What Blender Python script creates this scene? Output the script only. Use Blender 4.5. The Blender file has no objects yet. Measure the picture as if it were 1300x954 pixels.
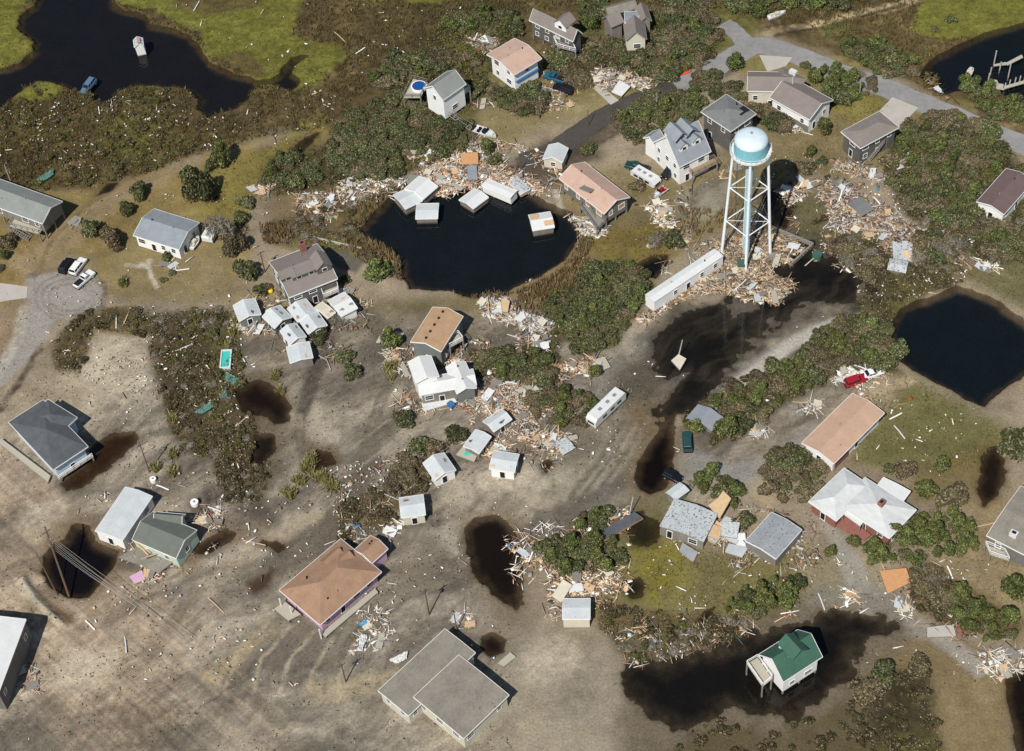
import bpy, math, random
import numpy as np
from mathutils import Matrix, Vector, Euler
random.seed(11)
RNG = np.random.default_rng(11)
R = math.radians
sc = bpy.context.scene
COL = sc.collection

# ------------------------------------------------------------------ camera
CAM_H, PITCH, ROLL, FPX = 279.0, R(50.0), R(5.6), 2400.0
cp, sp, cr, sr = math.cos(PITCH), math.sin(PITCH), math.cos(ROLL), math.sin(ROLL)
FWD = np.array([0, cp, -sp]); R0 = np.array([1.0, 0, 0]); U0 = np.array([0, sp, cp])
RGT = cr*R0 - sr*U0; UPV = cr*U0 + sr*R0
CAMP = np.array([0, 0, CAM_H])
cam = bpy.data.cameras.new('camera'); camo = bpy.data.objects.new('camera', cam); COL.objects.link(camo)
cam.sensor_width = 36; cam.lens = 36*FPX/1300; cam.clip_start = 1; cam.clip_end = 20000
camo.matrix_world = Matrix(((RGT[0], UPV[0], -FWD[0], 0), (RGT[1], UPV[1], -FWD[1], 0), (RGT[2], UPV[2], -FWD[2], CAM_H), (0, 0, 0, 1)))
sc.camera = camo

def W(x, y, z=0.0):
    d = FWD*FPX + RGT*(x-650) - UPV*(y-477)
    t = (z-CAM_H)/d[2]
    p = CAMP + d*t
    return np.array([p[0], p[1], z])
def PX(p):
    v = np.asarray(p, float)-CAMP
    k = FPX/(v@FWD)
    return 650+(v@RGT)*k, 477-(v@UPV)*k
def ppm(x, y):                       # pixels per metre near an image point
    a = W(x, y); b = PX(a+np.array([1.0, 0, 0])); return math.hypot(b[0]-x, b[1]-y)

# ------------------------------------------------------------------ light
SUN_EL = 51.0
_s0 = W(545, 781); _s1 = W(563.6, 744); _sd = _s1-_s0
SUN_AZ = math.atan2(-_sd[1], -_sd[0])          # direction towards the sun, in the xy plane
world = bpy.data.worlds.new("World"); sc.world = world; world.use_nodes = True
nt = world.node_tree; nt.nodes.clear()
sky = nt.nodes.new('ShaderNodeTexSky'); sky.sky_type = 'NISHITA'; sky.sun_disc = False
sky.sun_elevation = R(SUN_EL); sky.sun_rotation = math.pi/2-SUN_AZ
sky.air_density = 1.0; sky.dust_density = 0.5; sky.ozone_density = 1.5
bg = nt.nodes.new('ShaderNodeBackground'); bg.inputs['Strength'].default_value = 0.07
wo = nt.nodes.new('ShaderNodeOutputWorld')
nt.links.new(sky.outputs[0], bg.inputs[0]); nt.links.new(bg.outputs[0], wo.inputs[0])
sun = bpy.data.lights.new('sun', 'SUN'); sun.energy = 4.6; sun.angle = R(0.5); sun.color = (1.0, 0.96, 0.90)
suno = bpy.data.objects.new('sun', sun); COL.objects.link(suno)
sdir = Vector((math.cos(SUN_AZ)*math.cos(R(SUN_EL)), math.sin(SUN_AZ)*math.cos(R(SUN_EL)), math.sin(R(SUN_EL))))
suno.rotation_euler = sdir.to_track_quat('Z', 'Y').to_euler(); suno.location = (0, 0, 400)
sc.view_settings.view_transform = 'Standard'; sc.view_settings.look = 'None'
sc.view_settings.exposure = 0.0; sc.view_settings.gamma = 1.0; sc.view_settings.use_curve_mapping = False
sc.render.engine = 'CYCLES'
sc.cycles.max_bounces = 5; sc.cycles.diffuse_bounces = 2; sc.cycles.glossy_bounces = 2; sc.cycles.transparent_max_bounces = 8
sc.cycles.caustics_reflective = False; sc.cycles.caustics_refractive = False

# ------------------------------------------------------------------ helpers
def lin(c):                          # sRGB 0-255 -> linear
    out = []
    for v in c:
        v = v/255.0
        out.append(v/12.92 if v <= 0.04045 else ((v+0.055)/1.055)**2.4)
    return out
def tag(o, label=None, cat=None, group=None, kind=None):
    if label: o['label'] = label
    if cat: o['category'] = cat
    if group: o['group'] = group
    if kind: o['kind'] = kind
    return o
def empty(name, loc, rz=0.0, label=None, cat=None, group=None, tilt=(0, 0)):
    o = bpy.data.objects.new(name, None); COL.objects.link(o)
    o.location = loc; o.rotation_euler = (tilt[0], tilt[1], rz); o.empty_display_size = .5
    return tag(o, label, cat, group)
class MB:
    def __init__(s): s.v = []; s.f = []
    def add(s, vs, fs):
        b = len(s.v); s.v += [tuple(float(c) for c in v) for v in vs]; s.f += [tuple(i+b for i in f) for f in fs]; return s
    def box(s, c, d, rz=0.0, m=None):
        hx, hy, hz = d[0]/2, d[1]/2, d[2]/2
        vs = [Vector((x, y, z)) for z in (-hz, hz) for y in (-hy, hy) for x in (-hx, hx)]
        M = m if m is not None else Matrix.Rotation(rz, 3, 'Z')
        vs = [M @ v + Vector(c) for v in vs]
        return s.add(vs, [(0, 2, 3, 1), (4, 5, 7, 6), (0, 1, 5, 4), (2, 6, 7, 3), (0, 4, 6, 2), (1, 3, 7, 5)])
    def bar(s, p0, p1, w, h):
        p0 = Vector(p0); p1 = Vector(p1); d = p1-p0; L = d.length
        if L < 1e-6: return s
        x = d/L; up = Vector((0, 0, 1)) if abs(x.z) < .95 else Vector((0, 1, 0))
        y = up.cross(x).normalized(); z = x.cross(y)
        M = Matrix((x, y, z)).transposed()
        return s.box((p0+p1)/2, (L, w, h), m=M)
    def cyl(s, p0, p1, r0, r1=None, n=10, cap=True):
        r1 = r0 if r1 is None else r1
        p0 = Vector(p0); p1 = Vector(p1); d = (p1-p0).normalized()
        up = Vector((0, 0, 1)) if abs(d.z) < .95 else Vector((1, 0, 0))
        a = d.cross(up).normalized(); b = d.cross(a)
        vs = []
        for p, r in ((p0, r0), (p1, r1)):
            for i in range(n):
                t = 2*math.pi*i/n; vs.append(p+a*math.cos(t)*r+b*math.sin(t)*r)
        fs = [(i, (i+1) % n, n+(i+1) % n, n+i) for i in range(n)]
        if cap: fs += [tuple(range(n))[::-1], tuple(range(n, 2*n))]
        return s.add(vs, fs)
    def lathe(s, prof, n=32, c=(0, 0, 0)):
        vs = []
        for r, z in prof:
            for i in range(n):
                t = 2*math.pi*i/n; vs.append((c[0]+r*math.cos(t), c[1]+r*math.sin(t), c[2]+z))
        fs = []
        for k in range(len(prof)-1):
            for i in range(n):
                j = (i+1) % n; fs.append((k*n+i, k*n+j, (k+1)*n+j, (k+1)*n+i))
        return s.add(vs, fs)
    def prism(s, poly, z0, z1):
        n = len(poly); vs = [(p[0], p[1], z0) for p in poly]+[(p[0], p[1], z1) for p in poly]
        ar = sum(poly[i][0]*poly[(i+1) % n][1]-poly[(i+1) % n][0]*poly[i][1] for i in range(n))
        fs = [(i, (i+1) % n, n+(i+1) % n, n+i) for i in range(n)]+[tuple(range(n))[::-1], tuple(range(n, 2*n))]
        if ar < 0: fs = [f[::-1] for f in fs]
        return s.add(vs, fs)
    def build(s, name, m, parent=None, loc=None, rz=0.0, smooth=False):
        me = bpy.data.meshes.new(name); me.from_pydata(s.v, [], s.f)
        if isinstance(m, (list, tuple)):
            for q in m: me.materials.append(q)
        else: me.materials.append(m)
        if smooth: me.polygons.foreach_set('use_smooth', [True]*len(me.polygons))
        me.update()
        o = bpy.data.objects.new(name, me); COL.objects.link(o)
        if parent is not None: o.parent = parent
        if loc is not None: o.location = loc
        o.rotation_euler = (0, 0, rz)
        return o
def npmesh(name, V, Q, m, parent=None, smooth=False, link=True):
    me = bpy.data.meshes.new(name); V = np.ascontiguousarray(V, np.float32); Q = np.ascontiguousarray(Q, np.int32)
    me.vertices.add(len(V)); me.vertices.foreach_set('co', V.ravel())
    k = Q.shape[1]
    me.loops.add(Q.size); me.loops.foreach_set('vertex_index', Q.ravel())
    me.polygons.add(len(Q)); me.polygons.foreach_set('loop_start', np.arange(0, Q.size, k, dtype=np.int32))
    me.polygons.foreach_set('loop_total', np.full(len(Q), k, np.int32))
    if smooth: me.polygons.foreach_set('use_smooth', np.ones(len(Q), bool))
    me.update(calc_edges=True); me.materials.append(m)
    o = bpy.data.objects.new(name, me)
    if link: COL.objects.link(o)
    if parent is not None: o.parent = parent
    return o
def copy_tree(o, parent=None):
    c = o.copy(); COL.objects.link(c)
    if parent is not None: c.parent = parent
    for ch in list(o.children): copy_tree(ch, c)
    return c

# noise ---------------------------------------------------------------
_T = np.random.default_rng(5).random((256, 256))
def vnoise(x, y, seed=0):
    x = x+seed*17.31; y = y+seed*9.77
    xi = np.floor(x).astype(int); yi = np.floor(y).astype(int); fx = x-xi; fy = y-yi
    fx = fx*fx*(3-2*fx); fy = fy*fy*(3-2*fy)
    a = _T[xi & 255, yi & 255]; b = _T[(xi+1) & 255, yi & 255]; c = _T[xi & 255, (yi+1) & 255]; d = _T[(xi+1) & 255, (yi+1) & 255]
    return (a*(1-fx)+b*fx)*(1-fy)+(c*(1-fx)+d*fx)*fy
def fbm(x, y, s, o=4, seed=0):
    v = 0; a = 1; t = 0
    for k in range(o):
        v = v+a*vnoise(x/s, y/s, seed+k*3); t += a; a *= .5; s /= 2.07
    return v/t*2-1
def polyW(pts): return np.array([W(x, y)[:2] for x, y in pts])
def sdist(P, poly):                 # signed distance, positive inside
    x = P[:, 0]; y = P[:, 1]; n = len(poly); d = np.full(len(P), 1e9); ins = np.zeros(len(P), bool)
    for i in range(n):
        ax, ay = poly[i]; bx, by = poly[(i+1) % n]
        ex, ey = bx-ax, by-ay; wx = x-ax; wy = y-ay
        t = np.clip((wx*ex+wy*ey)/(ex*ex+ey*ey+1e-9), 0, 1)
        d = np.minimum(d, (wx-ex*t)**2+(wy-ey*t)**2)
        c = ((ay > y) != (by > y)) & (x < (bx-ax)*(y-ay)/((by-ay) if abs(by-ay) > 1e-9 else 1e-9)+ax)
        ins ^= c
    d = np.sqrt(d); return np.where(ins, d, -d)
def scatter(poly_px, n, seed=0):
    poly = polyW(poly_px); r = np.random.default_rng(seed); out = []
    lo = poly.min(0); hi = poly.max(0); tot = 0
    while tot < n:
        p = lo+(hi-lo)*r.random((max(64, n*2), 2)); p = p[sdist(p, poly) > 0]
        out.append(p); tot += len(p)
        if len(out) > 40: break
    return np.concatenate(out)[:n]
def area(poly_px):
    p = polyW(poly_px); x, y = p[:, 0], p[:, 1]
    return abs(np.sum(x*np.roll(y, -1)-np.roll(x, -1)*y))/2

# materials -----------------------------------------------------------
def newmat(name):
    m = bpy.data.materials.new(name); m.use_nodes = True
    n = m.node_tree; b = n.nodes['Principled BSDF']; return m, n, b
def mat(name, c, rough=.8, var=.25, scale=.6, spots=None, bump=.0, metal=0.0, spec=.3, streak=None):
    """c: sRGB colour of the thing itself; var: value variation; spots: (sRGB, threshold, scale)"""
    m, n, b = newmat(name); L = n.links; col = lin(c)
    b.inputs['Roughness'].default_value = rough; b.inputs['Metallic'].default_value = metal
    b.inputs['Specular IOR Level'].default_value = spec
    tc = n.nodes.new('ShaderNodeTexCoord')
    mp = n.nodes.new('ShaderNodeMapping'); L.new(tc.outputs['Object'], mp.inputs[0])
    if streak: mp.inputs['Scale'].default_value = streak
    oi = n.nodes.new('ShaderNodeObjectInfo')
    nz = n.nodes.new('ShaderNodeTexNoise'); nz.inputs['Scale'].default_value = scale; nz.inputs['Detail'].default_value = 6; nz.inputs['Roughness'].default_value = .65
    L.new(mp.outputs[0], nz.inputs['Vector'])
    nf = n.nodes.new('ShaderNodeTexNoise'); nf.inputs['Scale'].default_value = scale*9; nf.inputs['Detail'].default_value = 3
    L.new(mp.outputs[0], nf.inputs['Vector'])
    ad = n.nodes.new('ShaderNodeMath'); ad.operation = 'MULTIPLY_ADD'; L.new(nf.outputs[0], ad.inputs[0]); ad.inputs[1].default_value = .6; L.new(nz.outputs[0], ad.inputs[2])
    mr = n.nodes.new('ShaderNodeMapRange'); mr.inputs['From Min'].default_value = .5; mr.inputs['From Max'].default_value = 1.1
    mr.inputs['To Min'].default_value = 1-var; mr.inputs['To Max'].default_value = 1+var*.6
    L.new(ad.outputs[0], mr.inputs[0])
    vm = n.nodes.new('ShaderNodeVectorMath'); vm.operation = 'SCALE'; vm.inputs[0].default_value = col; L.new(mr.outputs[0], vm.inputs['Scale'])
    out = vm.outputs[0]
    if spots:
        ns = n.nodes.new('ShaderNodeTexNoise'); ns.inputs['Scale'].default_value = spots[2]; ns.inputs['Detail'].default_value = 8; ns.inputs['Roughness'].default_value = .72
        L.new(tc.outputs['Object'], ns.inputs['Vector'])
        r2 = n.nodes.new('ShaderNodeMapRange'); r2.inputs['From Min'].default_value = spots[1]; r2.inputs['From Max'].default_value = spots[1]+.03
        L.new(ns.outputs[0], r2.inputs[0])
        mx = n.nodes.new('ShaderNodeMix'); mx.data_type = 'RGBA'; L.new(r2.outputs[0], mx.inputs[0]); L.new(out, mx.inputs[6]); mx.inputs[7].default_value = lin(spots[0])+[1]
        out = mx.outputs[2]
    L.new(out, b.inputs['Base Color'])
    if bump:
        bp = n.nodes.new('ShaderNodeBump'); bp.inputs['Strength'].default_value = bump; bp.inputs['Distance'].default_value = .1
        L.new(nf.outputs[0], bp.inputs['Height']); L.new(bp.outputs[0], b.inputs['Normal'])
    return m
def island_mat(name, stops, rough=.85, objvar=.25, trans=0.0, constant=True, objhue=0.0):
    """each loose piece takes its own colour; stops: [(pos, sRGB)]"""
    m, n, b = newmat(name); L = n.links; b.inputs['Roughness'].default_value = rough; b.inputs['Specular IOR Level'].default_value = .15
    g = n.nodes.new('ShaderNodeNewGeometry'); cr_ = n.nodes.new('ShaderNodeValToRGB'); L.new(g.outputs['Random Per Island'], cr_.inputs[0])
    e = cr_.color_ramp; e.interpolation = 'CONSTANT' if constant else 'LINEAR'
    while len(e.elements) < len(stops): e.elements.new(.5)
    for k, (p, c) in enumerate(stops): e.elements[k].position = p; e.elements[k].color = lin(c)+[1]
    oi = n.nodes.new('ShaderNodeObjectInfo')
    mr = n.nodes.new('ShaderNodeMapRange'); L.new(oi.outputs['Random'], mr.inputs[0]); mr.inputs['To Min'].default_value = 1-objvar; mr.inputs['To Max'].default_value = 1+objvar
    hs = n.nodes.new('ShaderNodeHueSaturation'); L.new(cr_.outputs[0], hs.inputs['Color']); L.new(mr.outputs[0], hs.inputs['Value'])
    if objhue:
        m2 = n.nodes.new('ShaderNodeMath'); m2.operation = 'MULTIPLY'; L.new(oi.outputs['Random'], m2.inputs[0]); m2.inputs[1].default_value = 7.13
        m3 = n.nodes.new('ShaderNodeMath'); m3.operation = 'FRACT'; L.new(m2.outputs[0], m3.inputs[0])
        m4 = n.nodes.new('ShaderNodeMapRange'); L.new(m3.outputs[0], m4.inputs[0]); m4.inputs['To Min'].default_value = .5-objhue; m4.inputs['To Max'].default_value = .5+objhue
        L.new(m4.outputs[0], hs.inputs['Hue'])
    L.new(hs.outputs[0], b.inputs['Base Color'])
    return m
M = {}
M['white_wall'] = mat('white_wall', (238, 237, 232), .7, .08, .5)
M['white_paint'] = mat('white_paint', (235, 235, 230), .5, .06, .8)
M['white_roof'] = mat('white_roof', (196, 200, 200), .6, .16, .35, spots=((110, 112, 112), .70, 1.3))
M['membrane_roof'] = mat('membrane_roof', (204, 206, 203), .6, .26, .16, streak=(1, .35, 1))
M['white_roof_worn'] = mat('white_roof_worn', (196, 200, 200), .7, .18, .4, spots=((62, 60, 58), .645, 1.5))
M['torn_roof'] = mat('torn_roof', (186, 190, 190), .8, .2, .4, spots=((74, 72, 70), .555, 2.6))
M['grey_torn_roof'] = mat('grey_torn_roof', (152, 156, 158), .8, .22, .4, spots=((84, 82, 80), .575, 3.0))
M['clean_white'] = mat('clean_white', (212, 213, 210), .55, .12, .3)
M['grey_wall'] = mat('grey_wall', (118, 114, 108), .9, .35, .6, streak=(1, 1, .3))
M['weathered'] = mat('weathered', (132, 126, 116), .9, .35, .8, streak=(1, 1, .25))
M['dark_wall'] = mat('dark_wall', (100, 97, 94), .9, .4, .6)
M['greengrey_wall'] = mat('greengrey_wall', (118, 121, 117), .9, .25, .6)
M['cream_wall'] = mat('cream_wall', (205, 198, 178), .8, .15, .6)
M['pink_wall'] = mat('pink_wall', (205, 165, 190), .8, .12, .5, spots=((205, 178, 130), .60, .8))
M['palegreen_wall'] = mat('palegreen_wall', (190, 204, 186), .8, .12, .5)
M['blue_wall'] = mat('blue_wall', (190, 208, 222), .7, .12, .5)
M['earth_bush'] = island_mat('earth_bush', [(0, (48, 40, 30)), (.3, (74, 64, 44)), (.55, (72, 72, 44)), (.8, (100, 88, 62)), (.97, (148, 134, 108))], constant=False)
M['brick'] = mat('brick', (146, 98, 86), .9, .35, 2.0)
M['pink_roof'] = mat('pink_roof', (190, 160, 142), .85, .2, .5, bump=.3)
M['tan_roof'] = mat('tan_roof', (178, 146, 114), .85, .26, .7, bump=.4)
M['brown_roof'] = mat('brown_roof', (158, 126, 102), .85, .26, .5, bump=.4)
M['orange_roof'] = mat('orange_roof', (188, 156, 132), .85, .18, .4, bump=.3)
M['greybrown_roof'] = mat('greybrown_roof', (132, 123, 116), .9, .2, .5, bump=.4)
M['shingle_grey'] = mat('shingle_grey', (120, 121, 120), .9, .25, .5, spots=((165, 160, 150), .68, .9), bump=.4)
M['bluegrey_roof'] = mat('bluegrey_roof', (140, 146, 151), .85, .22, .5, bump=.3)
M['greengrey_roof'] = mat('greengrey_roof', (134, 138, 133), .85, .2, .5, bump=.3)
M['slate_roof'] = mat('slate_roof', (88, 91, 94), .85, .34, .6, bump=.4)
M['olivegrey_roof'] = mat('olivegrey_roof', (104, 108, 100), .85, .2, .5, bump=.3)
M['flatgrey_roof'] = mat('flatgrey_roof', (138, 132, 120), .9, .34, .3, spots=((84, 78, 72), .635, 1.1))
M['maroon_roof'] = mat('maroon_roof', (108, 90, 88), .85, .15, .5)
M['green_roof'] = mat('green_roof', (62, 98, 82), .7, .2, .5)
M['glass'] = mat('glass', (28, 34, 42), .12, .2, 2, spec=.6)
M['wood'] = mat('wood', (150, 132, 108), .9, .3, 2.5, streak=(1, 6, 1))
M['grey_wood'] = mat('grey_wood', (136, 132, 124), .9, .3, 2.5, streak=(1, 6, 1))
M['pale_deck'] = mat('pale_deck', (176, 170, 154), .9, .25, 2.5, streak=(1, 6, 1))
M['fresh_wood'] = mat('fresh_wood', (204, 174, 136), .85, .25, 2)
M['orange_wood'] = mat('orange_wood', (198, 148, 102), .85, .2, 2)
M['brown_pole'] = mat('brown_pole', (98, 80, 64), .9, .25, 3)
M['pale_pole'] = mat('pale_pole', (180, 176, 166), .8, .2, 3)
M['dark'] = mat('dark', (30, 30, 32), .7, .2, 2)
M['steel_white'] = mat('steel_white', (236, 240, 240), .5, .08, .6, spots=((180, 156, 138), .72, 1.6))
M['tank_white'] = mat('tank_white', (206, 220, 226), .5, .18, .5, spots=((190, 176, 166), .66, 1.6), streak=(1, 1, .3))
M['tank_blue'] = mat('tank_blue', (134, 194, 204), .55, .22, .5, spots=((178, 192, 188), .62, 1.3), streak=(1, 1, .4))
M['rust_rim'] = mat('rust_rim', (220, 222, 220), .6, .15, 1, spots=((150, 110, 88), .63, 2.6))
M['riser_blue'] = mat('riser_blue', (168, 208, 216), .5, .12, .5)
M['leaf'] = island_mat('leaf', [(0, (42, 48, 28)), (.3, (64, 70, 42)), (.6, (86, 90, 56)), (.85, (112, 112, 78)), (.96, (142, 138, 106))], objvar=.28, constant=False, objhue=.018)
M['pine_leaf'] = island_mat('pine_leaf', [(0, (48, 55, 30)), (.35, (74, 82, 42)), (.7, (98, 105, 56)), (.95, (136, 138, 92))], objvar=.26, constant=False, objhue=.015)
M['olive_leaf'] = island_mat('olive_leaf', [(0, (60, 52, 40)), (.4, (88, 78, 58)), (.7, (104, 96, 68)), (.93, (146, 134, 108))], objvar=.26, constant=False, objhue=.01)
M['grey_leaf'] = island_mat('grey_leaf', [(0, (96, 88, 76)), (.4, (120, 112, 98)), (.75, (142, 136, 120)), (.95, (170, 164, 148))], objvar=.2, constant=False)
M['bark'] = mat('bark', (108, 96, 82), .9, .3, 3)
M['scrub'] = island_mat('scrub', [(0, (52, 44, 30)), (.25, (78, 66, 44)), (.5, (74, 74, 42)), (.7, (98, 84, 58)), (.9, (130, 113, 84)), (.98, (168, 152, 124))], constant=False)
M['scrub_green'] = island_mat('scrub_green', [(0, (50, 54, 30)), (.4, (72, 74, 40)), (.75, (94, 90, 52)), (.95, (122, 110, 74))], constant=False)
M['marsh_blade'] = island_mat('marsh_blade', [(0, (64, 54, 34)), (.3, (90, 80, 46)), (.55, (84, 84, 42)), (.8, (108, 96, 54)), (.97, (142, 126, 86))], constant=False)
M['green_blade'] = island_mat('green_blade', [(0, (86, 86, 36)), (.4, (107, 104, 44)), (.7, (122, 114, 52)), (.95, (140, 122, 64))], constant=False)
M['reed'] = island_mat('reed', [(0, (112, 92, 62)), (.4, (140, 118, 80)), (.75, (160, 138, 98)), (.95, (184, 162, 122))], constant=False)
M['dune_grass'] = island_mat('dune_grass', [(0, (120, 116, 66)), (.5, (160, 152, 98)), (.95, (190, 178, 124))], constant=False)
M['debris'] = island_mat('debris', [(0, (204, 174, 142)), (.16, (172, 140, 108)), (.26, (212, 206, 194)), (.38, (200, 178, 148)), (.50, (112, 98, 84)), (.62, (142, 138, 130)), (.73, (228, 225, 217)), (.81, (148, 112, 86)), (.91, (84, 76, 70)), (.95, (190, 200, 208)), (.965, (150, 66, 48)), (.975, (92, 132, 160)), (.985, (206, 192, 164))])
M['debris_pale'] = island_mat('debris_pale', [(0, (226, 222, 213)), (.28, (196, 186, 170)), (.46, (168, 150, 126)), (.60, (236, 235, 229)), (.74, (128, 118, 104)), (.84, (200, 176, 144)), (.93, (96, 88, 78)), (.97, (170, 186, 196))])
M['debris_wood'] = island_mat('debris_wood', [(0, (206, 180, 146)), (.16, (178, 150, 118)), (.3, (218, 198, 168)), (.44, (146, 126, 104)), (.6, (118, 104, 90)), (.74, (230, 222, 208)), (.86, (166, 130, 98)), (.92, (92, 82, 72))])
M['concrete'] = mat('concrete', (178, 172, 162), .9, .12, .4, bump=.2)
M['rubber'] = mat('rubber', (24, 24, 25), .8, .1, 3)
M['chrome'] = mat('chrome', (190, 190, 190), .35, .1, 3, metal=.6)
M['lamp'] = mat('lamp', (230, 230, 220), .2, .05, 3)
M['teal_tarp'] = mat('teal_tarp', (86, 130, 116), .6, .4, 1.2)
M['pool_water'] = mat('pool_water', (70, 190, 176), .15, .12, 1.5)
M['blue_water'] = mat('blue_water', (30, 80, 140), .1, .1, 1.5)
M['orange_plastic'] = mat('orange_plastic', (228, 84, 36), .5, .1, 1)
M['yellow_plastic'] = mat('yellow_plastic', (236, 200, 30), .5, .1, 1)
M['red_paint'] = mat('red_paint', (150, 24, 34), .4, .1, 1)
M['blue_paint'] = mat('blue_paint', (60, 110, 160), .5, .1, 1)
# ================================================================== GROUND
STEP = .32
def axis(a, b):
    inner = np.arange(a, b, STEP); k = np.cumsum(STEP*1.22**np.arange(1, 44)); k = k[k < 5000]
    return np.concatenate([a-k[::-1], inner, b+k])
gx = axis(-150, 162); gy = axis(112, 402)
GX, GY = np.meshgrid(gx, gy); P = np.stack([GX.ravel(), GY.ravel()], 1)
X, Y = P[:, 0], P[:, 1]
N1 = fbm(X, Y, 9, 5, 1); N2 = fbm(X, Y, 2.6, 4, 7); N3 = fbm(X, Y, 30, 3, 4); NF = fbm(X, Y, .9, 2, 12)
# streaks left by the flood: warped noise stretched along one direction of the ground
def streak(ang, sx, sy, warp=3.0, seed=3):
    wx = X+warp*fbm(X, Y, 14, 3, seed+20); wy = Y+warp*fbm(X, Y, 14, 3, seed+31)
    u = wx*math.cos(ang)+wy*math.sin(ang); v = -wx*math.sin(ang)+wy*math.cos(ang)
    return fbm(u/sx, v/sy, 1.0, 4, seed)
_d = W(700, 560)-W(420, 760); FLOW = math.atan2(_d[1], _d[0])
S1 = streak(FLOW, 9, 1.3, 5, 3); S2 = streak(FLOW, 4, .45, 7, 8); S4 = streak(FLOW-.25, 20, 5.5, 9, 41)
_d = W(300, 850)-W(0, 590); TRK = math.atan2(_d[1], _d[0])
S3 = streak(TRK, 30, .45, .6, 15)
def sm(x, a, b): t = np.clip((x-a)/(b-a), 0, 1); return t*t*(3-2*t)
col = np.empty((len(P), 3)); col[:] = lin((142, 129, 108))
H = .05*N1+.03*N2                    # height
brushy = np.zeros(len(P))            # where low growth roughens the ground
def region(pts, c=None, soft=1.2, amp=1.5, k=1.0, nz=None):
    poly = polyW(pts); lo = poly.min(0)-8; hi = poly.max(0)+8
    w = np.where((X > lo[0]) & (X < hi[0]) & (Y > lo[1]) & (Y < hi[1]))[0]
    m = np.zeros(len(P)); s = sdist(P[w], poly)
    n = (N2[w]*.8+N1[w]*.7+NF[w]*.25) if nz is None else nz[w]
    m[w] = sm(s+amp*n, -soft, soft)*k
    if c is not None: col[:] = col*(1-m[:, None])+np.array(lin(c))*m[:, None]
    return m
# --- broad zones
def tint(m, c): col[:] = col*(1-m[:, None])+np.array(lin(c))*m[:, None]
NORTH = [(-400, -300), (1700, -300), (1700, 160), (1300, 182), (1120, 92), (960, 40), (900, 80), (800, 120), (700, 125), (600, 130), (540, 140), (440, 180), (400, 165), (330, 175), (290, 190), (240, 200), (180, 225), (100, 240), (0, 238), (-400, 260)]
brushy += region(NORTH, (88, 75, 49), 2.5, 3)
region([(-400, 235), (100, 240), (240, 205), (330, 180), (420, 175), (420, 235), (340, 240), (300, 260), (320, 300), (300, 380), (150, 380), (100, 330), (0, 320), (-400, 330)], (126, 109, 68), 3, 3)      # pale turf on the west side
region([(250, 225), (330, 190), (410, 150), (410, 200), (340, 235), (310, 280), (270, 310), (255, 260)], (116, 106, 56), 3, 3)
region([(-300, 300), (60, 300), (90, 320), (20, 390), (-300, 400)], (118, 100, 60), 3, 3)
region([(20, 330), (120, 250), (220, 210), (235, 215), (150, 265), (80, 330), (35, 370)], (144, 126, 98), 2, 2, .7)
region([(130, 300), (290, 300), (300, 380), (150, 385)], (128, 115, 82), 3, 3, .8)
region([(240, 330), (440, 400), (500, 385), (620, 380), (600, 450), (520, 400), (440, 450), (330, 470)], (130, 116, 88), 3, 3, .7)
region([(430, 385), (560, 375), (640, 375), (610, 400), (520, 398), (480, 400)], (104, 94, 58), 2, 2, .7)
region([(410, 180), (500, 200), (520, 235), (480, 270), (450, 300), (340, 300), (330, 240)], (112, 96, 68), 3, 3, .9)
region([(650, 60), (760, 60), (800, 110), (760, 150), (690, 160), (640, 190), (600, 170), (590, 120)], (124, 112, 76), 3, 3, .9)
region([(575, 110), (620, 108), (640, 150), (640, 175), (610, 170), (585, 155)], (118, 108, 74), 1.5, 1.5, .9)
region([(700, 215), (900, 215), (960, 150), (1100, 110), (1160, 120), (1200, 150), (1150, 210), (1060, 230), (1010, 230), (930, 290), (850, 330), (780, 340), (730, 320)], (116, 104, 70), 3, 3, .9)
region([(930, 60), (1010, 75), (1100, 100), (1150, 130), (1100, 160), (1030, 130), (940, 95)], (116, 108, 56), 2, 2, .8)
region([(745, 290), (800, 285), (860, 270), (850, 330), (790, 345), (755, 335), (735, 320)], (112, 98, 50), 2, 2, .9)
region([(855, 250), (915, 225), (930, 232), (915, 265), (880, 285), (860, 275)], (134, 128, 112), 1.5, 1.5, .9)
region([(650, 300), (740, 290), (760, 330), (700, 400), (640, 420), (620, 380), (650, 355), (700, 335)], (126, 108, 76), 2, 2, .9)
region([(960, 240), (1050, 240), (1120, 330), (1060, 340), (990, 300)], (88, 84, 52), 2.5, 2.5, .8)
region([(1240, 290), (1400, 260), (1400, 420), (1300, 395), (1225, 350)], (86, 84, 50), 2, 2, .8)
region([(1130, 300), (1240, 290), (1220, 360), (1140, 385), (1110, 350)], (106, 94, 64), 2, 2, .8)
region([(1120, 490), (1160, 480), (1230, 510), (1290, 560), (1250, 600), (1180, 600), (1130, 600), (1080, 590), (1085, 530)], (108, 104, 62), 3, 3, .95)
region([(1160, 590), (1260, 560), (1280, 700), (1240, 640), (1150, 640)], (112, 98, 60), 2, 2, .8)
region([(1240, 640), (1400, 600), (1400, 1000), (1280, 800), (1180, 720)], (136, 120, 90), 3, 3, .9)
region([(770, 640), (850, 620), (900, 690), (1060, 700), (1090, 740), (1010, 780), (900, 800), (850, 830), (790, 800), (740, 760), (770, 690)], (112, 104, 64), 3, 3, .95)
region([(800, 680), (860, 690), (870, 740), (830, 770), (790, 730)], (118, 110, 44), 3, 3, .9)
region([(760, 760), (850, 780), (950, 790), (960, 800), (880, 835), (800, 850), (760, 800)], (118, 102, 72), 2, 3, .9)
region([(1000, 690), (1080, 700), (1085, 740), (1020, 760)], (140, 128, 104), 2, 2, .8)
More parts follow.
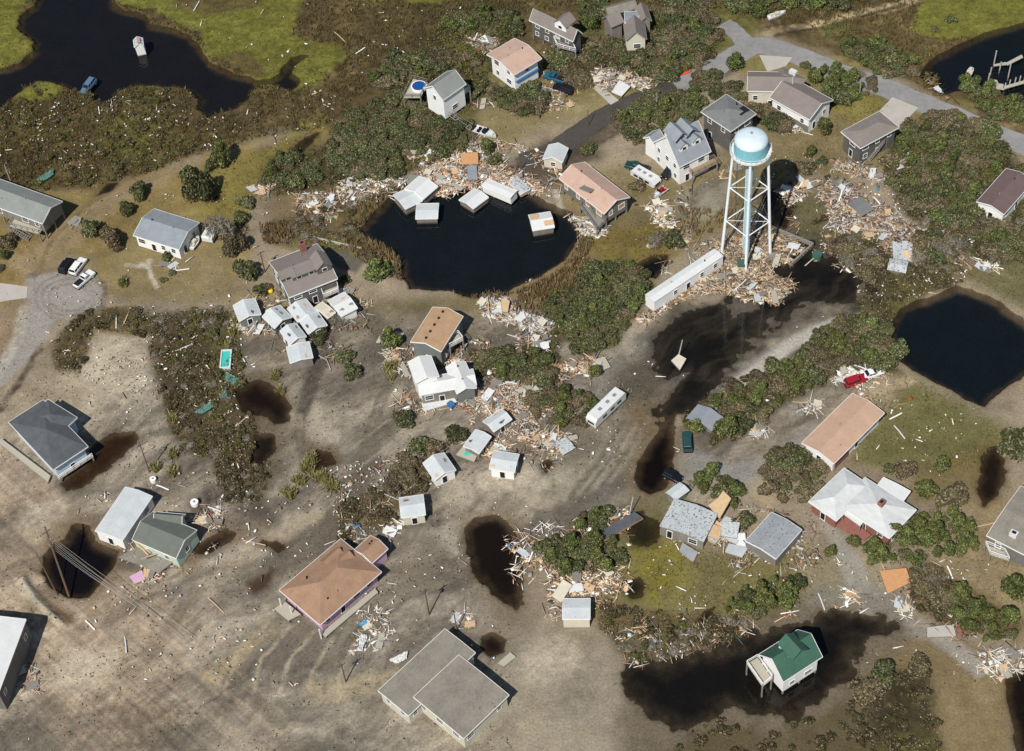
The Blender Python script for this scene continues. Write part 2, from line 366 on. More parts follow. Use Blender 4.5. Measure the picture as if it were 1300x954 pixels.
region([(1100, 820), (1200, 800), (1290, 840), (1300, 1100), (1080, 1100), (1090, 860)], (120, 104, 72), 3, 3, .9)
# sand and mud of the south west
region([(-400, 500), (60, 520), (220, 560), (330, 640), (300, 800), (360, 1100), (-400, 1100)], (150, 136, 113), 6, 8, .8)
region([(-300, 540), (0, 560), (70, 640), (180, 730), (330, 860), (420, 1000), (100, 1000), (20, 850), (-30, 800), (-300, 700)], (158, 137, 108), 3, 4, .9)
region([(80, 430), (130, 420), (200, 460), (225, 520), (190, 560), (140, 545), (100, 520), (60, 480)], (160, 146, 122), 5, 6, .8)
region([(-400, 395), (35, 385), (40, 420), (10, 480), (-400, 620)], (128, 110, 86), 3, 2, .9)
region([(330, 430), (480, 400), (520, 540), (640, 600), (600, 760), (400, 700), (330, 600), (390, 520)], (136, 124, 104), 6, 8, .7)
region([(560, 590), (660, 600), (800, 510), (820, 600), (760, 660), (640, 680), (560, 640)], (152, 138, 114), 5, 6, .7)
region([(960, 600), (1010, 560), (1060, 520), (1085, 490), (1160, 480), (1120, 510), (1030, 590), (985, 640), (960, 650)], (158, 140, 110), 2, 2, .85)
region([(350, 760), (560, 780), (620, 850), (600, 1100), (200, 1100), (220, 830)], (150, 138, 116), 5, 6, .7)
region([(655, 800), (780, 810), (800, 870), (800, 1100), (620, 1100), (640, 850)], (146, 136, 118), 4, 4, .8)
# light and dark streaks
mud = region([(200, 400), (480, 400), (820, 400), (1130, 390), (1100, 520), (860, 660), (640, 700), (640, 820), (560, 1100), (-300, 1100), (-300, 560), (100, 540)], None, 8, 4)
d1 = 1+mud*(.34*S1+.24*S2+.75*S4)+.16*N1+.14*N2+.08*NF+.16*N3; col *= np.clip(d1, .35, 1.8)[:, None]; _g = col.mean(1, keepdims=True); col[:] = col*(1-.18*mud[:, None])+_g*.25*mud[:, None]; col *= (1-.22*mud)[:, None]
def tint(m, c): col[:] = col*(1-m[:, None])+np.array(lin(c))*m[:, None]
tint(mud*sm(-S4*1.6+.5*S1, .15, .8)*.6, (100, 93, 82)); tint(mud*sm(S4*1.4+.5*S2, .2, .9)*.45, (172, 160, 138)); tint((1-brushy)*(1-mud)*sm(N1+.5*N2, .25, .8)*.35, (150, 136, 104)); tint((1-mud)*sm(-N1-.6*N2, .25, .9)*.3, (92, 84, 58)); col *= np.clip(1+mud*(.16*NF+.12*streak(FLOW+.5, 1.6, .35, 3, 51)+.20*fbm(X, Y, 6, 4, 61)), .5, 1.5)[:, None]
trk = region([(-300, 560), (0, 560), (70, 650), (180, 750), (330, 880), (420, 1100), (60, 1100), (-20, 850), (-300, 700)], None, 3, 2)
col *= np.clip(1+trk*.42*S3, .5, 1.5)[:, None]; H += trk*.015*S3
# earth scarps, washed channels and sand banks
def bank(pts, h, c=None, soft=1.0, amp=.6):
    m = region(pts, c, soft, amp); H[:] = H+m*h
bank([(25, 735), (32, 733), (50, 760), (68, 778), (82, 792), (84, 797), (70, 790), (45, 770), (30, 750)], 1.3, (168, 160, 140), .9, .5)
region([(52, 752), (62, 762), (90, 775), (98, 785), (95, 795), (84, 796), (66, 778)], (96, 74, 50), 1, .8, .9)
# --- asphalt under thin sand
ROADW = region([(35, 350), (60, 345), (90, 342), (120, 350), (133, 368), (128, 388), (105, 400), (75, 405), (60, 425), (40, 455), (10, 485), (-60, 540), (-60, 515), (5, 460), (25, 430), (35, 400), (33, 372)], (146, 140, 132), .8, .6, .9)
H *= 1-.8*ROADW
RDM = region([(880, 92), (925, 68), (930, 45), (912, 28), (930, 24), (950, 45), (1000, 55), (1060, 78), (1130, 102), (1200, 128), (1300, 168), (1500, 250), (1500, 290), (1300, 198), (1200, 158), (1120, 124), (1060, 104), (1000, 76), (960, 68), (900, 105)], (122, 108, 80), 1.6, 1.6)
H *= 1-RDM
region([(845, 590), (870, 570), (930, 590), (985, 575), (1010, 550), (1030, 540), (1025, 560), (1000, 590), (960, 610), (900, 615), (860, 612)], (136, 133, 126), 1.5, 1.5, .8)
region([(1035, 655), (1055, 660), (1085, 700), (1105, 745), (1150, 782), (1200, 800), (1265, 850), (1240, 860), (1180, 812), (1120, 800), (1080, 765), (1060, 700)], (148, 142, 130), .8, .8, .9)
region([(1040, 745), (1130, 745), (1165, 790), (1120, 790), (1060, 770), (1000, 780)], (128, 124, 112), 1.5, 1.5, .8)
region([(890, 505), (950, 460), (1010, 425), (1060, 402), (1100, 398), (1125, 408), (1122, 418), (1090, 408), (1050, 415), (1010, 435), (960, 468), (915, 510)], (156, 150, 138), .9, .7, .95)
region([(760, 470), (820, 420), (840, 440), (800, 490), (745, 530), (740, 510)], (134, 130, 120), 2, 2, .7)
region([(600, 235), (640, 200), (680, 190), (720, 200), (700, 240), (690, 260), (660, 245)], (128, 118, 100), 2, 2, .7)
region([(860, 220), (905, 205), (860, 235)], (120, 112, 96), 2, 2, .6)
region([(396, 304), (460, 318), (463, 332), (452, 347), (432, 342), (410, 330)], (90, 87, 76), .8, .3, .95)
# painted-on-the-ground history: tyre tracks, dune crest, washed channels, a painted lane sheen

def track(pts, c, w=1.0, k=.6):
    p = np.array([W(x, y)[:2] for x, y in pts]); lo = p.min(0)-6; hi = p.max(0)+6; s_ = np.where((X > lo[0]) & (X < hi[0]) & (Y > lo[1]) & (Y < hi[1]))[0]
    d = np.full(len(s_), 1e9); x = X[s_]+.5*N2[s_]; y = Y[s_]+.5*N1[s_]
    for i in range(len(p)-1):
        e = p[i+1]-p[i]; t = np.clip(((x-p[i][0])*e[0]+(y-p[i][1])*e[1])/(e@e), 0, 1); d = np.minimum(d, np.hypot(x-p[i][0]-e[0]*t, y-p[i][1]-e[1]*t))
    m = np.zeros(len(P)); m[s_] = (1-sm(d, w*.3, w*1.2))*k*(.65+.5*NF[s_]); m = np.clip(m*1.45, 0, .95); tint(m, c); H[:] = H-m*.05
track([(468, 400), (500, 445), (530, 470), (520, 510), (470, 570), (450, 640), (390, 700), (330, 740)], (86, 78, 66), 2.6, .6)
track([(400, 470), (385, 510), (380, 550), (395, 600), (440, 630)], (84, 77, 67), 1.8, .6)
track([(505, 470), (480, 530), (470, 590), (430, 660), (350, 720)], (100, 92, 80), 1.0, .6)
track([(495, 478), (470, 530), (458, 590), (418, 655), (335, 712)], (100, 92, 80), .6, .7)
track([(420, 420), (412, 450), (396, 480), (388, 520)], (72, 66, 60), 1.8, .7)
for o in range(5): track([(640+o*9, 700+o*2), (690+o*8, 668+o*3), (760+o*6, 620), (800+o*4, 560), (830+o*5, 520), (880+o*5, 480)], (104-o*4, 97-o*4, 86-o*4), .5+.12*o, .65)
track([(660, 690), (720, 655), (790, 610)], (96, 92, 84), 3.2, .6); track([(690, 610), (740, 600), (790, 570)], (168, 158, 136), 4.5, .5); track([(640, 610), (690, 640), (740, 620)], (164, 152, 130), 2.0, .5)
track([(250, 640), (300, 610), (300, 570)], (64, 56, 52), 2.6, .75); track([(285, 600), (310, 640), (345, 660)], (70, 62, 56), 2.4, .6)
track([(345, 755), (420, 850), (480, 900)], (112, 104, 90), 2.2, .5); track([(245, 760), (320, 700), (400, 655)], (168, 154, 128), 2.2, .5); track([(250, 750), (190, 830)], (92, 84, 72), 2.0, .5)
track([(560, 850), (480, 870), (400, 880)], (170, 154, 122), 3, .5); track([(270, 860), (340, 800)], (164, 148, 116), 2.4, .6)
track([(545, 690), (540, 720), (530, 745)], (96, 92, 84), 2.6, .5); track([(590, 640), (570, 660), (575, 700)], (170, 160, 142), 2, .5)
for o in range(8): track([(-30, 560+o*32), (60, 640+o*30), (160, 735+o*24), (260, 820+o*20), (360, 905+o*16)], (112, 94, 72) if o % 2 else (172, 150, 118), .3+.2*(o % 3), .24)
for q_ in ((150, 470, 6), (165, 495, 4), (110, 470, 3.5), (135, 440, 3), (60, 660, 5), (110, 850, 5), (700, 840, 5), (640, 610, 4)): track([(q_[0]-12, q_[1]+3), (q_[0]+12, q_[1]-4)], (186, 174, 150), q_[2], .55)
for q_ in ((220, 610, 3), (245, 660, 2.5), (420, 700, 3), (300, 740, 2.5), (520, 600, 4), (460, 545, 3), (150, 780, 2.5), (600, 740, 2.5), (730, 640, 3), (350, 830, 3)): track([(q_[0]-10, q_[1]+8), (q_[0]+10, q_[1]-9)], (92, 84, 72), q_[2], .4)
for o in range(9): track([(340+o*14, 790+o*3), (300+o*16, 830+o*4), (285+o*18, 880)], (108, 98, 82) if o % 2 else (172, 158, 132), .5, .45)
for o in range(6): track([(420+o*10, 560+o*8), (470+o*10, 520+o*8), (520+o*12, 500+o*10), (560+o*14, 470+o*22)], (100, 93, 80) if o % 2 else (160, 149, 128), .4, .4)
track([(30, 395), (22, 430), (0, 470), (-30, 510)], (176, 170, 158), 1.6, .6); track([(50, 445), (20, 490), (0, 520)], (68, 58, 48), 1.0, .7)
for rr_ in (22, 30, 38): track([(88+rr_*math.cos(a)*1.15, 378+rr_*math.sin(a)*.8) for a in np.linspace(.3, 5.6, 14)], (112, 106, 98), .45, .5)
track([(36, 350), (60, 343), (92, 340), (122, 350), (136, 368), (130, 390), (105, 404)], (96, 86, 74), .9, .7)
track([(180, 335), (188, 340), (192, 352), (198, 366)], (176, 168, 150), .6, .8); track([(160, 336), (188, 340), (190, 330)], (170, 162, 144), .6, .7)
track([(60, 345), (85, 300), (120, 270), (160, 240), (230, 210)], (122, 106, 80), 1.6, .6); track([(45, 350), (70, 300), (110, 262), (150, 236)], (108, 92, 66), .8, .6)
track([(975, 42), (1030, 34), (1080, 20), (1140, 8), (1180, -10)], (168, 150, 118), 1.6, .8); track([(985, 45), (1040, 36), (1090, 22), (1150, 6)], (60, 48, 36), .7, .9)
track([(905, 500), (960, 462), (1010, 430), (1060, 408), (1105, 403)], (166, 160, 148), 1.3, .8); track([(1070, 520), (1110, 498), (1160, 486)], (170, 152, 122), 1.0, .6)
track([(610, 212), (640, 205), (655, 215)], (160, 152, 136), 2.0, .6); track([(690, 225), (705, 245), (712, 262)], (176, 170, 156), .9, .8)
track([(925, 82), (890, 100), (850, 116), (800, 134), (760, 156), (720, 180), (690, 198), (655, 210)], (72, 66, 60), 2.8, .62); track([(700, 190), (750, 158), (800, 130), (850, 112)], (112, 106, 96), .5, .5); track([(870, 275), (890, 240), (912, 228)], (92, 86, 72), 1.6, .6); track([(700, 205), (760, 180), (830, 140), (900, 100)], (58, 50, 42), 1.8, .6)  # thin grey line along the dark lane paints in a wet sheen
for o in range(7): track([(905-o*8, 420+o*9), (868-o*8, 460+o*8), (838-o*9, 505+o*5), (808-o*9, 560+o*4), (775-o*10, 610+o*4)], (76, 70, 60) if o % 2 else (150, 140, 122), .7+.15*(o % 3), .55)
# --- brushy zones darken the soil to litter
BRUSH = {}
def brush(key, pts, c=(84, 72, 48), soft=1.5, amp=1.5, k=.95):
    BRUSH[key] = pts; m = region(pts, tuple(v*.84 for v in c), soft, amp, k); brushy[:] = np.maximum(brushy, m)
brush('west', [(200, 400), (290, 392), (302, 430), (312, 480), (322, 530), (335, 560), (330, 600), (290, 590), (235, 572), (212, 540), (205, 500), (190, 440)])
brush('westrow', [(62, 440), (100, 400), (150, 390), (200, 400), (200, 430), (120, 420), (100, 480), (70, 470)], (96, 84, 52))
brush('westshore', [(0, 110), (60, 100), (110, 120), (150, 112), (240, 115), (255, 150), (300, 150), (330, 130), (340, 150), (260, 190), (200, 215), (120, 240), (-300, 250), (-300, 130)], (92, 78, 50))
brush('neck', [(270, 560), (340, 560), (345, 600), (330, 640), (290, 640), (270, 600)], (98, 86, 66))
brush('pondwest', [(430, 255), (480, 245), (505, 235), (480, 262), (455, 292), (470, 312), (505, 335), (510, 360), (475, 330), (440, 318), (340, 310), (330, 290)], (110, 94, 66))
brush('lots', [(430, 640), (500, 610), (540, 570), (560, 600), (520, 640), (500, 660), (460, 690), (430, 700)], (112, 98, 72))
brush('southmid', [(760, 765), (860, 780), (950, 790), (960, 800), (880, 838), (830, 850), (790, 830), (760, 800)], (112, 98, 66))
brush('southeast', [(1100, 870), (1130, 850), (1180, 850), (1200, 1000), (1080, 1000)], (70, 64, 42))
brush('eastwood', [(1130, 180), (1180, 145), (1260, 160), (1300, 215), (1300, 330), (1240, 330), (1200, 300), (1150, 275), (1125, 225)], (76, 72, 46))
brush('eastpond', [(1110, 350), (1180, 330), (1215, 360), (1150, 385), (1135, 420), (1100, 400), (1080, 385)], (90, 80, 54))
brush('towersouth', [(1060, 310), (1110, 300), (1145, 340), (1110, 370), (1070, 345)], (70, 66, 42))
brush('hedge', [(1000, 465), (1020, 440), (1050, 415), (1090, 405), (1120, 410), (1140, 440), (1140, 475), (1100, 468), (1060, 472), (1040, 490), (1000, 512), (960, 540), (930, 560), (900, 568), (900, 545), (870, 545), (868, 525), (900, 500), (950, 480)], (80, 72, 46))
brush('centre', [(690, 385), (720, 370), (745, 345), (790, 335), (825, 350), (830, 370), (815, 390), (800, 410), (785, 440), (740, 455), (720, 430), (690, 440), (600, 450), (600, 480), (700, 490), (720, 470), (690, 410)], (78, 70, 44))
brush('northmid', [(690, 75), (800, 50), (840, 5), (900, 5), (915, 40), (905, 78), (850, 105), (810, 95), (760, 85), (745, 110), (705, 100)], (84, 74, 48))
brush('northwood', [(330, 225), (345, 200), (412, 185), (440, 150), (500, 120), (560, 30), (650, 20), (660, 45), (620, 100), (600, 150), (605, 175), (560, 205), (500, 225), (430, 240), (350, 250)], (86, 76, 50))
brush('lane', [(1150, 725), (1180, 715), (1230, 750), (1300, 790), (1290, 815), (1200, 795), (1160, 770)], (104, 88, 60))
# green marsh
GREEN = [[(-400, -300), (70, -40), (28, 12), (25, 40), (45, 60), (30, 75), (0, 88), (-400, 160)],
         [(130, -30), (400, -30), (382, 10), (370, 45), (390, 54), (433, 55), (440, 75), (400, 105), (375, 115), (330, 108), (290, 80), (262, 70), (253, 40), (225, 30), (190, 12), (150, 5)],
         [(1180, -40), (1600, -60), (1600, 10), (1310, 28), (1255, 45), (1200, 50), (1160, 40)], [(505, -20), (570, -20), (560, 5), (515, 6)],
         [(10, 118), (60, 102), (80, 105), (70, 125), (20, 132)]]
nm = np.clip(brushy, 0, 1); tint(nm*sm(N1+.5*N3, .05, .6)*.7, (92, 92, 46)); tint(nm*sm(-N1+.6*N2, .15, .7)*.75, (56, 48, 33)); tint(nm*sm(N2-.4*N3, .3, .8)*.5, (128, 110, 78))
for g in GREEN: region(g, (106, 105, 46), 1, 1.2, .97)
for g in ([(215, -5), (345, -20), (330, 12), (265, 20), (225, 12)], [(270, 78), (300, 62), (325, 70), (345, 95), (325, 100), (290, 90)]):
    brushy = np.maximum(brushy, region(g, (92, 80, 48), 1, 1.2, .95))
col *= np.clip(1+brushy*(.30*NF+.28*N2+.2*N1), .3, 1.8)[:, None]
H += brushy*(.28*np.abs(N2)+.22*NF*.8)
# --- wet ground and water: basins cut below the water level (-0.25)
WATER_Z = -.25
wet = np.zeros(len(P))
def basin(pts, depth=1.2, soft=1.6, amp=1.0, c=(20, 18, 15), shore=(84, 66, 44)):
    global wet
    if shore: region(pts, shore, 1.8, amp+.6, .0 if shore is None else .85)
    poly = polyW(pts); lo = poly.min(0)-9; hi = poly.max(0)+9
    w = np.where((X > lo[0]) & (X < hi[0]) & (Y > lo[1]) & (Y < hi[1]))[0]
    q = sdist(P[w], poly)+amp*(N2[w]*.8+N1[w]*.7+NF[w]*.25); m = np.zeros(len(P)); m[w] = sm(q, -soft*.7, soft*.7); k = np.zeros(len(P)); k[w] = sm(q, -soft*.6, soft*1.5+.3)*.98
    col[:] = col*(1-k[:, None])+np.array(lin(c))*k[:, None]
    H[:] = H*(1-m)+m*(-depth); wet = np.maximum(wet, m)
def damp(pts, c=(82, 70, 54), soft=2.5, amp=3, k=.85, z=-.1):
    global wet
    m = region(pts, c, soft, amp, k); H[:] = H+m*z; wet = np.maximum(wet, m*.8)
damp([(800, 440), (850, 395), (940, 370), (975, 290), (1030, 295), (1110, 330), (1120, 365), (1085, 395), (1040, 405), (980, 440), (930, 480), (880, 520), (850, 520), (800, 520), (770, 500)], (66, 59, 48), 3.5, 4, .9, -.09)
damp([(690, 560), (760, 500), (800, 440), (850, 400), (850, 470), (830, 520), (790, 560), (740, 600)], (94, 86, 72), 4, 5, .6, -.02)
damp([(905, 530), (960, 478), (1010, 445), (1060, 420), (1100, 412), (1090, 402), (1050, 412), (1000, 440), (940, 490), (895, 520)], (50, 44, 36), 1.2, 1, .85, -.1)
bank([(905, 512), (930, 488), (960, 466), (1010, 430), (1055, 408), (1095, 401), (1120, 404), (1124, 412), (1095, 408), (1058, 415), (1015, 438), (965, 474), (930, 502)], .22, (170, 164, 152), .8, .6)
damp([(640, 215), (680, 185), (720, 170), (780, 140), (850, 110), (900, 88), (930, 70), (940, 85), (900, 105), (850, 125), (800, 140), (770, 170), (760, 200), (740, 210), (700, 240)], (70, 61, 50), 2, 2, .85, -.06)
damp([(220, 700), (265, 670), (300, 660), (340, 670), (280, 700), (240, 725)], (112, 92, 68), 3, 3, .8)
damp([(285, 470), (350, 470), (385, 530), (360, 600), (320, 620), (290, 560)], (86, 74, 56), 3, 3, .8)
damp([(50, 680), (100, 650), (160, 690), (160, 720), (120, 770), (60, 760)], (112, 96, 74), 2.5, 2.5, .8)
damp([(570, 650), (660, 640), (680, 720), (670, 800), (640, 800), (590, 730)], (110, 96, 74), 2.5, 2, .7)
damp([(800, 510), (870, 510), (865, 600), (820, 640), (795, 620)], (108, 92, 66), 2.5, 2, .75)
damp([(390, 560), (420, 565), (430, 590), (400, 610), (380, 590)], (92, 78, 60), 2, 2, .8)
damp([(790, 810), (900, 800), (1010, 765), (1060, 760), (1130, 770), (1165, 800), (1120, 860), (1060, 1000), (780, 1000)], (96, 86, 70), 3, 3, .8)
damp([(540, 690), (560, 700), (550, 745), (520, 750), (505, 720)], (116, 104, 86), 4, 2, .7, -.03)
damp([(315, 740), (345, 715), (360, 720), (340, 745), (320, 755)], (66, 46, 32), 1, 1.2, .9)
basin([(60, -60), (140, -60), (145, 5), (160, 12), (185, 18), (190, 30), (215, 35), (240, 45), (252, 60), (262, 80), (280, 85), (305, 95), (325, 100), (345, 98), (360, 85), (368, 72), (382, 67), (391, 70), (376, 82), (372, 92), (379, 103), (370, 116), (356, 110), (345, 105), (325, 108), (315, 125), (300, 135), (285, 140), (265, 147), (252, 140), (252, 125), (240, 114), (215, 109), (195, 105), (175, 106), (150, 113), (145, 120), (132, 130), (118, 126), (115, 116), (90, 112), (70, 102), (50, 100), (30, 110), (15, 125), (0, 136), (-500, 200), (-500, 140), (0, 88), (25, 79), (45, 63), (45, 52), (25, 40), (25, 18), (45, 5)], 1.3, .9, 1.1, (33, 36, 43), (96, 80, 46))  # large ponds: bluish bottom colour paints in sky reflection and haze
basin([(458, 290), (480, 265), (500, 245), (525, 228), (560, 225), (620, 228), (660, 237), (690, 255), (722, 270), (740, 290), (735, 300), (715, 330), (690, 345), (655, 362), (640, 372), (600, 376), (575, 368), (520, 364), (510, 350), (512, 330), (490, 315), (465, 300)], 1.3, .9, .8, (28, 38, 45))
basin([(1135, 405), (1150, 390), (1185, 375), (1215, 362), (1228, 366), (1265, 382), (1310, 412), (1420, 450), (1420, 500), (1310, 470), (1290, 482), (1265, 500), (1250, 516), (1225, 505), (1200, 490), (1165, 472), (1145, 457), (1134, 430)], 1.3, .9, .7, (22, 36, 46))
basin([(1168, 92), (1190, 70), (1215, 58), (1250, 42), (1310, 25), (1500, -30), (1500, 150), (1310, 122), (1290, 126), (1262, 112), (1250, 108), (1225, 112), (1200, 118), (1180, 108)], 1.3, .9, .7, (24, 36, 46))
basin([(846, 530), (856, 524), (856, 550), (852, 580), (853, 600), (838, 618), (825, 624), (810, 616), (808, 605), (812, 585), (824, 562), (836, 545)], .9, 1.2, .9, (22, 12, 8))
basin([(588, 668), (600, 658), (630, 652), (645, 665), (655, 690), (664, 720), (664, 765), (655, 772), (640, 765), (612, 742), (598, 722), (590, 700)], .9, 1.3, 1.0, (34, 26, 18))
basin([(612, 808), (625, 803), (641, 812), (640, 828), (622, 832), (610, 822)], .7, 1, .5, (44, 24, 16))
basin([(298, 495), (325, 483), (350, 494), (368, 516), (370, 535), (350, 538), (330, 525), (310, 520)], .7, 1.6, 1.0, (38, 26, 18))
basin([(322, 550), (350, 548), (352, 570), (335, 590), (318, 590)], .6, 1, .9, (44, 36, 28))
basin([(398, 572), (415, 572), (423, 588), (408, 598), (396, 588)], .55, 1.6, 1.0, (50, 34, 26))
basin([(55, 705), (68, 690), (84, 685), (95, 668), (112, 668), (118, 688), (150, 700), (146, 715), (130, 735), (112, 757), (88, 757), (66, 745), (54, 725)], 1.0, 1.0, .6, (22, 18, 22))
basin([(245, 698), (262, 682), (285, 668), (304, 672), (292, 688), (262, 706)], .6, 1.4, 1.0, (52, 34, 20))
basin([(78, 612), (105, 590), (120, 565), (145, 548), (176, 544), (168, 566), (145, 588), (105, 617), (85, 622)], .6, 1.6, 1.1, (66, 44, 24))
basin([(935, 372), (975, 352), (990, 300), (1030, 305), (1062, 325), (1110, 338), (1112, 368), (1070, 388), (1020, 398), (985, 414), (955, 444), (925, 470), (900, 500), (865, 530), (842, 545), (828, 560), (836, 520), (850, 490), (832, 470), (826, 448), (850, 414), (895, 390)], .40, 3.6, 3.6, (34, 33, 31), (68, 64, 55))
_m = region([(830, 440), (900, 385), (975, 350), (1110, 335), (1112, 368), (1020, 400), (955, 445), (900, 505), (840, 545)], None, 3, 2)
col += (_m*np.clip(S1*.8+S4*1.1+.15*N2, 0, .8))[:, None]*np.array([.085, .07, .05]); H += _m*.22*np.clip(S4*1.5+S1*.4, 0, 1)
_m = region([(795, 842), (900, 815), (1010, 785), (1120, 775), (1120, 806), (1060, 890), (900, 920), (800, 880)], None, 3, 2)
col += (_m*np.clip(S2*.5+S4+.2*N2, 0, .8))[:, None]*np.array([.06, .05, .04])
basin([(965, 245), (1005, 228), (1010, 260), (1000, 290), (975, 285)], .35, 1.5, 1.5, (30, 30, 24))
basin([(795, 842), (850, 842), (900, 824), (955, 804), (1010, 790), (1045, 776), (1085, 766), (1120, 778), (1134, 792), (1120, 806), (1085, 822), (1074, 850), (1050, 885), (1000, 912), (930, 900), (870, 930), (830, 905), (800, 880)], .55, 2.6, 2.6, (30, 28, 26), (70, 62, 50))
brushy = np.maximum(brushy, region([(840, 960), (900, 915), (1000, 925), (1080, 880), (1120, 960), (1100, 1100), (820, 1100)], (86, 76, 52), 2, 3, .9))
basin([(1278, 862), (1310, 835), (1400, 830), (1400, 960), (1290, 960)], .7, 1, .6, (34, 26, 18))
basin([(1247, 572), (1270, 562), (1276, 600), (1268, 630), (1250, 640), (1240, 620), (1243, 598)], .5, 1, 1.0, (44, 34, 24))
basin([(808, 334), (830, 322), (848, 322), (848, 340), (832, 354), (812, 346)], .6, 1, .8, (24, 28, 32))
basin([(370, 188), (386, 172), (404, 168), (398, 180), (382, 192)], .4, 1.4, 1.0, (50, 46, 42))
basin([(120, 249), (138, 232), (150, 231), (140, 243)], .4, .9, .6, (34, 32, 36))
basin([(884, 786), (894, 774), (912, 764), (906, 780), (890, 792)], .4, 1, .8, (46, 40, 30))
basin([(722, 178), (735, 172), (738, 180), (726, 186)], .5, .9, .6, (44, 28, 20))
basin([(790, 660), (815, 650), (838, 665), (838, 690), (815, 700), (795, 690)], .32, 1.8, 1.6, (52, 48, 32), (100, 92, 54))
basin([(790, 735), (812, 730), (824, 742), (818, 758), (800, 762), (788, 750)], .4, 1.3, 1.0, (48, 44, 32), (100, 92, 54))
basin([(682, 588), (695, 582), (702, 588), (694, 600)], .45, 1.3, .8, (60, 44, 32))
basin([(325, 690), (330, 680), (365, 690), (355, 705)], .30, 1.5, 1.0, (80, 66, 50))
basin([(270, 250), (278, 245), (280, 252), (272, 256)], .3, .6, .4, (60, 58, 52))
for yy in (0,): pass
_m = region([(898, 512), (930, 482), (962, 460), (1010, 426), (1055, 405), (1098, 399), (1124, 405), (1124, 414), (1095, 410), (1058, 419), (1015, 441), (968, 476), (928, 506), (905, 522)], (168, 162, 150), .7, .5, .95); H[:] = H*(1-_m)+.12*_m; wet *= 1-_m
for rp_ in ([(862, 109), (830, 121), (795, 134), (760, 152), (725, 176), (695, 196), (662, 206)], [(1700, 330), (1500, 262), (1300, 184), (1200, 143), (1125, 112), (1060, 90), (1000, 66), (962, 58), (935, 70), (905, 88), (882, 100), (858, 110)], [(950, 60), (935, 42), (918, 30)]):
    p_ = np.array([W(x, y)[:2] for x, y in rp_]); d_ = np.full(len(P), 1e9)
    for i in range(len(p_)-1):
        e_ = p_[i+1]-p_[i]; t_ = np.clip(((X-p_[i][0])*e_[0]+(Y-p_[i][1])*e_[1])/(e_@e_), 0, 1); d_ = np.minimum(d_, np.hypot(X-p_[i][0]-e_[0]*t_, Y-p_[i][1]-e_[1]*t_))
    k_ = 1-sm(d_, 3.0, 4.6); H[:] = H*(1-k_)-.10*k_; ROADD = np.minimum(globals().get('ROADD', 1e9), d_)
dw = np.abs(H-WATER_Z); H[:] = np.where((dw < .05) & (wet > .02), np.where(H < WATER_Z, WATER_Z-.05, WATER_Z+.03), H)
H[(np.abs(X) > 500) | (Y > 900) | (Y < -300)] = 0
# mesh
nx, ny = len(gx), len(gy)
idx = np.arange(nx*ny).reshape(ny, nx)
Q = np.stack([idx[:-1, :-1], idx[:-1, 1:], idx[1:, 1:], idx[1:, :-1]], -1).reshape(-1, 4)
gm, gn, gb = newmat('ground_soil')
at = gn.nodes.new('ShaderNodeVertexColor'); at.layer_name = 'soil'
tcn = gn.nodes.new('ShaderNodeTexCoord')
def nnoise(scale, det, mn, mxv):
    z = gn.nodes.new('ShaderNodeTexNoise'); z.inputs['Scale'].default_value = scale; z.inputs['Detail'].default_value = det; z.inputs['Roughness'].default_value = .7
    gn.links.new(tcn.outputs['Object'], z.inputs['Vector'])
    q = gn.nodes.new('ShaderNodeMapRange'); q.inputs['From Min'].default_value = .3; q.inputs['From Max'].default_value = .7; q.inputs['To Min'].default_value = mn; q.inputs['To Max'].default_value = mxv
    gn.links.new(z.outputs[0], q.inputs[0]); return z, q.outputs[0]
z1, o1 = nnoise(2.2, 7, .68, 1.32); z2, o2 = nnoise(.22, 5, .82, 1.18)
mm = gn.nodes.new('ShaderNodeMath'); mm.operation = 'MULTIPLY'; gn.links.new(o1, mm.inputs[0]); gn.links.new(o2, mm.inputs[1])
vs = gn.nodes.new('ShaderNodeVectorMath'); vs.operation = 'SCALE'; gn.links.new(at.outputs[0], vs.inputs[0]); gn.links.new(mm.outputs[0], vs.inputs['Scale'])
gn.links.new(vs.outputs[0], gb.inputs['Base Color'])
ar = gn.nodes.new('ShaderNodeAttribute'); ar.attribute_name = 'wetness'
rr = gn.nodes.new('ShaderNodeMapRange'); gn.links.new(ar.outputs['Fac'], rr.inputs[0]); rr.inputs['To Min'].default_value = .95; rr.inputs['To Max'].default_value = .45
gn.links.new(rr.outputs[0], gb.inputs['Roughness']); gb.inputs['Specular IOR Level'].default_value = .2
bp = gn.nodes.new('ShaderNodeBump'); bp.inputs['Strength'].default_value = .9; bp.inputs['Distance'].default_value = .15
gn.links.new(z1.outputs[0], bp.inputs['Height']); gn.links.new(bp.outputs[0], gb.inputs['Normal'])
ground = npmesh('ground', np.column_stack([X, Y, H]), Q, gm, smooth=True); tag(ground, kind='structure')
ca = ground.data.color_attributes.new('soil', 'FLOAT_COLOR', 'POINT')
ca.data.foreach_set('color', np.column_stack([np.clip(col, 0.004, 1), np.ones(len(P))]).astype(np.float32).ravel())
wa = ground.data.attributes.new('wetness', 'FLOAT', 'POINT'); wa.data.foreach_set('value', wet.astype(np.float32))
Hg = H.reshape(ny, nx)
def ghs(pts):
    pts = np.asarray(pts, float); i = np.clip(np.searchsorted(gx, pts[:, 0]), 1, nx-1); j = np.clip(np.searchsorted(gy, pts[:, 1]), 1, ny-1)
    return Hg[j, i]
def gh(x, y): return float(ghs([(x, y)])[0])
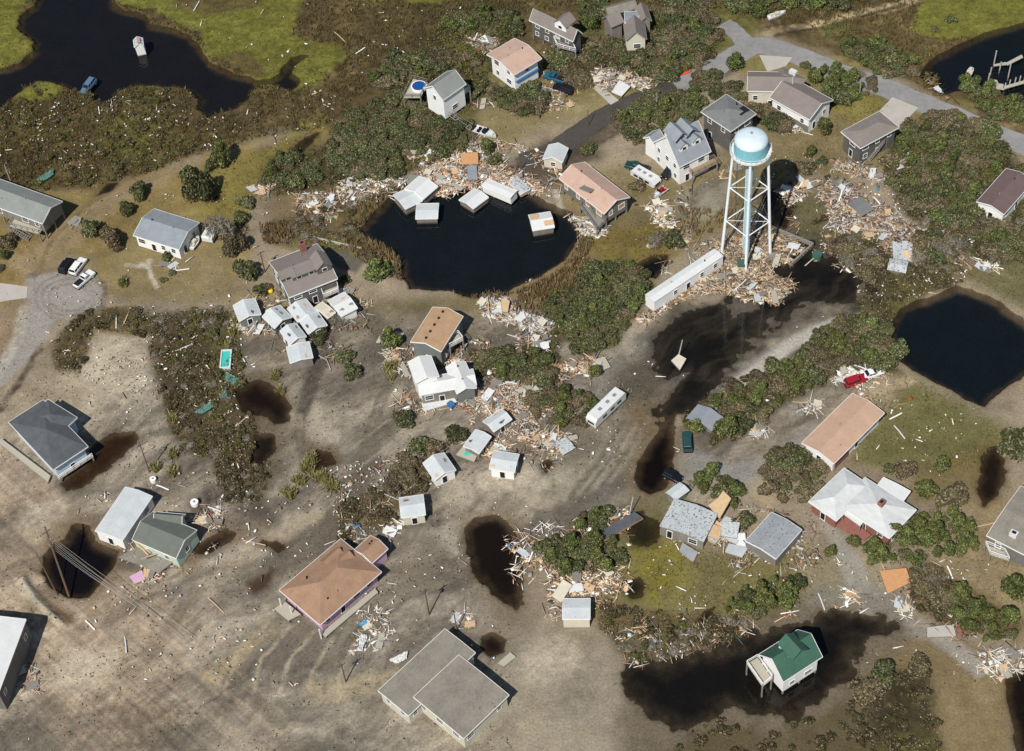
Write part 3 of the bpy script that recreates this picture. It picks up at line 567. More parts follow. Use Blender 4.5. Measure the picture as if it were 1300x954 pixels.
# water: one sheet at the flood level
wm, wn, wb = newmat('pond_water'); L = wn.links; wn.nodes.remove(wb)
tr = wn.nodes.new('ShaderNodeBsdfTransparent'); tr.inputs[0].default_value = (.68, .66, .62, 1)
gl = wn.nodes.new('ShaderNodeBsdfGlossy'); gl.inputs['Roughness'].default_value = .06; gl.inputs[0].default_value = (1, 1, 1, 1)
fr = wn.nodes.new('ShaderNodeFresnel'); fr.inputs[0].default_value = 1.33
wz = wn.nodes.new('ShaderNodeTexNoise'); wz.inputs['Scale'].default_value = 1.3; wz.inputs['Detail'].default_value = 3
wt = wn.nodes.new('ShaderNodeTexCoord'); L.new(wt.outputs['Object'], wz.inputs['Vector'])
wbp = wn.nodes.new('ShaderNodeBump'); wbp.inputs['Strength'].default_value = .12; wbp.inputs['Distance'].default_value = .05
L.new(wz.outputs[0], wbp.inputs['Height']); L.new(wbp.outputs[0], gl.inputs['Normal']); L.new(wbp.outputs[0], fr.inputs['Normal'])
ms = wn.nodes.new('ShaderNodeMixShader'); L.new(fr.outputs[0], ms.inputs[0]); L.new(tr.outputs[0], ms.inputs[1]); L.new(gl.outputs[0], ms.inputs[2])
L.new(ms.outputs[0], wn.nodes['Material Output'].inputs[0])
wtr = MB(); wtr.add([(-450, -250, WATER_Z), (450, -250, WATER_Z), (450, 850, WATER_Z), (-450, 850, WATER_Z)], [(0, 1, 2, 3)])
tag(wtr.build('water', wm), kind='structure')

# ------------------------------------------------------------------ roads
def ribbon(name, pts, width, m, z=.03, kerb=None):
    p = np.array([W(x, y)[:2] for x, y in pts]); q = []
    for i in range(len(p)-1):
        a = p[max(i-1, 0)]; b = p[i]; c = p[i+1]; d = p[min(i+2, len(p)-1)]
        for t in np.linspace(0, 1, 8, endpoint=False):
            q.append(.5*((2*b)+(-a+c)*t+(2*a-5*b+4*c-d)*t*t+(-a+3*b-3*c+d)*t**3))
    q.append(p[-1]); q = np.array(q); t = np.gradient(q, axis=0); t /= np.linalg.norm(t, axis=1)[:, None]+1e-9; n = np.stack([-t[:, 1], t[:, 0]], 1)
    mb = MB(); vs = []; fs = []
    ws = (-width/2, -width/2+.01, width/2-.01, width/2); zs = (z-.12, z, z, z-.12)
    for i in range(len(q)):
        j = .12*math.sin(i*1.7)+.08*math.sin(i*.63)
        for k in range(4):
            o = q[i]+n[i]*(ws[k]+(j if k > 1 else -j)); vs.append((o[0], o[1], zs[k]))
    for i in range(len(q)-1):
        for k in range(3): fs.append((i*4+k, (i+1)*4+k, (i+1)*4+k+1, i*4+k+1))
    mb.add(vs, [f[::-1] for f in fs]); o = mb.build(name, m); return tag(o, kind='structure')
M['asphalt'] = mat('asphalt', (140, 139, 136), .9, .3, .10, bump=.3)
ribbon('road', [(1700, 330), (1500, 262), (1300, 184), (1200, 143), (1125, 112), (1060, 90), (1000, 66), (962, 58), (935, 70), (905, 88), (882, 100), (858, 110)], 5.6, M['asphalt'])
ribbon('road', [(950, 60), (935, 42), (918, 30)], 4.2, M['asphalt'], z=.022)
def slab(name, pts, m, z0, z1, label=None, cat=None, kind=None):
    mb = MB(); mb.prism([W(x, y, z1)[:2] for x, y in pts], z0, z1); return tag(mb.build(name, m), label, cat, kind=kind)
M['wet_asphalt'] = mat('wet_asphalt', (80, 74, 66), .5, .45, .22, spec=.5)
ribbon('road', [(862, 109), (830, 121), (795, 134), (760, 152), (725, 176), (695, 196), (662, 206)], 5.2, M['wet_asphalt'], z=.012)
slab('driveway', [(1133, 123.5), (1166, 137), (1142, 161.5), (1114.6, 143)], M['concrete'], -.2, .05, kind='structure')
slab('driveway', [(964, 70), (1006, 73), (998, 84), (974, 91)], M['concrete'], -.2, .05, kind='structure')
slab('driveway', [(757.8, 105), (785.5, 127.4), (775.4, 133), (754, 112.6)], M['concrete'], -.2, .12, kind='structure')
slab('driveway', [(-60, 352), (35, 364), (34, 378), (8, 382), (-60, 396)], M['concrete'], -.2, .06, kind='structure')
slab('driveway', [(477, 435), (488, 416), (513, 423), (508, 432), (490, 436)], M['concrete'], -.2, .12, kind='structure')
# ================================================================== BUILDINGS
def rect(A, B, C, ez, ridge):
    a, b, c = W(*A, ez)[:2], W(*B, ez)[:2], W(*C, ez)[:2]
    u = (b-a)/np.linalg.norm(b-a); n = np.array([-u[1], u[0]]); w = (c-b)@n; L = np.linalg.norm(b-a)
    if ridge == 'BC':                # trust BC for direction, AB only for its width
        u2 = (c-b)/np.linalg.norm(c-b); n2 = np.array([-u2[1], u2[0]]); w2 = (a-b)@n2
        cen = b+u2*np.linalg.norm(c-b)/2+n2*w2/2
        return cen, math.atan2(u2[1], u2[0]), np.linalg.norm(c-b)/2, abs(w2)/2
    cen = a+u*L/2+n*w/2
    return cen, math.atan2(u[1], u[0]), L/2, abs(w)/2
class Blk: pass
def blk(root, A, B, C, ez, rise, ridge='BC', kind='gable', z0=0.0, ov=.35, roof='white_roof', wall='white_wall', win=2.8, storeys=1, fascia='white_paint', t=.16, wseed=1, winz=None, boarded=False, rname='roof'):
    cen, rz, hx, hy = rect(A, B, C, ez, ridge)
    k = Blk(); k.cen, k.rz, k.hx, k.hy, k.ez, k.rise, k.ov = cen, rz, hx, hy, ez, rise, ov
    inv = root.matrix_basis.to_3x3().inverted() if False else None
    lo = Vector((cen[0]-root.location.x, cen[1]-root.location.y, 0)); lrz = rz-root['_rz']
    lo = Matrix.Rotation(-root['_rz'], 3, 'Z') @ lo
    k.loc, k.lrz = lo, lrz
    if kind == 'gable':
        mb = MB(); vs = []
        for x in (-hx, hx): vs += [(x, -hy, ez), (x, 0, ez+rise), (x, hy, ez), (x, -hy, ez-t), (x, 0, ez+rise-t), (x, hy, ez-t)]
        mb.add(vs, [(0, 6, 7, 1), (1, 7, 8, 2), (3, 4, 10, 9), (4, 5, 11, 10), (0, 3, 9, 6), (2, 8, 11, 5), (0, 1, 4, 3), (1, 2, 5, 4), (6, 9, 10, 7), (7, 10, 11, 8)])
    else:
        rx = max(hx-hy, .05) if kind == 'hip' else hx*.05
        mb = MB(); e = ez
        mb.add([(-hx, -hy, e), (hx, -hy, e), (hx, hy, e), (-hx, hy, e), (-rx, 0, e+rise), (rx, 0, e+rise), (-hx, -hy, e-t), (hx, -hy, e-t), (hx, hy, e-t), (-hx, hy, e-t)],
               [(0, 1, 5, 4), (1, 2, 5), (2, 3, 4, 5), (3, 0, 4), (0, 6, 7, 1), (1, 7, 8, 2), (2, 8, 9, 3), (3, 9, 6, 0), (6, 9, 8, 7)])
    k.roof = mb.build(rname, M[roof], root, lo, lrz)
    if fascia:
        f = MB(); q = .07
        if kind == 'gable':
            for s in (-1, 1):
                f.bar((-hx, s*(hy+q/2+.004), ez-.1), (hx, s*(hy+q/2+.004), ez-.1), q, .24)
                for s2 in (-1, 1): f.bar((s*(hx+q/2+.004), s2*hy, ez-.11), (s*(hx+q/2+.004), 0, ez+rise-.11), q, .26)
        else:
            for s in (-1, 1):
                f.bar((-hx, s*(hy+q/2+.004), ez-.1), (hx, s*(hy+q/2+.004), ez-.1), q, .22)
                f.bar((s*(hx+q/2+.004), -hy, ez-.1), (s*(hx+q/2+.004), hy, ez-.1), q, .22)
        f.build('fascia', M[fascia], k.roof)
    wx, wy = hx-ov, hy-ov; mb = MB(); zt = ez-t+.02
    if kind == 'gable':
        ze = ez+rise*ov/hy-t-.01; zr = ez+rise-t-.01; vs = []
        for x in (-wx, wx): vs += [(x, -wy, z0), (x, wy, z0), (x, wy, ze), (x, 0, zr), (x, -wy, ze)]
        mb.add(vs, [(0, 1, 2, 3, 4)[::1], (5, 9, 8, 7, 6), (0, 5, 6, 1), (1, 6, 7, 2), (2, 7, 8, 3), (3, 8, 9, 4), (4, 9, 5, 0)])
    else: mb.box((0, 0, (z0+zt)/2), (2*wx, 2*wy, zt-z0))
    k.wall = mb.build('wall', M[wall], root, lo, lrz); k.wx, k.wy = wx, wy
    if z0 > .5:
        nxp = max(2, int(2*wx/2.6)+1); nyp = max(2, int(2*wy/3.0)+1)
        for i in range(nxp):
            for j in range(nyp):
                if 0 < i < nxp-1 and 0 < j < nyp-1: continue
                px_, py_ = -wx+.15+(2*wx-.3)*i/(nxp-1), -wy+.15+(2*wy-.3)*j/(nyp-1)
                MB().box((px_, py_, z0/2-.2), (.26, .26, z0+.4-.01)).build('piling', M['grey_wood'], root, lo, lrz)
    if win:
        rg = random.Random(wseed*97+int(abs(cen[0]*10))); H_ = (ez-z0)/storeys
        for side in range(4):
            na = (0, math.pi/2, math.pi, -math.pi/2)[side]; wn_ = np.array([math.cos(rz+na), math.sin(rz+na)])
            if wn_@(CAMP[:2]-cen)/np.linalg.norm(CAMP[:2]-cen) < -.25: continue
            ln, off = ((2*wy, wx) if side % 2 == 0 else (2*wx, wy)); nwin = int((ln-1.0)/win)
            for st in range(storeys):
                zc = (z0+H_*(st+.56)) if winz is None else winz
                wh = min(1.25, H_*.48)
                for i in range(nwin):
                    if rg.random() < .2: continue
                    ctr = (i-(nwin-1)/2)*ln/nwin+rg.uniform(-.25, .25); ww = rg.choice((.85, .95, 1.5))
                    door = (st == 0 and i == nwin//2 and z0 < .6 and side != 0)
                    wl(k, na, off, ctr, zc if not door else z0+1.02, ww if not door else .9, wh if not door else 2.0, 'door' if door else 'window', boarded and not door)
    return k
def wl(k, na, off, ctr, zc, ww, wh, name='window', boarded=False, pm=None):
    """an opening on the wall whose outward normal makes the angle na with the block's own x axis"""
    Mx = Matrix.Rotation(na, 3, 'Z'); c = Mx @ Vector((off+.012, -ctr, zc)); fr_ = MB()
    m = Mx
    def bx(dy, dz, sx, sy, sz): fr_.box(Mx @ Vector((off+sx/2, -ctr+dy, zc+dz)), (sx, sy, sz), m=m)
    bx(0, wh/2, .07, ww+.24, .12); bx(0, -wh/2, .09, ww+.24, .12); bx(ww/2+.06, 0, .07, .12, wh-.12); bx(-ww/2-.06, 0, .07, .12, wh-.12)
    if name == 'window' and not boarded: bx(0, 0, .055, ww, .05)
    f = fr_.build(name, M['white_paint'], k.wall)
    p = MB().box(Mx @ Vector((off+.015, -ctr, zc)), (.03, ww-.01, wh-.125), m=m)
    if boarded: p.build('board', M['orange_wood'], f)
    elif name == 'window': p.build('pane', M['glass'], f)
    else: p.build('door_panel', pm or M['dark'], f)
def chimney(k, x, y, w=1.0, h=1.6, m='brick'):
    z = k.ez+k.rise*.6; p = W(x, y, z+h*.4)[:2]-k.cen; c, s = math.cos(-k.rz), math.sin(-k.rz)
    lx, ly = p[0]*c-p[1]*s, p[0]*s+p[1]*c
    ch = MB().box((lx, ly, k.ez+(k.rise*.6+h)/2), (w, w*.8, k.rise*.6+h)); o = ch.build('chimney', M[m], k.roof)
    MB().box((lx, ly, k.ez+k.rise*.6+h+.02), (w*.6, w*.45, .06)).build('flue', M['dark'], o)
def vents(k, n=3, seed=3):
    rg = random.Random(seed)
    for i in range(n):
        x = rg.uniform(-.7, .7)*k.hx; y = rg.uniform(-.6, .6)*k.hy
        if k.rise <= 0: z = k.ez
        z = k.ez+k.rise*(1-abs(y)/k.hy)
        MB().cyl((x, y, z-.2), (x, y, z+.35), .13, n=8).build('vent', M[rg.choice(('dark', 'chrome'))], k.roof)
def dormer(k, t, w, d, h, y=-.55, wall='white_wall', roof=None, shed=False, n=1):
    """a dormer on the slope facing -y of the block (or +y where y is positive); t along the ridge"""
    s = -1 if y < 0 else 1; yf = y*k.hy; zf = k.ez+k.rise*(1-abs(y)); x0 = t*k.hx
    back = max(.3, d); mb = MB(); yb = yf-s*back
    zt = zf+h
    if shed:
        mb.prism([(x0-w/2, yf), (x0+w/2, yf), (x0+w/2, yb), (x0-w/2, yb)], zf-.2, zt)
        rf = MB().add([(x0-w/2-.2, yf+s*.25, zt+.03), (x0+w/2+.2, yf+s*.25, zt+.03), (x0+w/2+.2, yb, zt+.25), (x0-w/2-.2, yb, zt+.25)] +
                      [(x0-w/2-.2, yf+s*.25, zt+.15), (x0+w/2+.2, yf+s*.25, zt+.15), (x0+w/2+.2, yb, zt+.37), (x0-w/2-.2, yb, zt+.37)],
                      [(0, 3, 2, 1), (4, 5, 6, 7), (0, 1, 5, 4), (1, 2, 6, 5), (2, 3, 7, 6), (3, 0, 4, 7)])
    else:
        pk = zt+w*.42
        vs = [(x0-w/2, yf, zf-.2), (x0+w/2, yf, zf-.2), (x0+w/2, yf, zt), (x0, yf, pk), (x0-w/2, yf, zt)]
        vs += [(a, yb, c) for a, b, c in vs]
        mb.add(vs, [(0, 1, 2, 3, 4), (5, 9, 8, 7, 6), (0, 5, 6, 1), (1, 6, 7, 2), (2, 7, 8, 3), (3, 8, 9, 4), (4, 9, 5, 0)])
        e = .22; rf = MB(); yo = yf+s*e
        for sg in (-1, 1):
            a = (x0+sg*(w/2+e), yo, zt-.42*e*2+.02); b = (x0, yo, pk+.03)
            v = [a, b, (b[0], yb-s*1.2, b[2]), (a[0], yb-s*1.2, a[2])]; rf.add(v+[(p[0], p[1], p[2]+.12) for p in v], [(0, 3, 2, 1), (4, 5, 6, 7), (0, 1, 5, 4), (1, 2, 6, 5), (2, 3, 7, 6), (3, 0, 4, 7)])
    d_ = mb.build('dormer', M[wall], k.roof)
    rf.build('dormer_roof', roof or k.roof.data.materials[0], d_)
    for i in range(n):
        xx = x0+(i-(n-1)/2)*(w/max(n, 1)); ww = min(.9, w*.4)
        MB().box((xx, yf+s*.03, (zf+zt)/2+.05), (ww+.2, .06, min(1.1, h)*.85)).build('window', M['white_paint'], d_)
        MB().box((xx, yf+s*.07, (zf+zt)/2+.05), (ww, .03, min(1.1, h)*.65)).build('pane', M['glass'], d_)
def deck(root, pts, z, m='pale_deck', rail=True, posts=True, railm='white_paint', sides=None):
    """a wooden platform given by image points at its own height"""
    q = [W(x, y, z) for x, y in pts]; Rm = Matrix.Rotation(-root['_rz'], 3, 'Z')
    q = [Rm @ (Vector(p)-Vector((root.location.x, root.location.y, 0))) for p in q]
    d = MB().prism([(p.x, p.y) for p in q], z-.2, z).build('deck', M[m], root)
    n = len(q)
    for i in range(n):
        a, b = q[i], q[(i+1) % n]
        if posts and z > .6: MB().box((a.x*.97+sum(p.x for p in q)/n*.03, a.y*.97+sum(p.y for p in q)/n*.03, (z-.22)/2-.2), (.22, .22, z+.38-.22)).build('piling', M['grey_wood'], root)
        if rail and (sides is None or i in sides):
            r = MB(); L = math.hypot(b.x-a.x, b.y-a.y); k = max(1, int(L/1.4))
            for j in range(k+1):
                t = j/k; x, y = a.x+(b.x-a.x)*t, a.y+(b.y-a.y)*t; r.box((x, y, z+.5), (.1, .1, 1.0))
            r.bar((a.x, a.y, z+1.0), (b.x, b.y, z+1.0), .12, .07); r.bar((a.x, a.y, z+.5), (b.x, b.y, z+.5), .06, .06)
            r.build('railing', M[railm], d)
    return d
def stair(root, p0, z0, p1, z1, w=1.1, m='grey_wood'):
    Rm = Matrix.Rotation(-root['_rz'], 3, 'Z'); o = Vector((root.location.x, root.location.y, 0))
    a = Rm @ (Vector(W(*p0, z0))-o); b = Rm @ (Vector(W(*p1, z1))-o); mb = MB(); n = max(4, int(abs(z1-z0)/.2))
    d = Vector((b.x-a.x, b.y-a.y, 0)).normalized(); s = Vector((-d.y, d.x, 0))*w/2
    for i in range(n):
        t = (i+.5)/n; c = a.lerp(b, t); mb.box(c, (.32, w, .06), rz=math.atan2(d.y, d.x))
    for sg in (-1, 1):
        mb.bar(a+s*sg, b+s*sg, .07, .26); mb.bar(a+s*sg+Vector((0, 0, .9)), b+s*sg+Vector((0, 0, .9)), .07, .09)
        for t in (.02, .35, .68, .98): c = a.lerp(b, t)+s*sg; mb.box(c+Vector((0, 0, .45)), (.08, .08, .9))
    mb.build('stairs', M[m], root)
def house(name, label, B, C, ez, cat='house', tilt=(0, 0), sink=0.0, group=None, A=None, ridge='BC'):
    cen, rz, hx, hy = rect(A or B, B, C, ez, ridge) if A else rect((B[0]-10, B[1]-12), B, C, ez, ridge)
    o = empty(name, (cen[0], cen[1], -sink), rz, label, cat, group, tilt); o['_rz'] = rz; return o
def H(name, label, A, B, C, ez, rise, cat='house', tilt=(0, 0), sink=0.0, group=None, ridge='BC', **kw):
    r = house(name, label, B, C, ez, cat, tilt, sink, group, A, ridge)
    return r, blk(r, A, B, C, ez, rise, ridge, **kw)

# --- north-west
r, k = H('beach_house', 'long grey raised house with weathered deck at the far left', (76.6, 255), (53.8, 284), (-45, 248), 5.2, 1.5, z0=2.2, roof='greengrey_roof', wall='weathered')
deck(r, [(12, 287), (50, 297), (56, 288), (18, 276)], 2.6, railm='grey_wood'); stair(r, (8, 288), 2.6, (38, 304), .2); vents(k)
r, k = H('beach_house', 'low white house with a grey gable roof above the turning circle', (254, 283), (227, 317), (169, 299), 3.3, 1.3, roof='bluegrey_roof', wall='white_wall', win=2.3); vents(k, 2)
MB().box((k.hx+1.1, -1.2, .6), (2.0, 2.6, .14)).build('porch', M['concrete'], r)
r, k = H('beach_house', 'tall white house with grey roof and a blue pool on its deck', (530, 117), (562.3, 127.5), (591.5, 107), 7.0, 2.3, z0=1.0, storeys=2, roof='greengrey_roof', wall='white_wall', win=2.6); vents(k, 1)
deck(r, [(562, 131), (592, 110), (597, 114), (567, 136)], 3.6, sides=(2, 3, 1)); stair(r, (566, 141), 2.0, (600, 165), .3)
dk = deck(r, [(512, 124), (524, 100), (543, 105), (534, 124)], 3.2, railm='weathered')
pc = W(532, 111, 3.3); pl = Matrix.Rotation(-r['_rz'], 3, 'Z') @ (Vector(pc)-Vector((r.location.x, r.location.y, 0)))
MB().cyl((pl.x, pl.y, 3.2), (pl.x, pl.y, 3.75), 1.75, n=24).build('pool_rim', M['white_paint'], dk)
MB().cyl((pl.x, pl.y, 3.7), (pl.x, pl.y, 3.78), 1.5, n=24).build('pool_surface', M['blue_water'], dk)
r, k = H('beach_house', 'two-storey white house under a salmon pink roof', (615.1, 71.1), (652.2, 95.6), (687.7, 74.4), 6.3, 1.0, z0=.8, storeys=2, roof='pink_roof', wall='white_wall', ov=.7); vents(k, 3)
MB().bar((-k.hx+.8, -k.hy+.5, 3.5), (k.hx-.8, -k.hy+.5, 3.5), .5, .2).build('balcony', M['blue_paint'], r)
r, k = H('beach_house', 'grey shingled house with a white dormer door and corner porch', (743, 44.3), (727.4, 53), (672, 26), 5.6, 2.3, z0=1.2, storeys=2, roof='greybrown_roof', wall='dark_wall', win=2.2)
deck(r, [(703, 50), (727, 58), (731, 66), (708, 60)], 3.4, m='grey_wood'); dormer(k, -.35, 3.2, 2.2, 1.4, .6, wall='white_wall')
r = house('beach_house', 'grey house of many gabled wings buried in trees at the top', (772.6, 20.3), (809.5, 9.2), 5.0)
k = blk(r, (769.5, 8.5), (772.6, 20.3), (809.5, 10.2), 5.0, 1.0, roof='weathered', wall='weathered', fascia='grey_wood'); blk(r, (769.5, 21), (776, 35), (792, 28), 4.8, 1.8, roof='greybrown_roof', wall='weathered', fascia='grey_wood')
blk(r, (788, 15), (793, 29), (811, 28.5), 5.2, .1, roof='bluegrey_roof', wall='weathered', win=None); blk(r, (806, 11), (812, 29), (828, 28), 5.0, 1.4, ridge='AB', roof='greybrown_roof', wall='weathered', fascia='grey_wood')
blk(r, (791.5, 31), (794, 52), (821, 49), 4.6, 2.4, ridge='AB', roof='greybrown_roof', wall='cream_wall', fascia='grey_wood')
# --- north-east
r, k = H('victorian_house', 'tall white gabled house with blue-grey roof and front dormers', (829, 181), (862.2, 212.6), (902.6, 192.4), 5.4, 5.2, storeys=2, roof='bluegrey_roof', wall='white_wall', win=2.4, ov=.3)
sgn = -1
for t_ in (-.38, .42): dormer(k, t_, 2.0, 2.2, 1.2, -.62)
dormer(k, -.35, 3.2, 3.0, 1.8, .45); dormer(k, .3, 3.0, 3.0, 1.6, .45)
blk(r, (815.5, 176), (832, 186), (845, 177), 4.6, 1.6, roof='bluegrey_roof', wall='white_wall')
deck(r, [(874, 216), (906, 201), (911, 207), (879, 223)], 2.7, m='wood', railm='wood')
r, k = H('beach_house', 'tall dark shingled house with torn grey roof behind the tank', (892.9, 139.9), (927.6, 167.3), (960, 144.7), 6.6, 1.2, kind='hip', storeys=2, roof='shingle_grey', wall='dark_wall', win=2.4, ov=.5); vents(k, 4)
MB().box((k.hx*.55, -k.hy*.45, k.ez+.5), (2.6, 1.8, .1)).build('hole', M['dark'], k.roof)
r, k = H('beach_house', 'pale house of two wings with brown-grey roof below the road bend', (1057.4, 127), (1027.8, 152.3), (977, 124), 4.4, 1.9, z0=0, roof='greybrown_roof', wall='white_wall', win=2.4, ov=.5)
blk(r, (950.3, 91), (948.5, 115.8), (1006, 117), 4.9, 1.4, roof='greybrown_roof', wall='cream_wall', win=2.6); k2 = blk(r, (993, 85), (1025, 101), (1008, 120), 4.7, 1.3, ridge='AB', kind='hip', roof='greybrown_roof', wall='cream_wall', fascia=None)
MB().box((k2.hx*.1, k2.hy*.6, 5.9), (1.6, 1.0, .9)).build('chimney', M['clean_white'], k2.roof)
MB().box((0, k.wy+.05, .9), (2*k.wx, .1, 1.8)).build('foundation', M['grey_wall'], r)
r, k = H('beach_house', 'dark grey house with brown hip roof and outside stair beside driveway', (1057.4, 173), (1092.5, 188.5), (1141.4, 162), 5.2, 1.0, kind='hip', z0=.1, storeys=2, roof='greybrown_roof', wall='dark_wall', win=2.6, ov=.5)
deck(r, [(1112, 176), (1120, 171), (1126, 176), (1117, 181)], 3.1, m='grey_wood'); stair(r, (1120, 178), 3.1, (1101, 203), .2, 1.6)
r, k = H('beach_house', 'house with plain maroon roof half hidden by shrubs at the right edge', (1239, 257), (1274.6, 272.5), (1312, 230), 3.5, .8, roof='maroon_roof', wall='white_wall'); vents(k, 2)
e = empty('low_wall', tuple(W(430, 310)), 0, 'thin pale wall along the grey yard of the chimney house', 'wall'); p0, p1 = W(399, 303)-W(430, 310), W(460, 317)-W(430, 310); MB().bar((p0[0], p0[1], .2), (p1[0], p1[1], .2), .25, .5).build('coping', M['concrete'], e)
# --- around the round pond
r, k = H('beach_house', 'grey house with torn salmon roof and wrecked deck east of the pond', (807.4, 256.4), (766.8, 271.7), (709.6, 226.5), 4.8, 1.6, z0=1.4, roof='pink_roof', wall='grey_wall', win=2.6, boarded=True, ov=.4); vents(k, 3)
MB().box((-k.hx*.02, k.hy*.5, k.ez+1.05), (2.8, 2.6, .14), m=Euler((.3, .12, .2)).to_matrix()).build('torn_panel', M['grey_wood'], k.roof)
deck(r, [(736, 262), (752, 254), (770, 281), (758, 292)], 2.2, m='grey_wood', railm='grey_wood'); stair(r, (750, 255), 4.2, (764, 288), .3, 1.5)
r, k = H('shed', 'small pale shed with a red door pane beside the flooded lane', (688.4, 203), (714, 206.3), (721.5, 188.5), 2.5, 1.1, cat='shed', roof='white_roof', wall='cream_wall', win=None, ov=.2)
wl(k, math.pi, k.wx, .0, 1.3, 1.0, 1.1, 'window', pm=None); MB().box((-k.wx-.06, .0, .95), (.05, .8, .5)).build('door', M['red_paint'], k.wall)
r, k = H('beach_house', 'large grey-brown house with brick chimney and dormers west of the pond', (336, 335), (366.7, 378), (428.4, 354), 5.2, 2.2, z0=.4, storeys=2, roof='greybrown_roof', wall='dark_wall', win=2.4, ov=.4); vents(k, 3)
dormer(k, -.08, 5.2, 1.8, 1.0, -.52, wall='dark_wall', shed=True, n=2); dormer(k, .68, 3.0, 2.6, 1.5, -.62, wall='dark_wall'); dormer(k, -.72, 3.0, 1.6, .9, -.42, wall='dark_wall', shed=True, n=1)
chimney(k, 384, 312, 1.2, 1.5); deck(r, [(408, 368), (428, 360), (430, 370), (411, 378)], 2.8)
r, k = H('beach_house', 'tan roofed house with outside stairs above the white annex', (517.7, 439.4), (560, 446.5), (588, 402), 5.4, 1.1, z0=.6, storeys=2, roof='tan_roof', wall='greengrey_wall', win=3.0, ov=.3)
for t_ in (-.75, -.38, .0, .38, .75): MB().box((t_*k.hx, .4, k.ez+k.rise+.02), (.4, .4, .35)).build('vent', M['dark'], k.roof)
deck(r, [(566, 432), (582, 424), (588, 432), (571, 441)], 3.4); stair(r, (570, 436), 3.3, (558, 462), .2, 1.4, 'pale_deck')
r = house('beach_house', 'white roofed house of three joined wings with its front torn open', (533.4, 502), (605, 491), 3.6)
k = blk(r, (526, 482), (533.4, 502), (605, 489), 3.6, .7, roof='clean_white', wall='weathered', win=2.0); k2 = blk(r, (557, 477), (527.8, 486.5), (517.7, 460), 5.2, .8, roof='clean_white', wall='white_wall', win=None)
k3 = blk(r, (579.5, 499), (605, 492.5), (590.6, 459), 3.8, .9, roof='clean_white', wall='greengrey_wall'); vents(k3, 2)
deck(r, [(535, 512), (576, 504), (580, 510), (538, 522)], .5, m='clean_white', rail=False)
# --- south-west
r = house('beach_house', 'blue-white house with a dark slate hip roof at the left edge', (67.3, 596.4), (111.7, 567.2), 4.2)
k = blk(r, (-2, 544.4), (67.3, 596.6), (111.7, 567.2), 4.2, 1.5, kind='hip', roof='slate_roof', wall='blue_wall', ov=.6); blk(r, (62, 506.3), (98, 530.4), (70, 556), 4.2, 1.25, ridge='BC', kind='hip', roof='slate_roof', wall='blue_wall', ov=.5, win=2.4)
deck(r, [(-4, 560), (2, 557), (64, 604), (61, 612)], .8, m='pale_deck', rail=False); deck(r, [(70, 602), (112, 574), (118, 580), (76, 608)], .9, m='pale_deck', railm='white_paint', sides=(2,))
r, k = H('cottage', 'long white flat cottage on the brink of the flooded scour hole', (117.3, 679), (155.5, 686.5), (193.5, 630.5), 3.0, .5, cat='cottage', roof='white_roof_worn', wall='white_wall', win=3.2, ov=.15)
r, k = H('wrecked_house', 'collapsed house with grey-green gable roof next to the long cottage', (168.2, 684), (224.5, 709), (250, 673.5), 3.4, 1.4, ridge='AB', roof='olivegrey_roof', wall='palegreen_wall', tilt=(.03, -.03), ov=.2)
blk(r, (196, 664), (232, 668), (247, 655), 3.3, 1.3, ridge='AB', roof='olivegrey_roof', wall='palegreen_wall', win=None)
deck(r, [(150, 706), (173, 694), (222, 712), (202, 727)], .9, m='flatgrey_roof', rail=False, posts=False)
for a, b in (((171, 687), (188, 704)), ((175, 686), (191, 702)), ((180, 709), (205, 701))): 
    Rm = Matrix.Rotation(-r['_rz'], 3, 'Z'); o_ = Vector((r.location.x, r.location.y, 0)); MB().bar(Rm @ (Vector(W(*a, 2.6))-o_), Rm @ (Vector(W(*b, 1.6))-o_), .2, .14).build('rafter', M['fresh_wood'], r)
r = house('beach_house', 'pink walled house with a large brown hip roof and boardwalk', (406.2, 793.5), (484.4, 726.3), 3.3)
k = blk(r, (350.4, 753), (406.2, 793.5), (484.4, 726.3), 3.3, 2.0, kind='hip', roof='brown_roof', wall='pink_wall', ov=.7, win=3.0); vents(k, 4, 8)
k4 = blk(r, (424, 695), (441, 708), (421, 726), 3.3, 1.6, ridge='BC', roof='brown_roof', wall='pink_wall', ov=.4, win=None, fascia=None)
k2 = blk(r, (448, 700), (472, 715.5), (492.5, 697), 3.2, .9, ridge='BC', roof='brown_roof', wall='pink_wall', ov=.3); vents(k2, 2, 5)
k3 = blk(r, (436, 697), (455, 712), (440, 727), 3.3, 1.5, ridge='BC', roof='brown_roof', wall='pink_wall', ov=.4, win=None, fascia=None)
deck(r, [(408, 804), (476, 747), (480, 752), (413, 809)], .7, m='pale_deck', rail=False); deck(r, [(348, 773), (362, 764), (382, 780), (366, 788)], .8, m='pale_deck', rail=False)
for q in ((354.5, 760), (368, 770), (405, 799)):
    Rm = Matrix.Rotation(-r['_rz'], 3, 'Z'); a = Rm @ (Vector(W(*q, 3.1))-Vector((r.location.x, r.location.y, 0))); MB().box((a.x, a.y, 1.5), (.2, .2, 3.0)).build('post', M['white_paint'], r)
r = house('beach_house', 'flat grey roofed building of two levels at the bottom edge', (565, 798.6), (497.6, 862), 3.6)
k = blk(r, (604.5, 828), (565, 798.6), (480, 877), 3.6, .12, kind='gable', roof='flatgrey_roof', wall='cream_wall', ov=.3)
k = blk(r, (650, 879), (582.6, 831.6), (525, 885), 3.9, .12, kind='gable', roof='flatgrey_roof', wall='cream_wall', ov=.3)
deck(r, [(632, 842), (640, 846), (655, 834), (648, 828)], .5, m='pale_deck', rail=False)
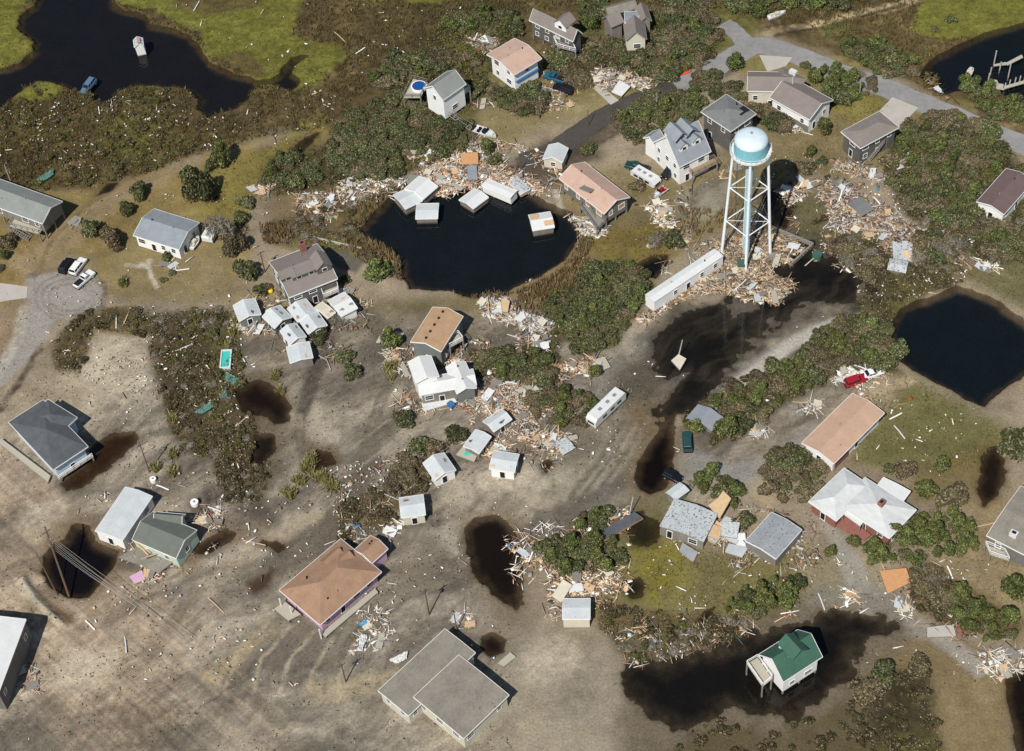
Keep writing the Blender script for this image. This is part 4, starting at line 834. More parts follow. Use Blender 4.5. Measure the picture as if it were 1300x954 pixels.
r, k = H('beach_house', 'tall building with a flat pale roof in the lower left corner', (-60, 758), (33, 786.5), (-2, 880), 6.0, .15, roof='clean_white', wall='grey_wall', ov=.2)
# --- south-east
r, k = H('beach_house', 'long white house with a plain orange-tan roof on the sandy rise', (1015.7, 564.7), (1058.8, 588.8), (1123, 524.6), 3.4, .7, roof='orange_roof', wall='white_wall', win=2.6, ov=.6); vents(k, 3, 12)
MB().box((-k.wx*.62, -k.wy-.06, .8), (k.wx*.6, .1, 1.6)).build('base_course', M['brick'], r)
r = house('beach_house', 'rambling brick house with a white membrane roof and brick chimney', (1129, 683.7), (1163.4, 647.7), 3.2)
k = blk(r, (1064, 641), (1129.2, 683.7), (1163.4, 647.7), 3.2, 1.2, kind='hip', roof='membrane_roof', wall='brick', ov=.5); chimney(k, 1119, 640, 1.2, 1.2)
blk(r, (1024, 639.4), (1061.8, 661.5), (1107, 618), 3.2, 1.1, kind='hip', roof='membrane_roof', wall='brick', ov=.5); blk(r, (1108, 624), (1144, 640), (1156, 624), 3.1, .15, roof='clean_white', wall='brick', ov=.3)
deck(r, [(1061, 668), (1073, 655), (1106, 679), (1098, 686)], 1.0, m='brick', rail=False, posts=False); deck(r, [(1070, 652), (1075, 645), (1097, 662), (1092, 668)], 2.9, m='clean_white', rail=False)
r, k = H('wrecked_house', 'collapsed house with blotched white roof leaning into the mud', (842, 659), (892.8, 689), (911, 652), 2.6, .5, roof='torn_roof', wall='weathered', tilt=(.02, .05), ov=.1, fascia=None, win=3)
blk(r, (846, 624), (857, 636), (875, 622), 2.4, .3, roof='white_roof_worn', wall='weathered', win=None, fascia=None)
blk(r, (893, 678), (908, 690), (921, 676), 1.2, .2, roof='torn_roof', wall='fresh_wood', win=None, fascia=None)
r, k = H('wrecked_house', 'broken house with blotched grey roof and peeling board edge', (947, 687), (985, 711), (1018, 673), 2.6, .4, roof='grey_torn_roof', wall='weathered', tilt=(-.02, .03), ov=.1, win=None)
r, k = H('beach_house', 'big grey roofed house with a side porch at the right edge', (1282, 610), (1252.5, 680), (1335, 722), 5.0, .6, z0=1.0, roof='flatgrey_roof', wall='grey_wall', ov=.4); chimney(k, 1287, 678, 1.3, .8, 'clean_white')
deck(r, [(1251, 691), (1275, 701), (1281, 712), (1257, 704)], 2.4)
r, k = H('beach_house', 'white house with a dark green roof at the flooded bottom right', (962, 832), (994.5, 866), (1044, 834), 5.0, 3.0, z0=.6, storeys=2, roof='green_roof', wall='white_wall', ov=.5, win=2.6)
dormer(k, .05, 3.0, 2.6, 1.4, .5, roof=M['green_roof']); deck(r, [(948, 843), (962, 835), (980, 862), (968, 872)], 3.2)
r, k = H('wrecked_cottage', 'tiny white shed with sloping front wall by the debris heap', (714.7, 760.4), (714.2, 787), (749, 786.8), 2.7, .3, cat='shed', roof='white_roof_worn', wall='cream_wall', tilt=(-.03, 0), ov=.1, win=None)
# --- motel cottages
CG = 'small white-roofed cottages scattered by the flood'
def cot(label, A, B, C, ez=2.5, rise=.9, roof='white_roof_worn', wall='white_wall', tilt=(0, 0), win=2.4, ov=.25, name='cottage', **kw):
    rg_ = random.Random(int(A[0]*7+B[1])); tilt = (tilt[0]+rg_.uniform(-.035, .035), tilt[1]+rg_.uniform(-.035, .035))
    r_, k_ = H(name, label, A, B, C, ez, rise, cat='cottage', roof=roof, wall=wall, tilt=tilt, win=win, ov=ov, group=CG, **kw)
    for q_ in range(rg_.choice((1, 2, 2, 3))):
        x_, y_ = rg_.uniform(-.75, .75)*k_.hx, rg_.choice((-1, 1))*rg_.uniform(.35, .8)*k_.hy; an = math.atan2(k_.rise, k_.hy)*(-1 if y_ > 0 else 1)
        MB().prism([(rg_.uniform(.2, .75)*math.cos(t), rg_.uniform(.12, .42)*math.sin(t)) for t in np.linspace(0, 5.4, 9)], 0, .03).build('bare_patch', M[rg_.choice(('fresh_wood', 'slate_roof', 'weathered', 'grey_wood'))], k_.roof, (x_, y_, k_.ez+k_.rise*(1-abs(y_)/k_.hy)+.03)).rotation_euler = (an, 0, 0)
    return r_, k_
cot('square white cottage alone with a shadow on its right, below the tall pale grass', (504.8, 632.4), (509.4, 657.2), (540.2, 653), 2.9, .45, wall='cream_wall')
cot('white cottage with gable and dark door beside the low brown bushes', (580.5, 599), (552, 610), (537, 588), 2.5)
cot('white cottage with two joined windows, patched roof and dark right wall', (658.3, 576.5), (653, 599), (621, 594.5), 2.8, .45)
cot('white cottage resting on the rubble with its broken corner towards the lane', (607, 539), (627, 548), (650, 532.5), 2.4, .6, wall='weathered', tilt=(.03, .02))
cot('leaning white cottage with its floor slid out in front', (588.8, 565), (608, 575), (623.5, 554), 2.2, .4, wall='weathered', tilt=(.05, -.05))
cot('leftmost small cottage below the chimney house, with grey gable', (331.4, 398.5), (303.5, 408), (296, 388), 2.5, .8, wall='greengrey_wall')
cot('cottage with an open dark gable, second from the left of the cluster', (370.6, 402), (348.7, 417), (333, 402), 2.5, .9, wall='dark_wall')
cot('cottage jammed against the front of the chimney house', (403.5, 397.5), (378, 408), (364.7, 391.5), 2.6, .7, wall='dark_wall')
cot('wide cottage in the middle of the jammed cluster', (418, 416.5), (391.6, 424.5), (378, 405), 2.5, .7, wall='dark_wall')
cot('cottage with low gable just behind the southern end cottage', (391, 430.5), (368, 438), (355, 421), 2.8, .8)
cot('southern end cottage of the cluster with grey clapboard front', (392.8, 434), (397.8, 454), (368, 458.5), 2.6, .35, ridge='AB', wall='weathered')
cot('eastern cottage of the cluster with white walls and clean roof', (417.5, 381), (432.8, 402), (453.5, 391), 2.7, .7, roof='clean_white')
cot('narrow cottage with a dirty tan roof wedged between two white ones', (402.5, 388), (415.5, 404), (425.6, 396.5), 2.4, .3, roof='cream_wall', wall='weathered', win=None)
# floating ones
FG = 'cottage roofs afloat at the pond edge'
def flo(label, A, B, C, ez=1.3, rise=.5, tilt=(0, 0), roof='clean_white', **kw):
    return H('floating_cottage', label, A, B, C, ez, rise, cat='cottage', roof=roof, wall='weathered', tilt=tilt, win=None, ov=.15, z0=-.6, group=FG, **kw)
flo('westernmost floating cottage, left of the pair at the pond corner', (500.5, 247.5), (514.5, 265.5), (536, 254.5), 1.5, .5, (.03, .02), roof='white_roof')
flo('floating cottage behind the westernmost one, on the debris bank', (520, 234), (537.5, 253), (556, 237), 1.7, .7)
flo('square floating cottage with a torn brown corner', (527.6, 259), (527.6, 277.5), (555.5, 277), 1.2, .3, (.04, 0), roof='white_roof')
flo('diamond shaped floating cottage low in the water on its own', (582, 254.5), (601, 266), (620.3, 251), 1.0, .5, (-.04, .03))
r, k = H('trailer_home', 'long white boxy trailer tipped at the top of the pond', (616.6, 225), (612, 235), (648.5, 251.5), 2.0, .12, cat='trailer', roof='clean_white', wall='white_wall', tilt=(.05, -.03), win=None, ov=.05)
r, k = H('wrecked_cottage', 'dirty white roof panel with holes lying beside the tipped trailer', (652.4, 220.5), (644.5, 231), (661, 247), 1.0, .1, cat='cottage', roof='torn_roof', wall='fresh_wood', win=None, ov=.1)
r, k = flo('drifting cottage alone in the pond with two plywood patches', (674, 273), (676, 293), (703.5, 288), 1.5, .6, (.02, .03)); 
MB().box((-k.hx*.55, k.hy*.5, k.ez+k.rise*.5+.1), (1.7, 1.8, .08), m=Euler((-.15, 0, 0)).to_matrix()).build('patch', M['fresh_wood'], k.roof)
MB().box((k.hx*.6, -k.hy*.5, k.ez+k.rise*.5+.12), (2.0, 1.2, .1), m=Euler((.15, 0, 0)).to_matrix()).build('patch', M['fresh_wood'], k.roof)
r, k = H('floating_shack', 'small wrecked shack standing in the large marsh pond', (170, 50.5), (171, 59), (183, 58), 2.6, .8, cat='shed', ridge='AB', roof='torn_roof', wall='white_wall', tilt=(.06, .05), win=None, z0=-.4, ov=.1)
MB().box((0, k.hy*.2, k.ez+.75), (2*k.hx*.7, k.hy*.7, .1), m=Euler((-.4, 0, 0)).to_matrix()).build('patch', M['pink_roof'], k.roof)
r, k = H('trailer_home', 'very long white mobile home stranded in rubble beside the tower', (820.5, 373), (830.5, 384), (918.5, 325.3), 3.0, .25, cat='mobile home', roof='clean_white', wall='white_wall', win=3.4, ov=.06, fascia=None); vents(k, 2)
r, k = H('collapsed_roof', 'lone grey roof on the ground behind two round bushes', (871, 531), (904, 547.5), (918.5, 530), 1.3, .9, cat='roof', roof='bluegrey_roof', wall='weathered', win=None, fascia=None)
r, k = H('wrecked_cottage', 'broken white cottage roof at the lower end of the long debris trail', (1122, 327), (1126, 342), (1150, 346), 1.2, .3, cat='cottage', roof='torn_roof', wall='weathered', win=None, tilt=(.05, .04), fascia=None)
r, k = H('wrecked_cottage', 'broken grey roof piece on top of the eastern debris field', (1079, 257), (1093, 274), (1109, 264), 1.5, .3, cat='roof', roof='shingle_grey', wall='fresh_wood', win=None, tilt=(.1, .04), fascia=None)
r, k = H('wrecked_cottage', 'overturned cottage shell at the right of the motel rubble', (701, 565), (714, 577), (730, 567), 1.0, .15, cat='cottage', roof='torn_roof', wall='fresh_wood', win=None, tilt=(.14, .05), fascia=None)
for (n_, lb, pts, z, m_, tl) in [
    ('roof_sheet', 'grey shingle slab slipped off the blotched white roof', [(866, 690), (886, 700), (880, 712), (862, 700)], .7, 'grey_torn_roof', (.15, .1)),
    ('roof_sheet', 'white roof slab between the two blotched wrecks', [(918, 662), (940, 664), (936, 682), (914, 678)], 1.5, 'torn_roof', (.16, -.12)),
    ('roof_sheet', 'pale roof slab folded in front of the blotched wrecks', [(925, 690), (950, 694), (942, 708), (920, 702)], 1.0, 'white_roof_worn', (-.12, .12)),
    ('fallen_wall', 'tan framed wall lying right of the blotched white roof', [(898, 664), (916, 668), (912, 684), (896, 680)], 1.6, 'fresh_wood', (.1, .18)),
    ('roof_sheet', 'white crumpled roof slab at the end of the eastern debris field', [(1132, 308), (1156, 312), (1160, 330), (1134, 328)], 1.0, 'torn_roof', (.12, .1)),
    ('roof_sheet', 'pale roof slab in the far eastern debris', [(1186, 294), (1204, 292), (1208, 306), (1190, 310)], .9, 'white_roof_worn', (.1, .1)),
    ('fallen_wall', 'white sheet by the lone debris north of the eastern pond', [(1256, 322), (1276, 316), (1280, 326), (1262, 330)], .8, 'clean_white', (.1, .1)),
    ('roof_sheet', 'grey slab jutting from the top of the pond rubble', [(592, 212), (604, 210), (606, 226), (594, 228)], 1.3, 'bluegrey_roof', (.12, .2)),
    ('roof_sheet', 'grey flat slab left of the paired floating cottages', [(512, 226), (530, 219), (534, 226), (518, 234)], .7, 'grey_wood', (.05, .1)),
    ('collapsed_floor', 'dark wet floor platform of a vanished house with orange edge', [(766.5, 686), (817, 657.5), (805, 650), (756, 678)], .9, 'slate_roof', (.05, .02)),
    ('roof_sheet', 'orange plywood roof sheet lying beside the lane junction', [(1116, 726), (1150, 721), (1156.5, 737.7), (1127, 753)], .9, 'orange_wood', (.1, .08)),
    ('roof_sheet', 'upright tan plywood panel sticking out of the blotched wreck', [(912, 632), (919, 623.5), (929, 633), (914, 656), (900, 640)], 2.4, 'fresh_wood', (.12, -.1)),
    ('concrete_slab', 'pale overturned concrete slab beside the lane', [(1177, 797), (1210, 793), (1214, 807), (1177, 809)], .5, 'concrete', (.05, .04)),
    ('roof_sheet', 'dull red sheet beyond the overturned slab', [(1214, 793), (1232, 788), (1234, 802), (1216, 808)], .4, 'brick', (.03, .04)),
    ('fallen_wall', 'big cream wall panel leaning over the southern debris heap', [(700, 756), (714, 736), (726, 742), (712, 763)], 1.5, 'cream_wall', (.18, .08)),
    ('fallen_wall', 'white wall panel on the rubble beside the fallen driveway', [(776, 117), (786, 103), (800, 109), (789, 121)], 1.0, 'clean_white', (.12, .1)),
    ('roof_sheet', 'orange roof sheet at the top of the pond rubble', [(584, 196), (606, 193), (607, 206), (586, 208)], 1.4, 'orange_wood', (.16, .1)),
    ('roof_sheet', 'tall pale board standing in the rubble south of the pond', [(635, 381), (639, 379), (646, 381), (644, 394), (637, 394)], 1.6, 'fresh_wood', (.2, .2)),
    ('fallen_wall', 'pink panel lying in front of the collapsed green house', [(164, 733), (180, 724), (184, 735), (171, 741)], .6, 'pink_wall', (.06, .1)),
    ('roof_sheet', 'slatted grey roof sheet in the debris near the pine', [(752, 458), (768, 454), (775, 465), (765, 469)], .8, 'pale_deck', (.1, .1)),
    ('concrete_pad', 'broken concrete pad with a post in the flooded flat', [(852, 458), (861, 450), (871, 455), (863, 469)], .9, 'cream_wall', (.05, .08)),
    ('fallen_floor', 'grey slid out floor with a teal mat before the leaning cottage', [(579, 577), (592, 562), (608, 573), (602, 586)], .5, 'pale_deck', (.05, -.03))]:
    q = [W(x, y, z) for x, y in pts]; c_ = sum(q)/len(q)
    e = empty(n_, (c_[0], c_[1], z*.5), 0, lb, n_.replace('_', ' '), None, tl)
    MB().prism([(p[0]-c_[0], p[1]-c_[1]) for p in q], z*.5-.13, z*.5).build('panel', M[m_], e)
    b = MB()
    for i in range(len(q)):
        a1, a2 = q[i]-c_, q[(i+1) % len(q)]-c_; b.bar((a1[0]*.98, a1[1]*.98, z*.5-.24), (a2[0]*.98, a2[1]*.98, z*.5-.24), .12, .2)
    b.build('frame', M['orange_wood' if n_ == 'collapsed_floor' else 'grey_wood'], e)
    if n_ == 'fallen_floor': MB().box((-.3, -.2, z*.5+.02), (1.1, .9, .03)).build('mat', M['pool_water'], e)
    if n_ == 'concrete_pad': MB().cyl((.2, 1.6, 0), (.5, 1.7, 4.6), .14, .09).build('post', M['pale_pole'], e)

# ================================================================== WATER TOWER
ctr = W(947, 322.5); ZB = 28.3
a_, b_ = W(915.6, 321.7), W(951.9, 344.8)
dA = math.atan2((a_-ctr)[1], (a_-ctr)[0]); rb = 4.85; rt = 3.3
tw = empty('water_tower', tuple(ctr), dA, 'tall white and pale blue water tower on four legs', 'water tower'); tw['_rz'] = dA
rk = 3.22
tk = MB().lathe([(.05, -2.6), (1.2, -2.3), (2.2, -1.6), (2.9, -.7), (rk, .0), (rk, .35)], 48, (0, 0, ZB)).build('tank_bowl', M['tank_blue'], tw, smooth=True)
MB().lathe([(rk, .35), (rk, 2.95)], 48, (0, 0, ZB)).build('tank_band', M['tank_blue'], tw, smooth=True)
dm = [(rk+.01, 2.95)]+[(rk*math.cos(t), 2.95+1.55*math.sin(t)) for t in np.linspace(.03, math.pi/2-.01, 14)]
dome = MB().lathe([(rk+.015, 2.8), (rk+.015, 2.95)]+dm[1:], 48, (0, 0, ZB)).build('tank_roof', M['tank_white'], tw, smooth=True)
MB().cyl((0, 0, ZB+4.4), (0, 0, ZB+4.85), .24, n=12).build('roof_vent', M['chrome'], dome)
MB().cyl((.9, -.5, ZB+4.3), (.9, -.5, ZB+4.55), .3, n=12).build('hatch', M['tank_white'], dome)
bal = MB().lathe([(rk+.005, -.1), (3.98, -.1), (3.98, .0), (rk+.005, .0)], 48, (0, 0, ZB)).build('balcony', M['rust_rim'], tw)
rl = MB().lathe([(3.96, .0), (4.0, .0), (4.0, .3), (3.96, .3), (3.96, 0)], 48, (0, 0, ZB))
for i in range(24):
    t = math.tau*i/24; rl.box((3.95*math.cos(t), 3.95*math.sin(t), ZB+.5), (.06, .06, 1.0), rz=t)
rl.lathe([(3.92, .95), (3.99, .95), (3.99, 1.02), (3.92, 1.02), (3.92, .95)], 48, (0, 0, ZB)); rl.build('railing', M['rust_rim'], bal)
MB().cyl((0, 0, 0), (0, 0, ZB-2.2), .64, n=20).build('riser', M['riser_blue'], tw, smooth=False)
for s_ in (-.55, .62): MB().cyl((s_, -1.0, 0), (s_, -1.0, ZB-1.5), .13, n=8).build('pipe', M['steel_white'], tw)
def lp(i, z):
    t = math.pi/2*i; r_ = rb+(rt-rb)*z/ZB; return Vector((r_*math.cos(t), r_*math.sin(t), z))
for i in range(4):
    MB().cyl(lp(i, -.3), lp(i, ZB), .31, .26, n=12).build('leg', M['steel_white'], tw, smooth=False)
    MB().box(lp(i, .15), (1.3, 1.3, .5)).build('footing', M['concrete'], tw)
    j = (i+1) % 4
    for z in (9.4, 18.6): MB().cyl(lp(i, z), lp(j, z), .11, n=8).build('strut', M['steel_white'], tw)
    for z0_, z1_ in ((.3, 9.2), (9.6, 18.4), (18.8, 27.6)):
        MB().cyl(lp(i, z0_), lp(j, z1_), .02, n=5).build('brace_rod', M['grey_wood'], tw); MB().cyl(lp(j, z0_), lp(i, z1_), .02, n=5).build('brace_rod', M['grey_wood'], tw)
    for z in (9.4, 18.6): MB().cyl(lp(i, z), Vector((0, 0, z)), .05, n=6).build('brace_rod', M['steel_white'], tw)
ld = MB()
for s_ in (-.2, .2): ld.cyl(lp(3, .2)+Vector((s_, -.5, 0)), lp(3, ZB-.2)+Vector((s_, -.5, 0)), .04, n=5)
for z in np.arange(.6, ZB-.5, .6): ld.bar(lp(3, z)+Vector((-.2, -.5, 0)), lp(3, z)+Vector((.2, -.5, 0)), .03, .03)
ld.build('ladder', M['steel_white'], tw)
bx = W(940.5, 343); e = empty('utility_cabinet', tuple(bx), dA, 'green topped tan cabinet at the foot of the tower', 'cabinet')
MB().box((0, 0, .8), (1.3, 1.3, 1.6)).build('body', M['fresh_wood'], e); MB().box((0, 0, 1.9), (1.5, 1.5, .6)).build('top', M['green_roof'], e)
e = empty('concrete_wall', tuple(W(1010, 325)), 0, 'broken low wall of a washed out basin east of the tower', 'wall')
for a1, a2 in (((985, 293), (1032, 312)), ((1032, 312), (1005, 337))):
    p0, p1 = W(*a1)-W(1010, 325), W(*a2)-W(1010, 325); MB().bar((p0[0], p0[1], .3), (p1[0], p1[1], .3), .35, .9).build('panel', M['grey_wood'], e)
# ================================================================== VEHICLES
def paint(name, c, rough=.35): 
    if name not in M: M[name] = mat(name, c, rough, .05, 1, spec=.5)
    return M[name]
def vehicle(kind, rear, front, colr, label, cat, L=4.8, sinkz=0.0, tilt=(0, 0), group=None):
    a, b = W(*rear), W(*front); d = b-a; rz = math.atan2(d[1], d[0]); c = (a+b)/2
    z = gh(c[0], c[1])-sinkz
    e = empty(kind, (c[0], c[1], max(z, -.5)), rz, label, cat, group, tilt); m = paint(*colr); w = .92; h = L/2
    mb = MB()
    secs = {'sedan': [(-h, .55, .95), (-h*.9, .4, 1.0), (h*.35, .38, 1.0), (h*.9, .38, .85), (h, .5, .7)],
            'suv': [(-h, .5, 1.1), (-h*.94, .42, 1.15), (h*.45, .42, 1.12), (h*.92, .42, 1.0), (h, .5, .8)],
            'pickup_truck': [(-h, .55, 1.1), (-h*.95, .48, 1.12), (h*.5, .46, 1.15), (h*.94, .46, 1.05), (h, .55, .85)],
            'van': [(-h, .45, 1.15), (-h*.96, .4, 1.2), (h*.6, .4, 1.2), (h*.93, .4, 1.05), (h, .5, .8)]}[kind]
    vs = []; fs = []
    for x, z0, z1 in secs:
        ww = w if abs(x) < h*.95 else w*.86
        vs += [(x, -ww*.95, z0), (x, ww*.95, z0), (x, ww, z0+.15), (x, ww*.97, z1-.08), (x, ww*.86, z1), (x, -ww*.86, z1), (x, -ww*.97, z1-.08), (x, -ww, z0+.15)]
    for i in range(len(secs)-1):
        for k in range(8): fs.append((i*8+k, i*8+(k+1) % 8, (i+1)*8+(k+1) % 8, (i+1)*8+k))
    fs += [tuple(range(8))[::-1], tuple(range((len(secs)-1)*8, len(secs)*8))]
    fs = [f[::-1] for f in fs]
    body = mb.add(vs, fs).build('body', m, e)
    cab = {'sedan': (-h*.62, h*.35, -h*.38, h*.05, .98, 1.42), 'suv': (-h*.93, h*.42, -h*.84, h*.18, 1.12, 1.72), 'pickup_truck': (-h*.12, h*.5, -h*.04, h*.25, 1.12, 1.72), 'van': (-h*.96, h*.66, -h*.9, h*.4, 1.18, 2.0)}[kind]
    x0, x1, x2, x3, z0, z1 = cab; wb, wt_ = w*.86, w*.72
    g = MB(); g.add([(x0, -wb, z0), (x1, -wb, z0), (x1, wb, z0), (x0, wb, z0), (x2, -wt_, z1), (x3, -wt_, z1), (x3, wt_, z1), (x2, wt_, z1)], [(0, 1, 5, 4), (1, 2, 6, 5), (2, 3, 7, 6), (3, 0, 4, 7), (4, 5, 6, 7)])
    g.build('windows', M['glass'], e)
    MB().add([(x2-.03, -wt_-.03, z1-.02), (x3+.03, -wt_-.03, z1-.02), (x3+.03, wt_+.03, z1-.02), (x2-.03, wt_+.03, z1-.02), (x2+.06, -wt_+.06, z1+.06), (x3-.08, -wt_+.06, z1+.06), (x3-.08, wt_-.06, z1+.06), (x2+.06, wt_-.06, z1+.06)],
             [(0, 1, 5, 4), (1, 2, 6, 5), (2, 3, 7, 6), (3, 0, 4, 7), (4, 5, 6, 7), (0, 3, 2, 1)]).build('roof', m, e)
    p = MB()
    for t in ((0.5,) if kind == 'sedan' else (.33, .66)):
        for s in (-1, 1): p.bar((x0+(x1-x0)*t, s*(wb+.01), z0), (x2+(x3-x2)*t, s*(wt_+.01), z1), .08, .06)
    for xa, xb in ((x0, x2), (x1, x3)):
        for s in (-1, 1): p.bar((xa, s*wb, z0), (xb, s*wt_, z1), .09, .07)
    p.build('pillars', m, e)
    if kind == 'pickup_truck': MB().box((-h*.56, 0, 1.12), (h*.72, 1.4, .04)).build('bed', M['dark'], body)
    for sx in (-h*.62, h*.64):
        for sy in (-1, 1):
            wh = MB().cyl((sx, sy*.70, .34), (sx, sy*.93, .34), .34, n=16).build('wheel', M['rubber'], e)
            MB().cyl((sx, sy*.92, .34), (sx, sy*.945, .34), .2, n=12).build('rim', M['chrome'], wh)
    for sy in (-1, 1):
        MB().box((h+.0, sy*.62, .72), (.06, .3, .16)).build('headlight', M['lamp'], e); MB().box((-h-.0, sy*.68, .9), (.06, .18, .2)).build('taillight', M['red_paint'], e)
    for s in (-1, 1): MB().box((s*(h+.05), 0, .5), (.12, 1.6, .18)).build('bumper', M['dark'], e)
    return e
VW = ('paint_white', (232, 232, 228))
vehicle('pickup_truck', (98.5, 366), (117, 349), VW, 'white van-like truck with covered bed, nearest the camera on the turning circle', 'van', 5.2).name
vehicle('suv', (94, 349), (106, 333), VW, 'white station wagon parked in the middle of the three on the turning circle', 'car', 4.8)
vehicle('suv', (81, 346), (89, 334), ('paint_black', (22, 22, 28)), 'black car parked leftmost on the turning circle', 'car', 4.2)
vehicle('pickup_truck', (714, 105), (695, 99), ('paint_teal', (30, 92, 112)), 'teal pickup truck with a white load beside the pink roofed house', 'pickup truck', 5.2)
vehicle('suv', (727, 120), (704, 111), ('paint_black', (32, 38, 44)), 'black long SUV parked next to the teal pickup', 'car', 4.9)
vehicle('pickup_truck', (822, 218), (796, 212), ('paint_green', (24, 70, 66)), 'dark green pickup in front of the Victorian house', 'pickup truck', 5.3)
vehicle('suv', (852, 219), (846, 225), ('paint_black', (32, 38, 44)), 'dark car tucked against the wall of the Victorian house', 'car', 3.8)
vehicle('suv', (873, 572), (872, 555), ('paint_white_green', (40, 74, 72)), 'dark green SUV parked by the lone grey roof', 'car', 4.8)
vehicle('suv', (120, 103), (106, 118), ('paint_bluegrey', (84, 112, 134)), 'blue-grey pickup sunk nose down in the marsh pond', 'car', 4.8, .3, (.05, .12))
vehicle('suv', (1076, 489), (1096, 482), ('paint_red', (156, 28, 44)), 'dark red car thrown against white debris by the hedge', 'car', 4.6, .1, (.08, .0))
vehicle('sedan', (1098, 479), (1116, 473), VW, 'white car behind the red one in the debris', 'car', 4.7, .1, (.05, .03))
vehicle('suv', (850, 605), (858, 609), ('paint_black', (32, 38, 44)), 'dark vehicle half buried above the blotched wreck', 'car', 3.6, .2)
# long caravans
def caravan(rear, front, L, label, h=2.5, colr='clean_white', name='camper', cat='camper'):
    a, b = W(*rear), W(*front); d = b-a; rz = math.atan2(d[1], d[0]); c = (a+b)/2; e = empty(name, (c[0], c[1], gh(*c[:2])), rz, label, cat)
    mb = MB(); hh = L/2; w = 1.2; pr = [(-hh, .6), (-hh, h-.3), (-hh+.25, h), (hh-.6, h), (hh, h-.7), (hh, .6)]
    vs = [(x, -w, z) for x, z in pr]+[(x, w, z) for x, z in pr]; n = len(pr)
    mb.add(vs, [tuple(range(n))[::-1], tuple(range(n, 2*n))]+[(i, (i+1) % n, n+(i+1) % n, n+i) for i in range(n)]).build('body', M[colr], e)
    for t in (-.55, -.1, .4):
        MB().box((t*hh, 0, h+.12), (.7, .6, .2)).build('roof_vent', M['chrome'], e)
        for s in (-1, 1): MB().box((t*hh, s*(w+.01), h*.62), (1.1, .05, .6)).build('window', M['glass'], e)
    MB().box((hh+.02, 0, h*.52), (.05, 1.5, .5)).build('window', M['glass'], e)
    for sx in (-.35, -.1):
        for s in (-1, 1): MB().cyl((sx*hh, s*.9, .35), (sx*hh, s*1.18, .35), .35, n=14).build('wheel', M['rubber'], e)
    return e
caravan((787, 507), (752, 541), 9.0, 'long white camper standing on the grey sand bank', 2.7)
caravan((807, 222), (833, 237), 6.4, 'white camper trailer behind the small upturned boat', 2.0)
caravan((264, 310), (272, 295), 3.4, 'small white box trailer beside the low white house', 1.9)
# boats
def boat(stern, bow, L, label, deckc='cream_wall', bw=1.15, engine=True, tilt=(0, 0)):
    a, b = W(*stern), W(*bow); d = b-a; rz = math.atan2(d[1], d[0]); c = (a+b)/2; e = empty('motorboat', (c[0], c[1], max(gh(*c[:2]), -.3)), rz, label, 'boat', None, tilt)
    xs = np.linspace(-L/2, L/2, 9); vs = []; fs = []
    for x in xs:
        t = (x+L/2)/L; w = bw*(1-max(0, (t-.45)/.55)**2.2)+.02; sh = .95+.25*t*t
        vs += [(x, -w, sh), (x, -w*.75, .35), (x, 0, .1+.35*max(0, t-.6)), (x, w*.75, .35), (x, w, sh), (x, w*.82, sh), (x, w*.78, .62), (x, -w*.78, .62), (x, -w*.82, sh)]
    for i in range(8):
        for k in range(9): fs.append((i*9+k, i*9+(k+1) % 9, (i+1)*9+(k+1) % 9, (i+1)*9+k))
    fs += [tuple(range(9)), tuple(range(72, 81))[::-1]]
    MB().add(vs, fs).build('hull', M['clean_white'], e)
    MB().box((L*.22, 0, 1.02), (L*.28, bw*1.0, .08)).build('foredeck', M['clean_white'], e)
    MB().box((-.1, 0, 1.1), (.9, bw*.9, .8)).build('console', M[deckc], e); MB().box((.45, 0, 1.6), (.06, bw*1.1, .5), m=Euler((0, -.5, 0)).to_matrix()).build('windshield', M['glass'], e)
    for y in (-.4, .4): MB().box((-L*.28, y, .9), (.6, .5, .5)).build('seat', M[deckc], e)
    if engine: MB().box((-L/2-.25, 0, 1.1), (.5, .5, .9)).build('outboard_motor', M['dark'], e)
boat((604, 167), (629, 176), 5.4, 'white motorboat grounded by the flooded lane near the blue pool house', 'dark')
boat((844, 243), (832, 252), 3.6, 'small open white boat with red lining by the camper trailer', 'red_paint', .8, False)
boat((244, 316), (252, 306), 3.4, 'small cream boat at the corner of the low white house', bw=.9, engine=False)
boat((975, 26), (998, 18), 4.4, 'white skiff washed up above the end of the road', bw=.7, engine=False)
boat((1230, 96), (1234, 88), 2.2, 'small white skiff afloat in the harbour basin', bw=.6, engine=False)
# ================================================================== SMALL THINGS
def at(name, x, y, label, cat, z=None, rz=0): p = W(x, y, 0); return empty(name, (p[0], p[1], gh(p[0], p[1]) if z is None else z), rz, label, cat)
e = at('swim_spa', 287.5, 459, 'green filled pool tub with white rim thrown into the brush', 'pool', rz=-.05)
p0, p1 = W(288, 447), W(287, 470); Lp = abs(p1[1]-p0[1])
for s in (-1, 1): MB().box((s*.95, 0, .45), (.25, Lp, .9)).build('rim', M['clean_white'], e); MB().box((0, s*(Lp/2-.12), .45), (1.65, .24, .9)).build('rim', M['clean_white'], e)
MB().box((0, 0, .35), (1.66, Lp-.5, .6)).build('water_surface', M['pool_water'], e)
e = at('kayak', 867.5, 94.5, 'bright orange kayak lying on the flooded road edge', 'kayak', .05, .3)
vs = []; fs = []
for i, t in enumerate(np.linspace(-1, 1, 9)):
    w = .38*(1-abs(t)**2.5)+.02
    vs += [(t*2.2, w*math.cos(a), .25+.2*math.sin(a)*(1-abs(t)**4*.7)) for a in np.linspace(0, math.tau, 8, endpoint=False)]
for i in range(8):
    for k in range(8): fs.append((i*8+k, i*8+(k+1) % 8, (i+1)*8+(k+1) % 8, (i+1)*8+k))
MB().add(vs, fs).build('hull', M['orange_plastic'], e); MB().cyl((-.2, 0, .42), (-.2, 0, .47), .26, n=12).build('cockpit', M['dark'], e)
